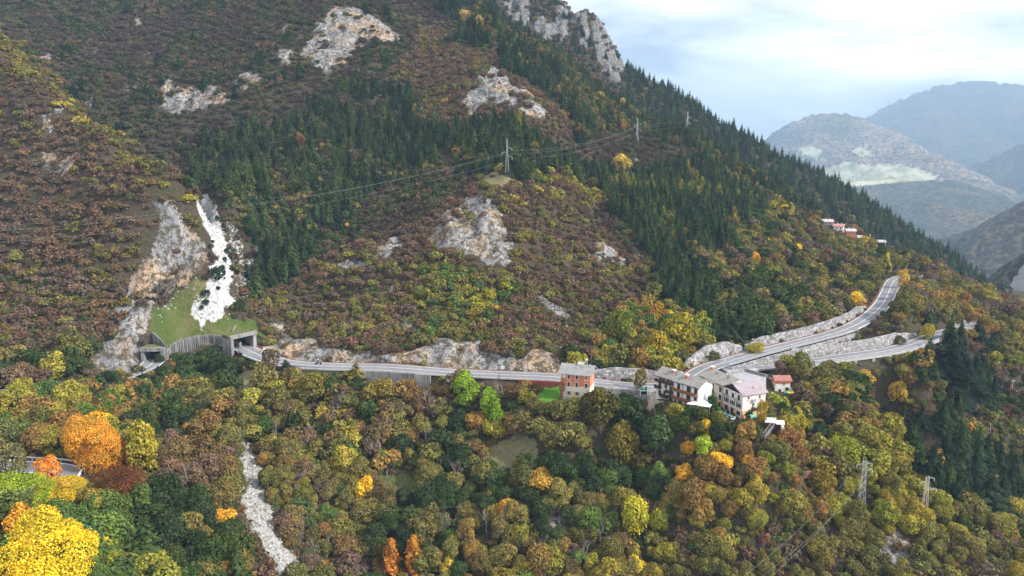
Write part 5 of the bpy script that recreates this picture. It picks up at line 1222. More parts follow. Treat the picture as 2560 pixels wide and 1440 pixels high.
# motorcycle with rider ------------------------------------------------------------
mi = iR(789, 914); mp_ = along(RL_MAIN, mi, 1.2)
mo = empty('motorcycle', tuple(mp_), rad(178)); tag(mo, 'dark motorcycle on the road left of the pointed olive conifer', 'motorcycle')
for xw in (-.72, .72):
    w_ = bpy.data.meshes.new('wheel'); bm = bmesh.new(); bmesh.ops.create_cone(bm, cap_ends=True, segments=20, radius1=.33, radius2=.33, depth=.13, matrix=Matrix.Translation((xw, 0, .33)) @ Matrix.Rotation(math.pi / 2, 4, 'X')); bmesh.ops.bevel(bm, geom=bm.edges[:], offset=.02, segments=1); bm.to_mesh(w_); bm.free(); link('wheel', w_, mo, [M_DARK])
def blob(name, parts, mat, parent=None, sub=1):
    """one continuous skinned figure: parts = joints [(p, r)], bones [(i, j)]"""
    J, Bn = parts; me = bpy.data.meshes.new(name); me.from_pydata([j[0] for j in J], Bn, []); o = bpy.data.objects.new(name, me); C.objects.link(o)
    s = o.modifiers.new('s', 'SKIN'); sv = me.skin_vertices[0].data
    for k, j in enumerate(J): sv[k].radius = (j[1], j[1]); sv[k].use_root = (k == 0)
    o.modifiers.new('u', 'SUBSURF').levels = sub; dg = bpy.context.evaluated_depsgraph_get(); m2 = bpy.data.meshes.new_from_object(o.evaluated_get(dg)); bpy.data.objects.remove(o)
    m2.name = name; m2.polygons.foreach_set('use_smooth', [True] * len(m2.polygons)); m2.materials.clear(); return link(name, m2, parent, [mat])
blob('body', ([((-.5, 0, .68), .12), ((-.1, 0, .72), .15), ((.25, 0, .82), .17), ((.55, 0, .85), .09), ((.1, 0, .45), .18), ((.72, 0, .4), .05)], [(0, 1), (1, 2), (2, 3), (1, 4), (3, 5)]), flatmat('dark_red_paint', (0.16, 0.03, 0.03), 0.3, 0.1), mo)
MB().bar((.5, -.35, 1.02), (.5, .35, 1.02), .025).bar((.5, 0, .85), (.5, 0, 1.02), .03).build('handlebar', M_STEEL, mo); MB().bar((.66, 0, .85), (.74, 0, .85), .1, 10).build('headlight', M_WHITE, mo); MB().bar((-.8, -.18, .4), (-.1, -.18, .35), .05).build('exhaust', M_STEEL, mo)
pr = blob('person', ([((-.15, 0, .92), .15), ((-.08, 0, 1.15), .15), ((0, 0, 1.38), .17), ((.06, 0, 1.52), .07), ((.1, 0, 1.66), .12),
   ((.05, .2, 1.40), .08), ((.25, .27, 1.2), .06), ((.48, .28, 1.06), .045), ((.05, -.2, 1.40), .08), ((.25, -.27, 1.2), .06), ((.48, -.28, 1.06), .045),
   ((.18, .18, .86), .11), ((.3, .22, .62), .085), ((.05, .22, .38), .06), ((.18, .22, .3), .05), ((.18, -.18, .86), .11), ((.3, -.22, .62), .085), ((.05, -.22, .38), .06), ((.18, -.22, .3), .05)],
   [(0, 1), (1, 2), (2, 3), (3, 4), (2, 5), (5, 6), (6, 7), (2, 8), (8, 9), (9, 10), (0, 11), (11, 12), (12, 13), (13, 14), (0, 15), (15, 16), (16, 17), (17, 18)]), flatmat('dark_riding_suit', (0.05, 0.045, 0.05), 0.8, 0.3))
pr.location = tuple(mp_); pr.rotation_euler = (0, 0, rad(178)); tag(pr, 'motorcycle rider in a dark suit and white helmet on the road', 'person')
bmh = bpy.data.meshes.new('helmet'); bm = bmesh.new(); bmesh.ops.create_uvsphere(bm, u_segments=16, v_segments=10, radius=.165, matrix=Matrix.Translation((.11, 0, 1.68))); bm.to_mesh(bmh); bm.free(); link('helmet', bmh, pr, [M_WHITE])
# ------------------------------------------------------------------ vegetation
rng = np.random.default_rng(7)
def foliage_mat():
    m = bpy.data.materials.new('foliage'); m.use_nodes = True; t = m.node_tree; t.nodes.clear()
    o = N(t, 'ShaderNodeOutputMaterial')
    a = N(t, 'ShaderNodeAttribute', attribute_name='color', attribute_type='INSTANCER')
    g = N(t, 'ShaderNodeNewGeometry')
    n = noise(t, 0.45, 3, 0.6, g.outputs['Position'])
    c = mixc(t, 1.0, a.outputs['Color'], ramp(t, n.outputs['Fac'], [(0.3, (0.70, 0.76, 0.76)), (0.5, (1, 1, 1)), (0.7, (1.25, 1.17, 1.06))]), 'MULTIPLY')
    tn = N(t, 'ShaderNodeAttribute', attribute_name='tone')
    c = mixc(t, 1.0, c, tn.outputs['Color'], 'MULTIPLY')
    r = mth(t, 'ADD', mth(t, 'MULTIPLY', g.outputs['Random Per Island'], 1.0), 0.5)
    v = N(t, 'ShaderNodeVectorMath', operation='SCALE'); lk(t, c, v.inputs[0]); lk(t, r, v.inputs['Scale'])
    d = N(t, 'ShaderNodeBsdfDiffuse'); tr = N(t, 'ShaderNodeBsdfTranslucent'); mx = N(t, 'ShaderNodeMixShader')
    mx.inputs[0].default_value = 0.14
    lk(t, v.outputs[0], d.inputs['Color']); lk(t, v.outputs[0], tr.inputs['Color'])
    lk(t, d.outputs[0], mx.inputs[1]); lk(t, tr.outputs[0], mx.inputs[2]); lk(t, mx.outputs[0], o.inputs['Surface'])
    return m
M_LEAF = foliage_mat()
M_BARK = flatmat('bark', (0.11, 0.085, 0.065), 0.95, 0.5, 2.5, streak=True)
M_BARKL = flatmat('pale_bark', (0.30, 0.27, 0.23), 0.95, 0.4, 2.5, streak=True)

def quads(cen, nrm, size, aspect=1.0, r=rng, up=None):
    """one small bent leaf clump (two triangles) per centre"""
    n = len(cen)
    nrm = nrm / (np.linalg.norm(nrm, axis=1, keepdims=True) + 1e-9)
    a = r.normal(size=(n, 3)) if up is None else up + r.normal(size=(n, 3)) * 0.25
    u = np.cross(nrm, a); u /= np.linalg.norm(u, axis=1, keepdims=True) + 1e-9
    v = np.cross(nrm, u)
    s = (size * r.uniform(0.6, 1.35, n))[:, None]
    sv = s * aspect
    j = lambda: r.uniform(0.7, 1.2, (n, 1))
    V = np.stack([cen - u * s * .5 * j() - v * sv * .5 * j(), cen + u * s * .5 * j() - v * sv * .5 * j(), cen + u * s * .5 * j() + v * sv * .5 * j(), cen - u * s * .5 * j() + v * sv * .5 * j()], 1)
    return V.reshape(-1, 3), (np.arange(4 * n).reshape(n, 4))
def sph(n, r):
    d = r.normal(size=(n, 3)); return d / np.linalg.norm(d, axis=1, keepdims=True)
def crown_broad(seed, n, leaf, lobes=11, flat=0.85, dome=False, spread=0.66, hgt=1.0):
    """unit crown: base at z=0, about 2 wide and 1.7 high, made of overlapping leafy lobes"""
    r = np.random.default_rng(seed)
    L = []
    for i in range(lobes):
        d = sph(1, r)[0]; 
        if dome: d[2] = abs(d[2]) * 0.8
        rr = r.uniform(0.26, 0.50)
        c = d * spread * r.uniform(0.7, 1.15); c[2] = c[2] * flat
        L.append((c, rr))
    L.append((np.array([0, 0, 0.12]), 0.62))
    wts = np.array([l[1] ** 2 for l in L]); wts /= wts.sum()
    k = r.choice(len(L), n * 2, p=wts)
    cc = np.array([L[i][0] for i in k]); rr = np.array([L[i][1] for i in k])
    d = sph(n * 2, r); d[:, 2] = np.where(r.random(n * 2) < 0.6, np.abs(d[:, 2]), d[:, 2])
    p = cc + d * rr[:, None] * r.uniform(0.78, 1.06, n * 2)[:, None]
    inside = np.zeros(n * 2, bool)
    for c, q in L: inside |= np.linalg.norm(p - c, axis=1) < q * 0.70
    p = p[~inside][:n]; dd = d[~inside][:n]
    nrm = dd + r.normal(size=p.shape) * 0.55 + np.array([0, 0, 0.35])
    p = p.copy(); p[:, 2] = (p[:, 2] + (0.35 if dome else 0.78)) * hgt
    V, Fc = quads(p, nrm, leaf, 1.0, r)
    return V, Fc
def crown_twig(seed, n, leaf):
    """unit leafless bushy crown: many fine upright twigs and a thin scatter of leaves"""
    r = np.random.default_rng(seed)
    d = sph(n, r); d[:, 2] = np.abs(d[:, 2]) * 0.9
    rad_ = r.uniform(0.3, 1.0, n) ** 0.5
    lump = 0.78 + 0.28 * np.sin(d[:, 0] * 4 + seed) * np.cos(d[:, 1] * 5 + seed * 2)
    p = d * (rad_ * lump)[:, None]; p[:, 2] = p[:, 2] * 1.05 + 0.15
    nrm = np.cross(d + r.normal(size=d.shape) * 0.3, r.normal(size=d.shape)) + d * 0.8
    V, Fc = quads(p, nrm, leaf, 1.7, r)
    return V, Fc
def crown_conifer(seed, tiers=17, per=11, droop=0.42, thick=1.0):
    """unit conifer crown: height 1, tiers of drooping jagged branches with gaps"""
    r = np.random.default_rng(seed); V = []; Fc = []; n = 0
    lean = r.normal(size=2) * .012
    for i in range(tiers):
        f = i / (tiers - 1); z = 0.07 + 0.90 * f; R = 0.29 * thick * (1 - f) ** 0.8 + 0.012
        R *= r.uniform(.84, 1.12); m = max(4, int(per * (1 - f * 0.5)))
        for k in range(m):
            if r.random() < .07: continue
            a = 2 * math.pi * (k + r.uniform(-.35, .35)) / m + i * 1.3
            L = R * r.uniform(0.55, 1.2); dr = L * droop * r.uniform(0.4, 1.5)
            ca, sa = math.cos(a), math.sin(a); c0 = lean * f * 6
            for q0, q1, wf in ((.08, .55, .9), (.38, .84, 1.0), (.66, 1.06, .7)):
                w = (L * .26 + .007) * wf * r.uniform(.75, 1.25); j = r.normal(size=3) * L * .06
                P0 = np.array([c0[0] + ca * L * q0, c0[1] + sa * L * q0, z + .012 - dr * q0 ** 1.6]); P1 = np.array([c0[0] + ca * L * q1, c0[1] + sa * L * q1, z - dr * q1 ** 1.6]) + j
                s = np.array([-sa, ca, 0]) * w; mid = (P0 + P1) / 2
                V += [P0, mid - s + [0, 0, -w * .5], P1, mid + s + [0, 0, -w * .5]]; Fc.append([n, n + 1, n + 2, n + 3]); n += 4
    V += [np.array(v) for v in ((-.008, 0, .93), (.008, 0, .93), (.002, 0, 1.02), (-.002, 0, 1.02))]; Fc.append([n, n + 1, n + 2, n + 3])
    return np.array(V), np.array(Fc)
def crown_cone(seed, n, leaf):
    """unit larch or poplar crown: height 1, softly pointed, leafy"""
    r = np.random.default_rng(seed)
    z = r.uniform(0, 1, n) ** 1.25; a = r.uniform(0, 2 * math.pi, n)
    R = (0.31 * (1 - z) ** 0.6 * (0.75 + 0.3 * np.sin(a * 3 + z * 9 + seed))) + 0.015
    q = r.uniform(0.55, 1.05, n)
    p = np.stack([np.cos(a) * R * q, np.sin(a) * R * q, z * .92 + .08], 1)
    nrm = np.stack([np.cos(a), np.sin(a), np.full(n, .5)], 1) + r.normal(size=(n, 3)) * .5
    return quads(p, nrm, leaf, 1.0, r)
def tube(path, rads, sides=6):
    V = []; Fc = []
    for i, (p, q) in enumerate(zip(path, rads)):
        for k in range(sides):
            a = 2 * math.pi * k / sides
            V.append((p[0] + q * math.cos(a), p[1] + q * math.sin(a), p[2]))
        if i:
            for k in range(sides):
                a0 = (i - 1) * sides + k; a1 = (i - 1) * sides + (k + 1) % sides
                Fc.append([a0, a1, a1 + sides, a0 + sides])
    return V, Fc
def trunk_mesh(seed, h=1.0, r0=0.05, limbs=6, reach=0.45, start=0.35):
    r = np.random.default_rng(seed); V, Fc = [], []
    def add(path, rr, s=6):
        v, f = tube(path, rr, s); o = len(V); V.extend(v); Fc.extend([[a + o for a in q] for q in f])
    pts = [np.array([0, 0, -0.12 * h])]
    for i in range(1, 7): pts.append(np.array([r.normal() * .02, r.normal() * .02, h * i / 6]) + (pts[-1] * np.array([1, 1, 0])))
    add(pts, [r0 * (1.25 - i * .17) for i in range(7)], 7)
    for k in range(limbs):
        i = r.integers(2, 6); a = r.uniform(0, 6.28); b = pts[i]
        L = reach * r.uniform(.6, 1.1)
        q = [b, b + np.array([math.cos(a) * L * .5, math.sin(a) * L * .5, L * .35]), b + np.array([math.cos(a + .3) * L, math.sin(a + .3) * L, L * .85])]
        add(q, [r0 * .45, r0 * .28, r0 * .08], 5)
    return np.array(V), np.array(Fc)
def bare_mesh(seed):
    """unit leafless crown: forked tapering branches"""
    r = np.random.default_rng(seed); V, Fc = [], []
    def br(p, d, L, q, lv):
        e = p + d * L; v, f = tube([p, p + d * L * .5 + r.normal(size=3) * L * .05, e], [q, q * .8, q * .55], 4)
        o = len(V); V.extend(v); Fc.extend([[a + o for a in g] for g in f])
        if lv == 0: return
        for k in range(3 if lv > 1 else 4):
            nd = d + r.normal(size=3) * .52; nd[2] += .18; nd /= np.linalg.norm(nd)
            br(p + d * L * r.uniform(.5, 1), nd, L * r.uniform(.55, .8), q * .5, lv - 1)
    br(np.array([0, 0, 0.]), np.array([0, 0, 1.]), .36, .028, 4)
    return np.array(V), np.array(Fc)

PROTO = {}
def proto(key, V, Fc, mat, tone=None):
    me = mesh_np(key, V, Fc); PROTO[key] = me; me.materials.append(mat)
    if mat is M_LEAF:
        nv = len(me.vertices)
        if tone is None:      # soft random clumps of lighter and duller foliage
            Va = np.asarray(V); sc = np.ptp(Va, axis=0).max() / 5
            k = fbm(Va[:, 0] / sc + 7, Va[:, 1] / sc + Va[:, 2] / sc * 1.7, 2, len(key) + nv % 13)
            k = np.repeat(k.reshape(-1, 4)[:, :1], 4, 1).ravel()
            tone = np.stack([1 + .38 * k, 1 + .26 * k, 1 + .10 * k], 1)
        a = me.color_attributes.new('tone', 'FLOAT_COLOR', 'POINT')
        a.data.foreach_set('color', np.concatenate([tone, np.ones((nv, 1))], 1).astype(np.float32).ravel())
for i in range(3): proto('leaf_crown_big.%d' % i, *crown_broad(80 + i, 20000, 0.030, 26 + i * 3, 0.9, spread=.68), M_LEAF)
for i in range(6): proto('leaf_crown_near.%d' % i, *crown_broad(100 + i, 2600, 0.082, 12 + 2 * i, 0.85 + 0.05 * (i % 3), hgt=[1, 1.12, .95, 1.2, 1.05, .9][i]), M_LEAF)
for i in range(6): proto('leaf_crown.%d' % i, *crown_broad(140 + i, 900, 0.135, 10 + i, 0.85, hgt=[1, 1.15, .9, 1.1, 1.0, .95][i]), M_LEAF)
for i in range(6): proto('bush_crown.%d' % i, *crown_broad(180 + i, 420, 0.165, 8, 0.7, dome=True, spread=.7), M_LEAF)
for i in range(6): proto('twig_crown.%d' % i, *crown_twig(220 + i, 480, 0.125), M_LEAF)
for i in range(5): proto('conifer_crown.%d' % i, *crown_conifer(260 + i, 19 + i, 12, thick=[1, .85, 1.25, .95, 1.1][i]), M_LEAF)
for i in range(3): proto('larch_crown.%d' % i, *crown_cone(300 + i, 1500, 0.040), M_LEAF)
for i in range(3): proto('bare_crown.%d' % i, *bare_mesh(320 + i), M_BARKL)
for i in range(4): proto('tree_trunk.%d' % i, *trunk_mesh(340 + i), M_BARK)
for i in range(2): proto('conifer_trunk.%d' % i, *trunk_mesh(350 + i, 1.0, 0.016, 3, 0.06), M_BARK)

DESAT = 0.04
def lin(c, k=1.0):
    c = np.array(c) / 255.0
    c = np.where(c <= 0.04045, c / 12.92, ((c + 0.055) / 1.055) ** 2.4) * k
    g = float(c @ np.array([.3, .6, .1]))
    return c + (g - c) * DESAT
PAL = dict(
 brown=[(112, 92, 74), (106, 88, 70), (116, 94, 72), (104, 88, 74), (116, 90, 70), (110, 94, 78)],
 red=[(128, 82, 60), (132, 84, 58), (120, 78, 60)],
 olive=[(118, 112, 58), (106, 102, 54), (128, 120, 58), (102, 100, 54), (114, 106, 58)],
 dgreen=[(56, 72, 40), (62, 80, 42), (52, 66, 42), (72, 84, 46)],
 green=[(84, 104, 50), (94, 116, 52), (78, 98, 56)],
 conif=[(42, 60, 38), (36, 52, 36), (50, 68, 40), (58, 78, 44), (42, 58, 42), (66, 78, 44)],
 yel=[(216, 178, 38), (196, 162, 44), (204, 150, 38)],
 org=[(216, 138, 40), (196, 116, 46), (176, 104, 52)],
 yg=[(140, 136, 50), (128, 126, 50), (152, 142, 52), (132, 120, 48)],
 ochre=[(142, 114, 60), (132, 104, 58), (150, 120, 60)],
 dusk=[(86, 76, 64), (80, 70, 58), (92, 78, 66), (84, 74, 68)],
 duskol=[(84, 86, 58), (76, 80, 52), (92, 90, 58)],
 obrown=[(112, 96, 58), (104, 88, 56), (120, 100, 60), (108, 90, 62)],
 twig=[(122, 106, 92), (112, 98, 88), (130, 112, 92)])
GAIN = 0.98
# zones, first match wins: outline in photo pixels, list of (species, palette, weight), size range, keep
ZONES = [
 ([(1040,700),(1095,620),(1180,672),(1295,672),(1290,720),(1220,790),(1120,850),(1062,835),(1046,770)], [('bush','yg',3),('bush','green',2),('bush','olive',3),('twig','olive',1)], (2.4,3.6), 1),
 ([(1488,850),(1520,800),(1600,770),(1660,745),(1730,790),(1790,850),(1745,905),(1650,935),(1500,925)], [('tree','yg',4),('tree','olive',3),('tree','ochre',2),('tree','yel',1),('tree','green',2)], (3.2,4.6), 1),
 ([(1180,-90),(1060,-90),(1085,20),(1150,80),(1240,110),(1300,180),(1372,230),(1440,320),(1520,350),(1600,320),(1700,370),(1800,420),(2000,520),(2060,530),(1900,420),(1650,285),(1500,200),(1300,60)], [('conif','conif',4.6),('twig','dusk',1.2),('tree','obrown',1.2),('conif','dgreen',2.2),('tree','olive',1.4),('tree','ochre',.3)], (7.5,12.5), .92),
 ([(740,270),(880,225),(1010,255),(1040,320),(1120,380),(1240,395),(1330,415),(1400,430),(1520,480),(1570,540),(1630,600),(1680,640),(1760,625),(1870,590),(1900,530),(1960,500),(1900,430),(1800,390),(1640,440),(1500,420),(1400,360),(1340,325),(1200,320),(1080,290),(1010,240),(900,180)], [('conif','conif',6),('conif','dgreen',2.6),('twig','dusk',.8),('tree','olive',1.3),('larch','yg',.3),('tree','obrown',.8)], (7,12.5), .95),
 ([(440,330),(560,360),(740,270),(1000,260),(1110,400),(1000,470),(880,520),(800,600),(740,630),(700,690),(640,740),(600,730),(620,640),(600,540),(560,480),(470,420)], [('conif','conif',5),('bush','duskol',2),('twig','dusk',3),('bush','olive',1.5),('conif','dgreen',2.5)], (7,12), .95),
 ([(1630,600),(1720,640),(1790,740),(1830,880),(1770,850),(1700,770),(1650,690)], [('conif','conif',4),('tree','dgreen',3),('tree','olive',1)], (8,12), .9),
 ([(1780,780),(1900,700),(2000,740),(1980,830),(1840,880)], [('tree','dgreen',6),('tree','olive',2),('tree','brown',1)], (3.2,5.2), 1),
 ([(2305,800),(2400,800),(2470,880),(2460,1000),(2400,1020),(2320,960)], [('conif','conif',9),('tree','brown',.5)], (8,12), .9),
 ([(2220,1060),(2300,1020),(2430,1080),(2600,1200),(2600,1360),(2400,1270),(2330,1200)], [('conif','conif',7),('tree','dgreen',3),('tree','olive',1.5)], (8,13), .9),
 ([(2380,980),(2600,900),(2600,1200),(2430,1090)], [('bush','olive',3),('bush','green',3),('twig','brown',2),('bush','dgreen',2)], (2.0,3.6), .8),
 ([(1250,400),(1180,440),(1200,470),(1330,480),(1500,520),(1500,470),(1400,430)], [('bush','olive',3),('bush','yg',1),('twig','brown',3)], (2.2,3.2), .9),
 ([(1640,560),(1900,500),(2060,560),(2280,650),(2240,700),(2200,760),(2100,820),(1900,870),(1830,880),(1760,760),(1700,660)], [('tree','dgreen',1.6),('tree','olive',5),('tree','brown',2.4),('bare','twig',.4),('tree','twig',.6),('tree','yg',1.3),('tree','dgreen',2),('tree','ochre',1.1),('tree','yel',.25)], (3.0,4.8), 1),
 ([(2240,640),(2600,760),(2600,900),(2400,880),(2250,860),(2230,740)], [('tree','brown',3),('bare','twig',.6),('tree','twig',1.5),('tree','olive',4),('tree','ochre',1.5),('tree','yg',.5)], (3.0,4.6), 1),
 ([(1960,860),(2330,840),(2340,960),(2250,1060),(2150,1020),(2000,1000)], [('tree','olive',4),('tree','yg',2.4),('tree','ochre',1.6),('tree','dgreen',2),('tree','brown',1.2),('tree','yel',.3)], (2.8,4.2), 1),
 # lower left spur
 ([(-200,1020),(120,1000),(300,1040),(350,1150),(300,1250),(0,1250),(-200,1250)], [('tree','olive',4),('tree','yg',3),('tree','ochre',1),('tree','green',1)], (3.4,5), 1),
 ([(240,960),(330,930),(420,900),(480,1000),(560,1140),(580,1300),(480,1250),(380,1200),(300,1080)], [('tree','obrown',2),('tree','brown',1),('bare','twig',.6),('tree','olive',3),('tree','dgreen',2.4),('conif','dgreen',1.2),('tree','ochre',1.2)], (3.0,4.6), 1),
 ([(-200,1230),(350,1230),(420,1500),(-200,1500)], [('tree','green',3),('tree','yg',3),('tree','dgreen',3),('tree','green',1.2),('tree','yel',1)], (3.6,5.2), 1),
 ([(350,1180),(480,1200),(600,1300),(620,1480),(350,1480)], [('tree','dgreen',4),('tree','olive',3),('tree','yg',2),('conif','dgreen',1),('tree','org',.4)], (3.2,4.6), 1),
 ([(570,1230),(625,1290),(735,1480),(630,1480),(600,1380)], [('twig','brown',6),('twig','twig',3)], (2.0,3.0), .9),
 ([(-100,920),(60,930),(140,950),(260,940),(260,1010),(0,1010)], [('conif','conif',3),('tree','dgreen',3),('tree','green',1.2),('tree','ochre',2),('tree','brown',2)], (2.8,4.2), 1),
 ([(400,880),(620,880),(660,930),(560,960),(560,1090),(500,1040),(430,960)], [('tree','dgreen',5),('tree','green',2),('tree','olive',2),('tree','ochre',1)], (2.4,3.6), 1),
 ([(660,1080),(900,1090),(960,1250),(900,1330),(960,1440),(760,1440),(680,1300)], [('tree','obrown',2.6),('tree','brown',1),('bare','twig',.8),('tree','olive',3),('tree','ochre',1.5),('tree','green',1),('tree','yg',.8)], (2.8,4.2), 1),
 ([(1230,990),(1720,1020),(1760,1080),(1720,1180),(1560,1240),(1400,1230),(1320,1080)], [('tree','dgreen',6),('tree','olive',3),('tree','green',1),('tree','brown',.8)], (3.0,4.8), 1),
 ([(1620,1110),(1900,1080),(1960,1180),(1920,1330),(1760,1330),(1640,1240)], [('tree','yg',6),('tree','ochre',2.4),('tree','olive',2.4),('tree','yel',.7)], (3.0,4.4), 1),
 ([(1900,1060),(2200,1040),(2330,1200),(2420,1290),(2380,1340),(1900,1300)], [('tree','yg',3.6),('tree','olive',3),('tree','ochre',2),('tree','brown',1.5),('tree','dgreen',1)], (2.6,4.0), 1),
 ([(1560,1310),(1950,1290),(2400,1310),(2700,1330),(2700,1500),(1560,1500)], [('tree','olive',4),('twig','brown',4),('bush','olive',3),('tree','yg',1.4),('twig','red',.8),('bush','ochre',1)], (2.0,3.2), 1),
 ([(900,1150),(1500,1160),(1600,1300),(1560,1500),(900,1500)], [('tree','dgreen',3.4),('tree','olive',5),('bare','twig',.9),('tree','ochre',1.4),('tree','green',1),('tree','yg',1.6),('tree','obrown',1.4)], (2.8,4.2), 1),
 ([(650,930),(1400,950),(1500,1010),(1350,1160),(660,1140)], [('tree','dgreen',4.4),('tree','olive',4),('bare','twig',.5),('tree','obrown',1.8),('tree','ochre',1.2),('tree','twig',.8),('tree','yg',.6)], (2.8,4.4), 1),
 ([(-200,880),(3000,880),(3000,1700),(-200,1700)], [('tree','olive',4),('tree','dgreen',2),('tree','brown',2),('tree','yg',1)], (2.8,4.2), 1),
 # dry slopes
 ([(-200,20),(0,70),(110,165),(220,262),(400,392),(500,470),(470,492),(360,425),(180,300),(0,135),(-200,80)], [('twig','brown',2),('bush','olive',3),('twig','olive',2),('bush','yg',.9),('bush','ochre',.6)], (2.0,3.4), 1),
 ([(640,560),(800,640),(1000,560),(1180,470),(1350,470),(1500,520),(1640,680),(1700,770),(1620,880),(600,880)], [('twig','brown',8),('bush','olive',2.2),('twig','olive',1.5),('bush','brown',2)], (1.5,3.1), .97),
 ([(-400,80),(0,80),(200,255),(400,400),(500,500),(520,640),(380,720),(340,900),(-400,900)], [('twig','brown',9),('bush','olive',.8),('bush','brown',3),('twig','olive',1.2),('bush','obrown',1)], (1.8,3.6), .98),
 ([(1050,80),(1240,110),(1380,240),(1440,330),(1340,330),(1080,290),(1000,240)], [('twig','brown',7),('bush','olive',2),('twig','ochre',1.5),('bush','brown',2)], (2.4,3.4), .95),
]
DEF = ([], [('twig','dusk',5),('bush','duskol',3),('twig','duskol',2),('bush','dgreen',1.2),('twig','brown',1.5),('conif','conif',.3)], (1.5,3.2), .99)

def sample(spacing, x0, x1, y0, y1):
    xs = np.arange(x0, x1, spacing); ys = np.arange(y0, y1, spacing)
    X, Y = np.meshgrid(xs, ys)
    X = X + rng.uniform(-.48, .48, X.shape) * spacing; Y = Y + rng.uniform(-.48, .48, X.shape) * spacing
    X = X.ravel(); Y = Y.ravel()
    k = np.abs(X) < Y * 0.90 + 35
    return X[k], Y[k]
PX_, PY_ = sample(2.7, -460, 550, 60, 690)
PZ_ = gz(PX_, PY_)
ix_ = np.clip(((PX_ - tx[0]) / TS).round().astype(int), 0, len(tx) - 1); iy_ = np.clip(((PY_ - ty[0]) / TS).round().astype(int), 0, len(ty) - 1)
_m = {k: MK[k].reshape(TX.shape)[iy_, ix_] for k in MK}
_rd = ROADD[iy_, ix_]; _pdd = _pd[iy_, ix_]
_rk = fbm(PX_ / 4, PY_ / 4, 2, 92)
open_ = (_m['scree'] < .35) & (_m['stream'] < .3) & (_m['lawn'] < .3) & ((_m['rock'] < .5) | (_rk > .30)) & (_m['grass'] < .4) & ((_m['hay'] < .5) | (_rk > .55)) & (_m['mead'] < .5) & (_m['dirt'] < .5)
open_ &= (_rd > 4.8) & (_pdd > -1.5)
px_, py_, D_ = proj(PX_, PY_, PZ_ + 2.5)
wx = fbm(PX_ / 22, PY_ / 22, 3, 31) * 45; wy = fbm(PX_ / 22, PY_ / 22, 3, 41) * 45
zone = np.full(PX_.shape, -1)
for i, z_ in enumerate(ZONES):
    k = (zone < 0) & inpoly(px_ + wx, py_ + wy, z_[0]); zone[k] = i
KEEP_OUT = []          # (x, y, radius) filled by special trees, houses and the like
for a in ((1445, 985, 191, 5.5), (1655, 985, 190, 5), (1690, 985, 187, 5.5), (1735, 990, 183, 5.5), (1770, 980, 193, 6), (1800, 985, 190, 6), (1830, 1000, 185, 6), (1865, 1010, 182, 6.5), (1840, 1040, 178, 4), (1952, 968, 203, 4.2), (1935, 1065, 174.5, 2.5), (2025, 1208, 173, 2.2), (1750, 1012, 181, 4.5)):
    q = P(a[0], a[1], a[2]); KEEP_OUT.append((q[0], q[1], a[3]))
if _qh: KEEP_OUT.append((_qh[0], _qh[1], 3.0))
for px, py, w_ in ((2070, 563, 6), (2098, 576, 6), (2130, 592, 6), (2155, 598, 4), (2195, 612, 7), (1268, 440, 3), (1592, 362, 3), (1717, 348, 3), (2155, 1275, 4), (2310, 1303, 4), (2290, 1192, 2.5)):
    q = hit(px, py)
    if q: KEEP_OUT.append((q[0], q[1], w_)); 
recs = []      # species, variant-key, x, y, z, sxy, sz, rot, colour(3), palette
SPEC = []
def size_of(kind, s):
    return s
def add_rec(sp, pal, x, y, z, s, r, cj=0.12, col=None):
    base = lin(PAL[pal][r.integers(len(PAL[pal]))]) if col is None else lin(col)
    g = GAIN * r.uniform(1 - cj, 1 + cj)
    c = base * g * (1 + r.normal(size=3) * 0.04)
    recs.append([sp, pal, x, y, z, s, r.uniform(.78, 1.30) if sp == 'conif' else r.uniform(.86, 1.2), r.uniform(0, 6.28), c])
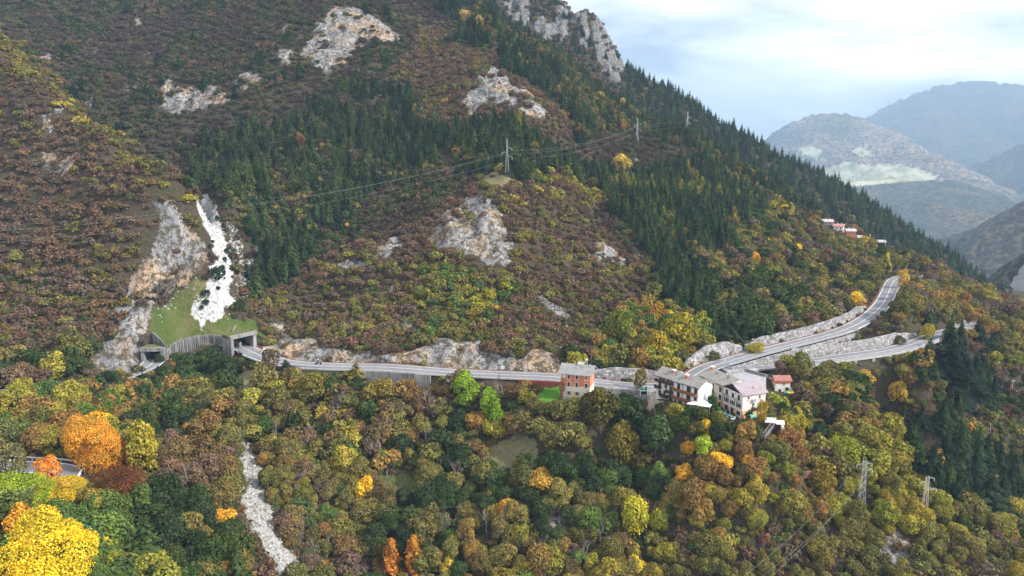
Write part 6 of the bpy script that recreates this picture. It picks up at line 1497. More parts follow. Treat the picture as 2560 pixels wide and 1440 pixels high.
# special, individually surveyed trees: (px centre, py base of crown, width px, height px, species, colour, label)
SPECIAL = [
 (135, 1490, 225, 200, 'tree', (232, 198, 24), 'huge bright yellow broadleaf tree filling the lower left corner'),
 (62, 1400, 96, 110, 'tree', (206, 150, 40), 'orange tree crowded against the left side of the huge bright yellow tree'),
 (40, 1300, 150, 110, 'tree', (150, 168, 40), 'yellow green leafy tree at the left frame edge above the huge yellow tree'),
 (150, 1262, 120, 66, 'tree', (214, 178, 30), 'golden broad tree just below the hairpin bend, above the huge yellow tree'),
 (120, 1218, 60, 72, 'tree', (222, 140, 44), 'small orange tree standing on the inside of the hairpin bend'),
 (240, 1090, 90, 62, 'tree', (232, 178, 36), 'golden yellow treetop behind the big orange tree at left'),
 (238, 1176, 118, 138, 'tree', (222, 156, 46), 'big orange and gold tree right of the hairpin bend'),
 (22, 1218, 90, 105, 'tree', (110, 106, 66), 'grey olive tree at the left frame edge in front of the hairpin bend'),
 (292, 1178, 70, 96, 'tree', (206, 138, 50), 'orange brown right shoulder of the big orange and gold tree'),
 (205, 1150, 70, 78, 'tree', (214, 170, 50), 'golden left shoulder of the big orange and gold tree'),
 (345, 934, 34, 24, 'bush', (104, 98, 50), 'olive bush on the verge below the left tunnel mouth'),
 (312, 950, 36, 24, 'bush', (118, 100, 54), 'ochre bush on the road verge left of the left tunnel mouth'),
 (398, 908, 30, 26, 'bush', (62, 74, 42), 'dark green bush right in front of the left tunnel mouth'),
 (360, 1200, 90, 125, 'tree', (158, 146, 48), 'tall yellow olive tree at the right shoulder of the orange tree'),
 (310, 1258, 120, 84, 'tree', (118, 74, 44), 'dark russet tree below the big orange tree'),
 (40, 1040, 64, 62, 'tree', (170, 150, 42), 'yellow green tree beside the road at the left frame edge'),
 (565, 1330, 62, 52, 'tree', (230, 170, 40), 'golden yellow tree on the spur above the lower gully'),
 (570, 1448, 70, 60, 'tree', (222, 150, 44), 'orange yellow tree at the bottom edge left of the gully'),
 (330, 1440, 110, 150, 'conif', (66, 84, 44), 'broad dark green conifer at the bottom edge left of the gully'),
 (912, 1262, 50, 58, 'tree', (236, 188, 30), 'round bright yellow tree standing alone left of the green clearing'),
 (980, 1432, 56, 88, 'larch', (206, 132, 46), 'left one of the two pointed orange larches at the bottom edge'),
 (1036, 1440, 60, 104, 'larch', (212, 140, 44), 'right one of the two pointed orange larches at the bottom edge'),
 (1122, 1452, 46, 50, 'tree', (190, 168, 50), 'yellow tree at the bottom edge right of the orange larches'),
 (1262, 1300, 54, 60, 'tree', (214, 158, 48), 'golden tree on the lower slope right of the long low cable'),
 (1350, 1225, 74, 54, 'tree', (186, 148, 56), 'ochre tree below the dry straw coloured clearing'),
 (1165, 1020, 80, 72, 'tree', (124, 152, 40), 'big lime green tree below the road, left one of the pair'),
 (1230, 1068, 66, 98, 'tree', (120, 150, 38), 'big lime green tree below the road, right one of the pair'),
 (1768, 1092, 28, 34, 'tree', (236, 196, 24), 'small vivid yellow tree below the white marquee'),
 (1757, 1140, 46, 48, 'tree', (160, 186, 44), 'light lime tree below the hotel terrace'),
 (1722, 1142, 40, 36, 'tree', (200, 148, 44), 'small orange ochre tree left of the lime tree under the hotel terrace'),
 (1800, 1180, 62, 46, 'tree', (234, 182, 44), 'bright golden tree on the slope below the hotel'),
 (1870, 1182, 36, 34, 'tree', (232, 194, 34), 'small round lemon yellow tree right of the bright golden tree'),
 (1690, 1050, 50, 40, 'tree', (142, 136, 52), 'yellow speckled tree just below the balcony hotel'),
 (1588, 1340, 70, 90, 'tree', (182, 176, 44), 'yellow green tree low on the centre right slope'),
 (1588, 1452, 56, 50, 'tree', (206, 184, 40), 'yellow tree at the bottom edge right of centre'),
 (1555, 1165, 86, 112, 'tree', (120, 108, 46), 'large olive brown round tree below the grass beside the salmon house'),
 (1500, 1085, 110, 120, 'tree', (92, 88, 44), 'large dark olive tree right below the salmon house'),
 (1640, 1150, 84, 94, 'tree', (80, 102, 58), 'large grey green tree below the balcony hotel'),
 (1780, 1040, 40, 70, 'conif', (62, 84, 40), 'bushy green conifer in front of the cream hotel wing'),
 (1872, 1053, 26, 28, 'ball', (66, 74, 34), 'clipped dark round shrub at the corner of the hotel'),
 (1905, 1062, 28, 58, 'tree', (160, 140, 36), 'slim golden green tree right of the clipped round shrub'),
 (1935, 1045, 44, 70, 'tree', (158, 172, 60), 'pale lime tree between the hotel and the small orange topped shed'),
 (1890, 892, 44, 34, 'tree', (172, 156, 50), 'yellow bush on top of the knoll behind the car park'),
 (1600, 985, 34, 50, 'tree', (128, 112, 50), 'small thin leaved tree at the roadside left of the balcony hotel'),
 (1640, 812, 50, 56, 'tree', (170, 132, 48), 'tree with an orange crown top above the road behind the hotels'),
 (1545, 870, 76, 84, 'tree', (112, 122, 48), 'big green and ochre tree above the road behind the salmon house'),
 (1700, 880, 100, 90, 'tree', (150, 140, 40), 'large yellow olive tree above the road behind the balcony hotel'),
 (1640, 900, 70, 80, 'tree', (160, 140, 40), 'ochre yellow tree just above the stone retaining wall'),
 (1580, 935, 26, 30, 'tree', (216, 160, 50), 'small amber tree at the foot of the wood above the road'),
 (1554, 440, 60, 42, 'tree', (196, 172, 66), 'pale yellow round tree among the dark conifers, right of the middle pylon'),
 (1890, 676, 30, 46, 'tree', (214, 160, 56), 'single amber tree in the wood above the curved road'),
 (2215, 682, 24, 50, 'larch', (200, 184, 62), 'slim lemon yellow tree above the top of the curved road'),
 (2255, 722, 28, 44, 'tree', (206, 172, 44), 'yellow tree on the outside of the far road bend'),
 (2318, 850, 34, 44, 'tree', (178, 160, 50), 'yellow green tree beside the far end of the lower road'),
 (870, 578, 18, 20, 'tree', (214, 158, 44), 'tiny amber tree on the brown slope left of the white cliff'),
 (752, 372, 26, 32, 'tree', (140, 98, 60), 'rusty orange tree in the gully among conifers'),
 (680, 448, 24, 28, 'tree', (112, 72, 58), 'dark red tree right of the narrow scree chute'),
 (1620, 290, 60, 26, 'bush', (160, 74, 52), 'patch of brick red bushes on the ridge, upper one'),
 (1648, 304, 44, 22, 'bush', (166, 80, 54), 'patch of brick red bushes on the ridge, lower one'),
 (1165, 62, 34, 30, 'tree', (196, 164, 104), 'pale yellow tree at the top of the spur, leftmost of the row'),
 (1198, 74, 28, 30, 'tree', (190, 158, 96), 'pale yellow tree at the top of the spur, second of the row'),
 (1240, 78, 24, 30, 'tree', (200, 166, 92), 'pale yellow tree at the top of the spur, third of the row'),
 (1500, 254, 30, 24, 'tree', (190, 168, 92), 'pale yellow tree high on the conifer ridge'),
 (1555, 274, 24, 22, 'tree', (192, 170, 92), 'pale yellow tree by the brick red bushes on the ridge'),
 (205, 312, 44, 22, 'bush', (176, 158, 66), 'pale yellow bush on the crest of the left hill'),
 (155, 270, 50, 18, 'bush', (180, 164, 70), 'long pale yellow bush high on the crest of the left hill'),
 (720, 935, 34, 34, 'conif', (56, 70, 42), 'small dark fir at the road edge near the tunnel mouth'),
 (888, 962, 50, 60, 'conif', (108, 98, 44), 'pointed olive conifer standing in front of the road left of the concrete wall'),
 (782, 1010, 86, 80, 'tree', (120, 112, 50), 'round olive tree below the road, left of the pointed olive conifer'),
 (950, 1020, 90, 60, 'tree', (130, 116, 52), 'broad ochre olive tree below the concrete retaining wall'),
 (2150, 970, 60, 40, 'tree', (192, 158, 50), 'golden yellow tree on the slope below the lower road'),
 (2240, 1010, 46, 50, 'tree', (206, 170, 60), 'pale golden tree right below the lower road bend'),
 (2420, 1085, 30, 26, 'tree', (226, 170, 50), 'small amber tree in front of the dark conifers at lower right'),
 (2340, 1180, 30, 60, 'tree', (196, 156, 52), 'golden tree behind the concrete pole'),
 (2085, 1128, 60, 46, 'tree', (150, 148, 46), 'yellow green tree on the slope right of the garden shed'),
 (1990, 1090, 60, 56, 'tree', (160, 148, 40), 'mustard tree right of the metal roofed garden shed'),
 (1975, 1150, 90, 76, 'tree', (132, 96, 56), 'wide brown tree below the garden shed'),
 (2120, 1180, 80, 70, 'tree', (138, 142, 44), 'broad green gold tree left of the front pylon'),
 (2095, 1255, 40, 60, 'conif', (52, 66, 42), 'small dark fir left of the front pylon'),
 (2350, 975, 92, 165, 'conif', (30, 42, 34), 'tallest near black conifer at the end of the lower road'),
 (2425, 1000, 76, 140, 'conif', (34, 48, 38), 'near black conifer right of the tallest one at the end of the lower road'),
 (2455, 875, 30, 62, 'conif', (46, 62, 46), 'slim dark conifer under the far stone wall at right'),
 (2460, 1290, 90, 110, 'conif', (44, 60, 42), 'broad dark conifer behind the crest at lower right'),
 (2538, 1310, 60, 60, 'tree', (170, 156, 60), 'yellow green tree at the right frame edge behind the crest'),
 (1655, 1034, 40, 30, 'bush', (70, 84, 44), 'dark green bush at the foot of the balcony hotel, leftmost'),
 (1722, 1046, 40, 32, 'bush', (60, 76, 42), 'dark green bush below the left end of the white marquee'),
 (1752, 1052, 44, 34, 'bush', (84, 92, 44), 'olive bush below the white marquee, left of the green bins'),
 (1792, 1078, 46, 38, 'tree', (110, 112, 46), 'yellow green small tree in front of the terrace wall'),
 (1832, 1086, 46, 32, 'bush', (66, 80, 42), 'dark green bush below the terrace of the cream hotel'),
 (1862, 1082, 40, 30, 'bush', (84, 92, 46), 'olive bush below the teal tank'),
 (1890, 1098, 44, 34, 'bush', (74, 86, 44), 'dark bush left of the rusty railed steps'),
 (1768, 1085, 46, 34, 'bush', (64, 78, 42), 'dark green bush under the left corner of the terrace'),
 (1700, 1086, 60, 46, 'tree', (72, 84, 42), 'broad dark green tree two crowns below the balcony hotel'),
 (1740, 1098, 46, 36, 'tree', (104, 100, 48), 'small olive tree left of the vivid yellow tree'),
 (545, 700, 46, 30, 'bush', (40, 62, 42), 'dark green bush clump lying across the white scree'),
]
# named bushes on the scree
for k_, (px, py, w_) in enumerate([(543, 550, 10), (561, 571, 10), (531, 610, 7), (567, 635, 13), (562, 656, 11), (556, 678, 10), (515, 743, 18), (513, 762, 13), (505, 782, 9), (545, 728, 8), (578, 676, 6)]):
    SPECIAL.append((px, py, w_ + 4, w_ + 2, 'bush', (38, 60, 40), ['small dark bush high on the white scree', 'dark bush on the right edge of the upper scree', 'tiny bush on the left edge of the white scree', 'round dark bush right of the scree middle', 'dark bush below the round one beside the scree', 'dark bush above the big clump on the scree', 'dark bush at the top of the lower scree fan', 'round dark bush in the lower scree fan', 'lowest dark bush on the scree fan', 'small dark bush right under the big scree clump', 'tiny bush in the rubble right of the scree'][k_]))
sp_recs = []
for (px, py, w_, h_, sp, col, lab) in SPECIAL:
    q = hit(px, min(py, 1600)) 
    if py > 1440:
        y_ = {1478: 96.0}.get(py, None)
        u = (720.0 - py) / F; ss = _ys / (CT + ST * u); zz = CAMZ + ss * (-ST + CT * u); xx = (px - 1280) / F * ss
        k = np.nonzero(zz <= gz(xx, _ys))[0]; i = k[0] if len(k) else 60
        q = (float(xx[i]), float(_ys[i]), float(gz(xx[i], _ys[i])))
    if q is None: print('no ground', lab); continue
    D = proj(q[0], q[1], q[2])[2]
    wm = w_ * D / F; hm = h_ * D / F / 0.97
    sp_recs.append((sp, col, q[0], q[1], q[2], wm, hm, lab)); KEEP_OUT.append((q[0], q[1], wm * 0.42))
ko = np.zeros(PX_.shape, bool)
for x, y, r_ in KEEP_OUT: ko |= np.hypot(PX_ - x, PY_ - y) < r_
open_ &= ~ko
# keep sight lines to roads, houses and walls free of tall trees
CLEAR = [(np.array([(2050,540),(2130,558),(2245,596),(2235,610),(2140,590),(2050,568)]), 446),
         (np.array([(912,925),(1085,935),(1085,950),(1000,955),(915,945)]), 215), (np.array([(600,866),(720,902),(780,909),(1000,915),(1200,930),(1400,938),(1400,948),(1200,940),(1085,935),(1085,950),(915,948),(915,925),(780,919),(700,912),(600,880)]), 250), (np.array([(1398,910),(1490,915),(1486,965),(1475,988),(1403,992),(1345,992),(1345,965),(1396,960)]), 215),
         (np.array([(1490,945),(1640,958),(1640,975),(1490,965)]), 215), (np.array([(1600,962),(1632,962),(1632,995),(1600,995)]), 205), (np.array([(1636,918),(1760,935),(1758,1012),(1735,1012),(1680,998),(1640,985)]), 200), (np.array([(1755,925),(1912,940),(1930,932),(1992,932),(1992,988),(1905,985),(1892,1035),(1855,1052),(1790,1038),(1758,990)]), 225),
         (np.array([(1795,925),(1800,910),(1870,908),(1915,935),(1900,960)]), 245),
         (np.array([(355,820),(420,830),(600,830),(660,840),(655,885),(600,880),(520,872),(420,878),(410,900),(355,900)]), 260), (np.array([(1740,905),(1900,875),(2110,820),(2185,770),(2212,700),(2245,690),(2235,760),(2160,815),(2000,875),(1800,910)]), 380), (np.array([(2020,893),(2200,868),(2310,843),(2310,860),(2200,888),(2020,908)]), 270), (np.array([(2020,870),(2320,835),(2310,850),(2020,895)]), 250),
         (np.array([(1905,1042),(1960,1042),(1960,1075),(1900,1072)]), 190), (np.array([(1994,1182),(2052,1182),(2052,1212),(1994,1212)]), (_qh[1] if _qh else 173) + .5), (np.array([(62,1165),(192,1165),(192,1205),(62,1200)]), 145), (np.array([(575,1095),(625,1105),(655,1240),(735,1430),(710,1430),(645,1330),(615,1240)]), 190)]
NF = fbm(PX_ / 24, PY_ / 24, 4, 63, .6); NF = NF.argsort().argsort() / len(NF)
tot = {}
idxs = np.nonzero(open_)[0]
TALL = dict(bare=1.0, tree=1.75, bush=1.25, twig=1.15, conif=0.9, larch=1.0)
for i in idxs:
    Z_ = ZONES[zone[i]] if zone[i] >= 0 else DEF
    opt = Z_[1]; wts = np.array([o[2] for o in opt]); wts = wts / wts.sum()
    # clustered choice
    nfield = float(NF[i])
    u_ = min(.999, 1 - abs(1 - abs(nfield + (rng.random() - .5) * .7)))
    j = int(np.searchsorted(np.cumsum(wts), u_)); j = min(j, len(opt) - 1)
    sp, pal, _ = opt[j]
    lo, hi = Z_[2]; conif_zone = lo > 6
    if not conif_zone and hi > 3.7: lo *= .80; hi *= .92
    s_rank = rng.random() ** 1.6
    if sp == 'conif':
        s = (lo - 2 + (hi - lo + 2) * rng.random()) if conif_zone else rng.uniform(6, 10)
        sp_space = s * 0.235
    elif sp == 'larch': s = rng.uniform(8, 11); sp_space = 3.5
    elif sp == 'bare': s = rng.uniform(6.5, 9.5); sp_space = 3.2
    else:
        s = rng.uniform(2.0, 3.8) if conif_zone else lo * .75 + (hi * 1.05 - lo * .75) * s_rank
        if sp in ('bush', 'twig') and s > 3.4: s *= .85
        sp_space = s * 1.12
    keepp = min(1.0, (2.7 / sp_space) ** 2 * (2.1 if sp == 'tree' else 2.4)) * Z_[3]
    if ((_rd[i] < 8 and px_[i] < 2315) or _pdd[i] < .5) and sp in ('tree', 'conif', 'larch', 'bare'):
        sp = 'bush'; s = rng.uniform(1.0, 1.8); keepp = .8
    if rng.random() > keepp: continue
    # would it stand in front of something that is seen in the photograph?
    h = s * TALL[sp]; 
    topx, topy, _d2 = proj(PX_[i], PY_[i], PZ_[i] + h)
    bad = False
    for poly, ymax in CLEAR:
        if PY_[i] < ymax:
            for f_ in (1.0, 0.55):
                tx_, ty_, _ = proj(PX_[i], PY_[i], PZ_[i] + h * f_)
                if inpoly(np.array([tx_]), np.array([ty_]), poly)[0]: bad = True
    if bad:
        sp = 'bush'; s = rng.uniform(.7, 1.2)
        tx_, ty_, _ = proj(PX_[i], PY_[i], PZ_[i] + s * 1.2)
        if any(PY_[i] < ym and inpoly(np.array([tx_]), np.array([ty_]), pl)[0] for pl, ym in CLEAR): continue
    add_rec(sp, pal, PX_[i], PY_[i], PZ_[i], s, rng)
# undergrowth between the trees of the lower slopes
ux_, uy_ = sample(1.9, -200, 300, 80, 262)
uz_ = gz(ux_, uy_)
jx = np.clip(((ux_ - tx[0]) / TS).round().astype(int), 0, len(tx) - 1); jy = np.clip(((uy_ - ty[0]) / TS).round().astype(int), 0, len(ty) - 1)
um = {k: MK[k].reshape(TX.shape)[jy, jx] for k in MK}
upx, upy, _ = proj(ux_, uy_, uz_)
uk = (um['scree'] < .3) & (um['stream'] < .25) & (um['lawn'] < .2) & (um['rock'] < .45) & (um['grass'] < .35) & (um['dirt'] < .4) & (um['hay'] < .4) & (um['mead'] < .4) & (ROADD[jy, jx] > 4.9) & (_pd[jy, jx] > -1) & (upy > 700)
for x, y, r_ in KEEP_OUT: uk &= ~((np.hypot(ux_ - x, uy_ - y) < r_ * .6) & (r_ > 4))
for i in np.nonzero(uk)[0]:
    s = rng.uniform(.7, 1.45)
    tx_, ty_, _ = proj(ux_[i], uy_[i], uz_[i] + s * 1.1)
    if any(uy_[i] < ym and inpoly(np.array([tx_]), np.array([ty_]), pl)[0] for pl, ym in CLEAR): continue
    add_rec('bush' if rng.random() < .6 else 'twig', ['olive', 'dgreen', 'brown', 'olive', 'ochre', 'green'][rng.integers(6)], ux_[i], uy_[i], uz_[i], s, rng)
# far ridge
fx_, fy_ = sample(5.0, -110, 690, 500, 860)
fz_ = fgz(fx_, fy_); fr_ = frock(fx_, fy_)
apx, apy, _ = proj(fx_, fy_, fz_)
fk = (fr_ < .45) | (rng.random(len(fx_)) < .12)
for i in np.nonzero(fk)[0]:
    u = rng.random()
    rocky = apx[i] < 1560
    if (u < .55 and not rocky) or u < .12: add_rec('conif', 'conif', fx_[i], fy_[i], fz_[i], rng.uniform(9, 15), rng)
    else: add_rec('twig' if rng.random() < .5 else 'bush', ['brown', 'twig', 'olive', 'dgreen', 'brown'][rng.integers(5)], fx_[i], fy_[i], fz_[i], rng.uniform(3.0, 4.4), rng)
# loose rubble in the stream bed and on the scree
def rubble(name, key, thr, spacing, smin, smax, mat, label, cat, box):
    x, y = sample(spacing, *box); z = gz(x, y); jx = np.clip(((x - tx[0]) / TS).round().astype(int), 0, len(tx) - 1); jy = np.clip(((y - ty[0]) / TS).round().astype(int), 0, len(ty) - 1)
    k = MK[key].reshape(TX.shape)[jy, jx] > thr; x, y, z = x[k], y[k], z[k]; n = len(x)
    O = np.array([(1, 0, 0), (0, 1, 0), (-1, 0, 0), (0, -1, 0), (0, 0, 1), (0, 0, -1)], float); Fo = np.array([(0, 1, 4), (1, 2, 4), (2, 3, 4), (3, 0, 4), (1, 0, 5), (2, 1, 5), (3, 2, 5), (0, 3, 5)])
    sz = smin + (smax - smin) * rng.random(n) ** 3; V = O[None] * sz[:, None, None] * rng.uniform(.55, 1.2, (n, 6, 3)) + rng.normal(size=(n, 6, 3)) * sz[:, None, None] * .16
    a = rng.uniform(0, 6.28, n); c, s_ = np.cos(a)[:, None], np.sin(a)[:, None]; V = np.stack([V[..., 0] * c - V[..., 1] * s_, V[..., 0] * s_ + V[..., 1] * c, V[..., 2] * .8], -1) + np.stack([x, y, z + .15], -1)[:, None]
    o = link(name, mesh_np(name, V.reshape(-1, 3), (Fo[None] + 6 * np.arange(n)[:, None, None]).reshape(-1, 3)), None, [mat]); tag(o, label, cat, None, 'stuff')
M_BOUL = stone_mat('boulder_stone', (0.62, 0.61, 0.59), (0.34, 0.33, 0.32), 3.0, 0.1)
rubble('stream_rubble', 'stream', .25, .55, .12, .65, M_BOUL, 'pale rubble filling the dry stream bed', 'rubble', (-130, -20, 120, 215))
rubble('scree_rubble', 'scree', .2, .9, .12, .7, M_BOUL, 'pale stones lying on the scree', 'rubble', (-160, -60, 225, 345))
# bushes on the plain low slopes of the hillside edge: done.  Split: the 300 that show largest of each kind stand alone
KINDS = {'bare': 'broadleaf', 'tree': 'broadleaf', 'larch': 'broadleaf', 'conif': 'conifer', 'bush': 'shrub', 'twig': 'shrub'}
R = recs
X = np.array([r[2] for r in R]); Y = np.array([r[3] for r in R]); Z = np.array([r[4] for r in R]); Sx = np.array([r[5] for r in R])
kind = np.array([KINDS[r[0]] for r in R])
hgt = np.array([r[5] * TALL[r[0]] for r in R])
qx, qy, qD = proj(X, Y, Z + hgt * .6)
vis = visible(X, Y, Z, 0.0) if False else visible(X, Y, Z + hgt * .55, 0.0)
app = np.where(kind == 'conifer', Sx * Sx * .4, Sx * Sx * 2) / qD ** 2
app = np.where((qx > 5) & (qx < 2555) & (qy > 5) & (qy < 1435) & vis, app, 0)
single = np.zeros(len(R), bool)
nspec = {'broadleaf': 0, 'conifer': 0, 'shrub': 0}
for s_ in sp_recs: nspec[{'tree': 'broadleaf', 'larch': 'broadleaf', 'conif': 'conifer', 'bush': 'shrub', 'ball': 'shrub', 'bare': 'broadleaf'}[s_[0]]] += 1
for kd in ('broadleaf', 'conifer', 'shrub'):
    k = np.nonzero(kind == kd)[0]; o = k[np.argsort(-app[k])][:300 - nspec[kd]]; single[o[app[o] > 0]] = True
print('vegetation', len(R), {k: int((kind == k).sum()) for k in set(kind)}, 'single', int(single.sum()))
def crown_key(sp, D, i):
    if sp == 'tree' and D < 60: return 'leaf_crown_big.%d' % (i % 3)
    if sp == 'tree': return ('leaf_crown_near.%d' if D < 185 else 'leaf_crown.%d') % (i % 6)
    if sp == 'bush' or sp == 'ball': return 'bush_crown.%d' % (i % 6)
    if sp == 'twig': return 'twig_crown.%d' % (i % 6)
    if sp == 'conif': return 'conifer_crown.%d' % (i % 5)
    if sp == 'larch': return 'larch_crown.%d' % (i % 3)
    if sp == 'bare': return 'bare_crown.%d' % (i % 3)
def lift_of(sp, s):    # height of the crown base above the ground, in crown units
    return {'tree': 0.12, 'bush': -0.1, 'twig': -0.15, 'ball': -.1}.get(sp, 0.0)
# ---- names and labels
LAND = [(385, 880, 'the left tunnel mouth'), (620, 868, 'the right tunnel mouth'), (510, 860, 'the curved concrete wall'), (540, 600, 'the white scree'), (600, 1000, 'the grassy gully'), (640, 1220, 'the stony stream bed'), (980, 955, 'the concrete retaining wall'), (1200, 580, 'the big white cliff'), (1268, 400, 'the middle pylon'),
        (1592, 330, 'the ridge pylon'), (1240, 220, 'the spur cliff'), (860, 90, 'the high white cliff'), (490, 250, 'the pale rock band'), (1445, 950, 'the salmon house'), (1690, 965, 'the balcony hotel'), (1850, 990, 'the cream hotel'), (1950, 960, 'the orange topped shed'), (1935, 1060, 'the garden shed'), (2025, 1200, 'the tiled hut'), (2155, 1220, 'the front pylon'), (2310, 1250, 'the rusty pylon'),
        (2290, 1160, 'the concrete pole'), (2090, 570, 'the hamlet'), (2200, 760, 'the far road bend'), (2060, 840, 'the upper road'), (2150, 885, 'the lower road'), (120, 1180, 'the hairpin bend'), (1280, 1140, 'the straw clearing'), (990, 1230, 'the green clearing'), (1000, 1420, 'the orange larches'), (1540, 655, 'the small right cliff'), (1150, 740, 'the green bush patch'), (140, 410, 'the left hill outcrop'), (450, 620, 'the gully cliff'), (2350, 900, 'the tallest dark conifer'), (2250, 1390, 'the lower right rocks'), (150, 1350, 'the huge yellow tree'), (1650, 850, 'the golden wood'), (300, 900, 'the streaked rock face')]
CNAME = dict(brown='brown', red='russet', olive='olive green', dgreen='dark green', green='green', conif='dark green', yel='yellow', org='orange', yg='yellow green', ochre='ochre', twig='grey brown', dusk='dull brown', obrown='olive brown', duskol='dull olive')
def describe(sp, pal, px, py, s):
    d = [(math.hypot(px - a, (py - b) * 1.2), i) for i, (a, b, n) in enumerate(LAND)]; d.sort()
    i = d[0][1]; a, b, n = LAND[i]; dx, dy = px - a, py - b
    rel = 'beside' if d[0][0] < 25 else (('right of' if dx > 0 else 'left of') if abs(dx) > abs(dy) * 1.5 else (('below' if dy > 0 else 'above') if abs(dy) > abs(dx) * 1.5 else (('below' if dy > 0 else 'above') + ' and ' + ('right of' if dx > 0 else 'left of'))))
    noun = {'bare': 'leafless tree', 'tree': 'leafy tree', 'bush': 'bush', 'twig': 'twiggy bush', 'conif': 'conifer', 'larch': 'pointed larch'}[sp]
    sz = {'bare': ('small', 'tall', 8), 'tree': ('small', 'large', 3.4), 'bush': ('low', 'big', 2.8), 'twig': ('low', 'big', 2.8), 'conif': ('short', 'tall', 11.5), 'larch': ('short', 'tall', 9.5)}[sp]
    return '%s %s %s %s %s' % (sz[0] if s < sz[2] else sz[1], CNAME[pal], noun, rel, n)
sing = np.nonzero(single)[0]
labs = {}
for i in sing:
    labs.setdefault(describe(R[i][0], R[i][1], float(qx[i]), float(qy[i]), R[i][5]), []).append(i)
ONES = 'first second third fourth fifth sixth seventh eighth ninth tenth eleventh twelfth thirteenth fourteenth fifteenth sixteenth seventeenth eighteenth nineteenth'.split()
ORD = [''] + ONES[1:]
for a_, b_ in (('twentieth', 'twenty'), ('thirtieth', 'thirty'), ('fortieth', 'forty'), ('fiftieth', 'fifty')): ORD += [a_] + [b_ + ' ' + w for w in ONES[:9]]
lab_of = {}
for l_, ii in labs.items():
    ii = sorted(ii, key=lambda i: qx[i]); n = len(ii)
    for k, i in enumerate(ii):
        if n == 1: lab_of[i] = l_
        elif k == 0: lab_of[i] = l_ + ', leftmost of these'
        elif k == n - 1: lab_of[i] = l_ + ', rightmost of these'
        else: lab_of[i] = l_ + (', %s from left' % ORD[k] if k < len(ORD) else '')
GRP = {'broadleaf': 'autumn broadleaf trees on the slopes', 'conifer': 'conifers on the slopes', 'shrub': 'bushes on the slopes'}
NAME = {'tree': 'broadleaf_tree', 'bush': 'bush', 'twig': 'bush', 'conif': 'conifer_tree', 'larch': 'larch_tree', 'ball': 'clipped_shrub', 'bare': 'bare_tree'}
CAT = {'tree': 'tree', 'bush': 'bush', 'twig': 'bush', 'conif': 'conifer', 'larch': 'larch', 'ball': 'bush', 'bare': 'tree'}
def place(sp, x, y, z, sx, sz, rot, col, label, group, i, D):
    """one plant: crown and trunk as parts"""
    ck = crown_key(sp, D, i)
    if sp in ('bush', 'twig', 'ball'):
        o = bpy.data.objects.new(NAME[sp], PROTO[ck]); C.objects.link(o)
        o.location = (x, y, z + lift_of(sp, sx) * sz); o.rotation_euler = (0, 0, rot); o.scale = (sx, sx, sz); o.color = (*col, 1)
        tag(o, label, CAT[sp], group); return o
    e = empty(NAME[sp], (x, y, z), rot)
    tag(e, label, CAT[sp], group)
    c = bpy.data.objects.new('crown', PROTO[ck]); C.objects.link(c); c.parent = e; c.color = (*col, 1)
    t = bpy.data.objects.new('trunk', PROTO[('conifer_trunk.%d' % (i % 2)) if sp == 'conif' else 'tree_trunk.%d' % (i % 4)]); C.objects.link(t); t.parent = e
    c.scale = (sx, sx, sz); c.location = (0, 0, lift_of(sp, sx) * sz)
    if sp == 'conif': t.scale = (sz, sz, sz * .9)
    else: t.scale = (sx * (.9 if sp == 'tree' else .3), sx * (.9 if sp == 'tree' else .3), sz * (1.25 if sp == 'tree' else .8))
    return e
for i in sing:
    r = R[i]; place(r[0], r[2], r[3], r[4], r[5], r[5] * r[6], r[7], r[8], lab_of[i], GRP[KINDS[r[0]]], int(i), float(qD[i]))
for k, (sp, col, x, y, z, wm, hm, lab) in enumerate(sp_recs):
    s = wm / 2 / (0.97 if sp in ('tree', 'bush', 'ball', 'twig') else 1)
    c = lin(col) * GAIN * .92
    if sp in ('tree',): place(sp, x, y, z, s, hm / 1.75, k * 1.3, c, lab, None, k, 50 if s > 4.2 and y < 150 else 100)
    elif sp in ('bush', 'ball'): place(sp, x, y, z, s, hm / 1.15, k * 1.3, c, lab, None, k, 100)
    elif sp == 'conif': place(sp, x, y, z, wm / .42, hm, k * 1.3, c, lab, None, k, 100)
    elif sp == 'larch': place(sp, x, y, z, wm / .56, hm, k * 1.3, c, lab, None, k, 100)
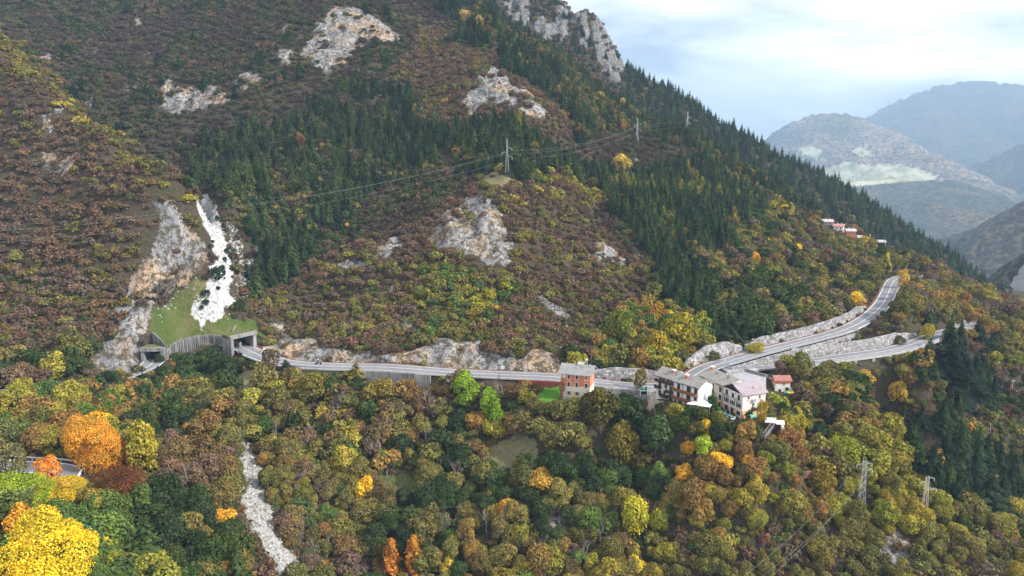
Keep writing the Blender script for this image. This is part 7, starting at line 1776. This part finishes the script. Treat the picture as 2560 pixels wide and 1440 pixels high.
# ---- the rest of the wood as stuff, instanced
def scatter(name, species, cat, keys):
    """all remaining plants of one kind: one object of instanced plants"""
    col = bpy.data.collections.new(name + '_plants')
    for n_i, k in enumerate(keys):
        o = bpy.data.objects.new('%s_%02d' % (name, n_i), PROTO[k]); col.objects.link(o)
    kk = {k: n_i for n_i, k in enumerate(keys)}
    sel = [i for i in range(len(R)) if not single[i] and KINDS[R[i][0]] == species]
    V = []; idx = []; rot = []; scl = []; cl = []
    for i in sel:
        r = R[i]; sz = r[5] * r[6]
        V.append((r[2], r[3], r[4] + lift_of(r[0], r[5]) * sz)); idx.append(kk[crown_key(r[0], 999 if r[3] > 190 else float(qD[i]), i)])
        rot.append((0, 0, r[7])); scl.append((r[5], r[5], sz)); cl.append((*r[8], 1))
    me = bpy.data.meshes.new(name); me.from_pydata(V, [], [])
    a = me.attributes.new('idx', 'INT', 'POINT'); a.data.foreach_set('value', idx)
    a = me.attributes.new('rot', 'FLOAT_VECTOR', 'POINT'); a.data.foreach_set('vector', np.array(rot, np.float32).ravel())
    a = me.attributes.new('scl', 'FLOAT_VECTOR', 'POINT'); a.data.foreach_set('vector', np.array(scl, np.float32).ravel())
    a = me.attributes.new('color', 'FLOAT_COLOR', 'POINT'); a.data.foreach_set('color', np.array(cl, np.float32).ravel())
    o = bpy.data.objects.new(name, me); C.objects.link(o); tag(o, kind='stuff')
    ng = bpy.data.node_groups.new(name, 'GeometryNodeTree')
    ng.interface.new_socket('Geometry', in_out='INPUT', socket_type='NodeSocketGeometry'); ng.interface.new_socket('Geometry', in_out='OUTPUT', socket_type='NodeSocketGeometry')
    gi = ng.nodes.new('NodeGroupInput'); go = ng.nodes.new('NodeGroupOutput')
    ci = ng.nodes.new('GeometryNodeCollectionInfo'); ci.inputs['Collection'].default_value = col; ci.inputs['Separate Children'].default_value = True
    ip = ng.nodes.new('GeometryNodeInstanceOnPoints'); ip.inputs['Pick Instance'].default_value = True
    def na(n, ty, out, sock):
        q = ng.nodes.new('GeometryNodeInputNamedAttribute'); q.data_type = ty; q.inputs['Name'].default_value = n
        ng.links.new([s for s in q.outputs if s.enabled and s.name == 'Attribute'][0], sock)
    ng.links.new(gi.outputs[0], ip.inputs['Points']); ng.links.new(ci.outputs[0], ip.inputs['Instance'])
    na('idx', 'INT', 0, ip.inputs['Instance Index']); na('scl', 'FLOAT_VECTOR', 0, ip.inputs['Scale'])
    er = ng.nodes.new('FunctionNodeEulerToRotation')
    na('rot', 'FLOAT_VECTOR', 0, er.inputs[0]); ng.links.new(er.outputs[0], ip.inputs['Rotation'])
    ng.links.new(ip.outputs[0], go.inputs[0])
    md = o.modifiers.new('plants', 'NODES'); md.node_group = ng
    o['label'] = cat; o['category'] = {'broadleaf': 'wood', 'conifer': 'conifer wood', 'shrub': 'scrub'}[species]
    return o
scatter('woodland', 'broadleaf', 'mixed autumn broadleaf wood covering the lower slopes and gullies', ['leaf_crown_near.%d' % i for i in range(6)] + ['leaf_crown.%d' % i for i in range(6)] + ['larch_crown.%d' % i for i in range(3)] + ['bare_crown.%d' % i for i in range(3)])
scatter('conifer_wood', 'conifer', 'dark conifer wood covering the upper slopes and the ridge', ['conifer_crown.%d' % i for i in range(5)])
scatter('scrub', 'shrub', 'brown autumn scrub covering the dry rocky slopes', ['bush_crown.%d' % i for i in range(6)] + ['twig_crown.%d' % i for i in range(6)])
# ------------------------------------------------------------------ air
hz = MB().box(-9100, 12100, -700, 13100, -201, 1330).build('haze', [])
mh = bpy.data.materials.new('haze'); mh.use_nodes = True; t = mh.node_tree; t.nodes.clear()
o_ = N(t, 'ShaderNodeOutputMaterial'); pv = N(t, 'ShaderNodeVolumePrincipled')
pv.inputs['Color'].default_value = (0.50, 0.72, 1.0, 1); pv.inputs['Density'].default_value = 0.00013; pv.inputs['Anisotropy'].default_value = -0.1
lk(t, pv.outputs[0], o_.inputs['Volume'])
hz.data.materials.append(mh); tag(hz, kind='stuff')
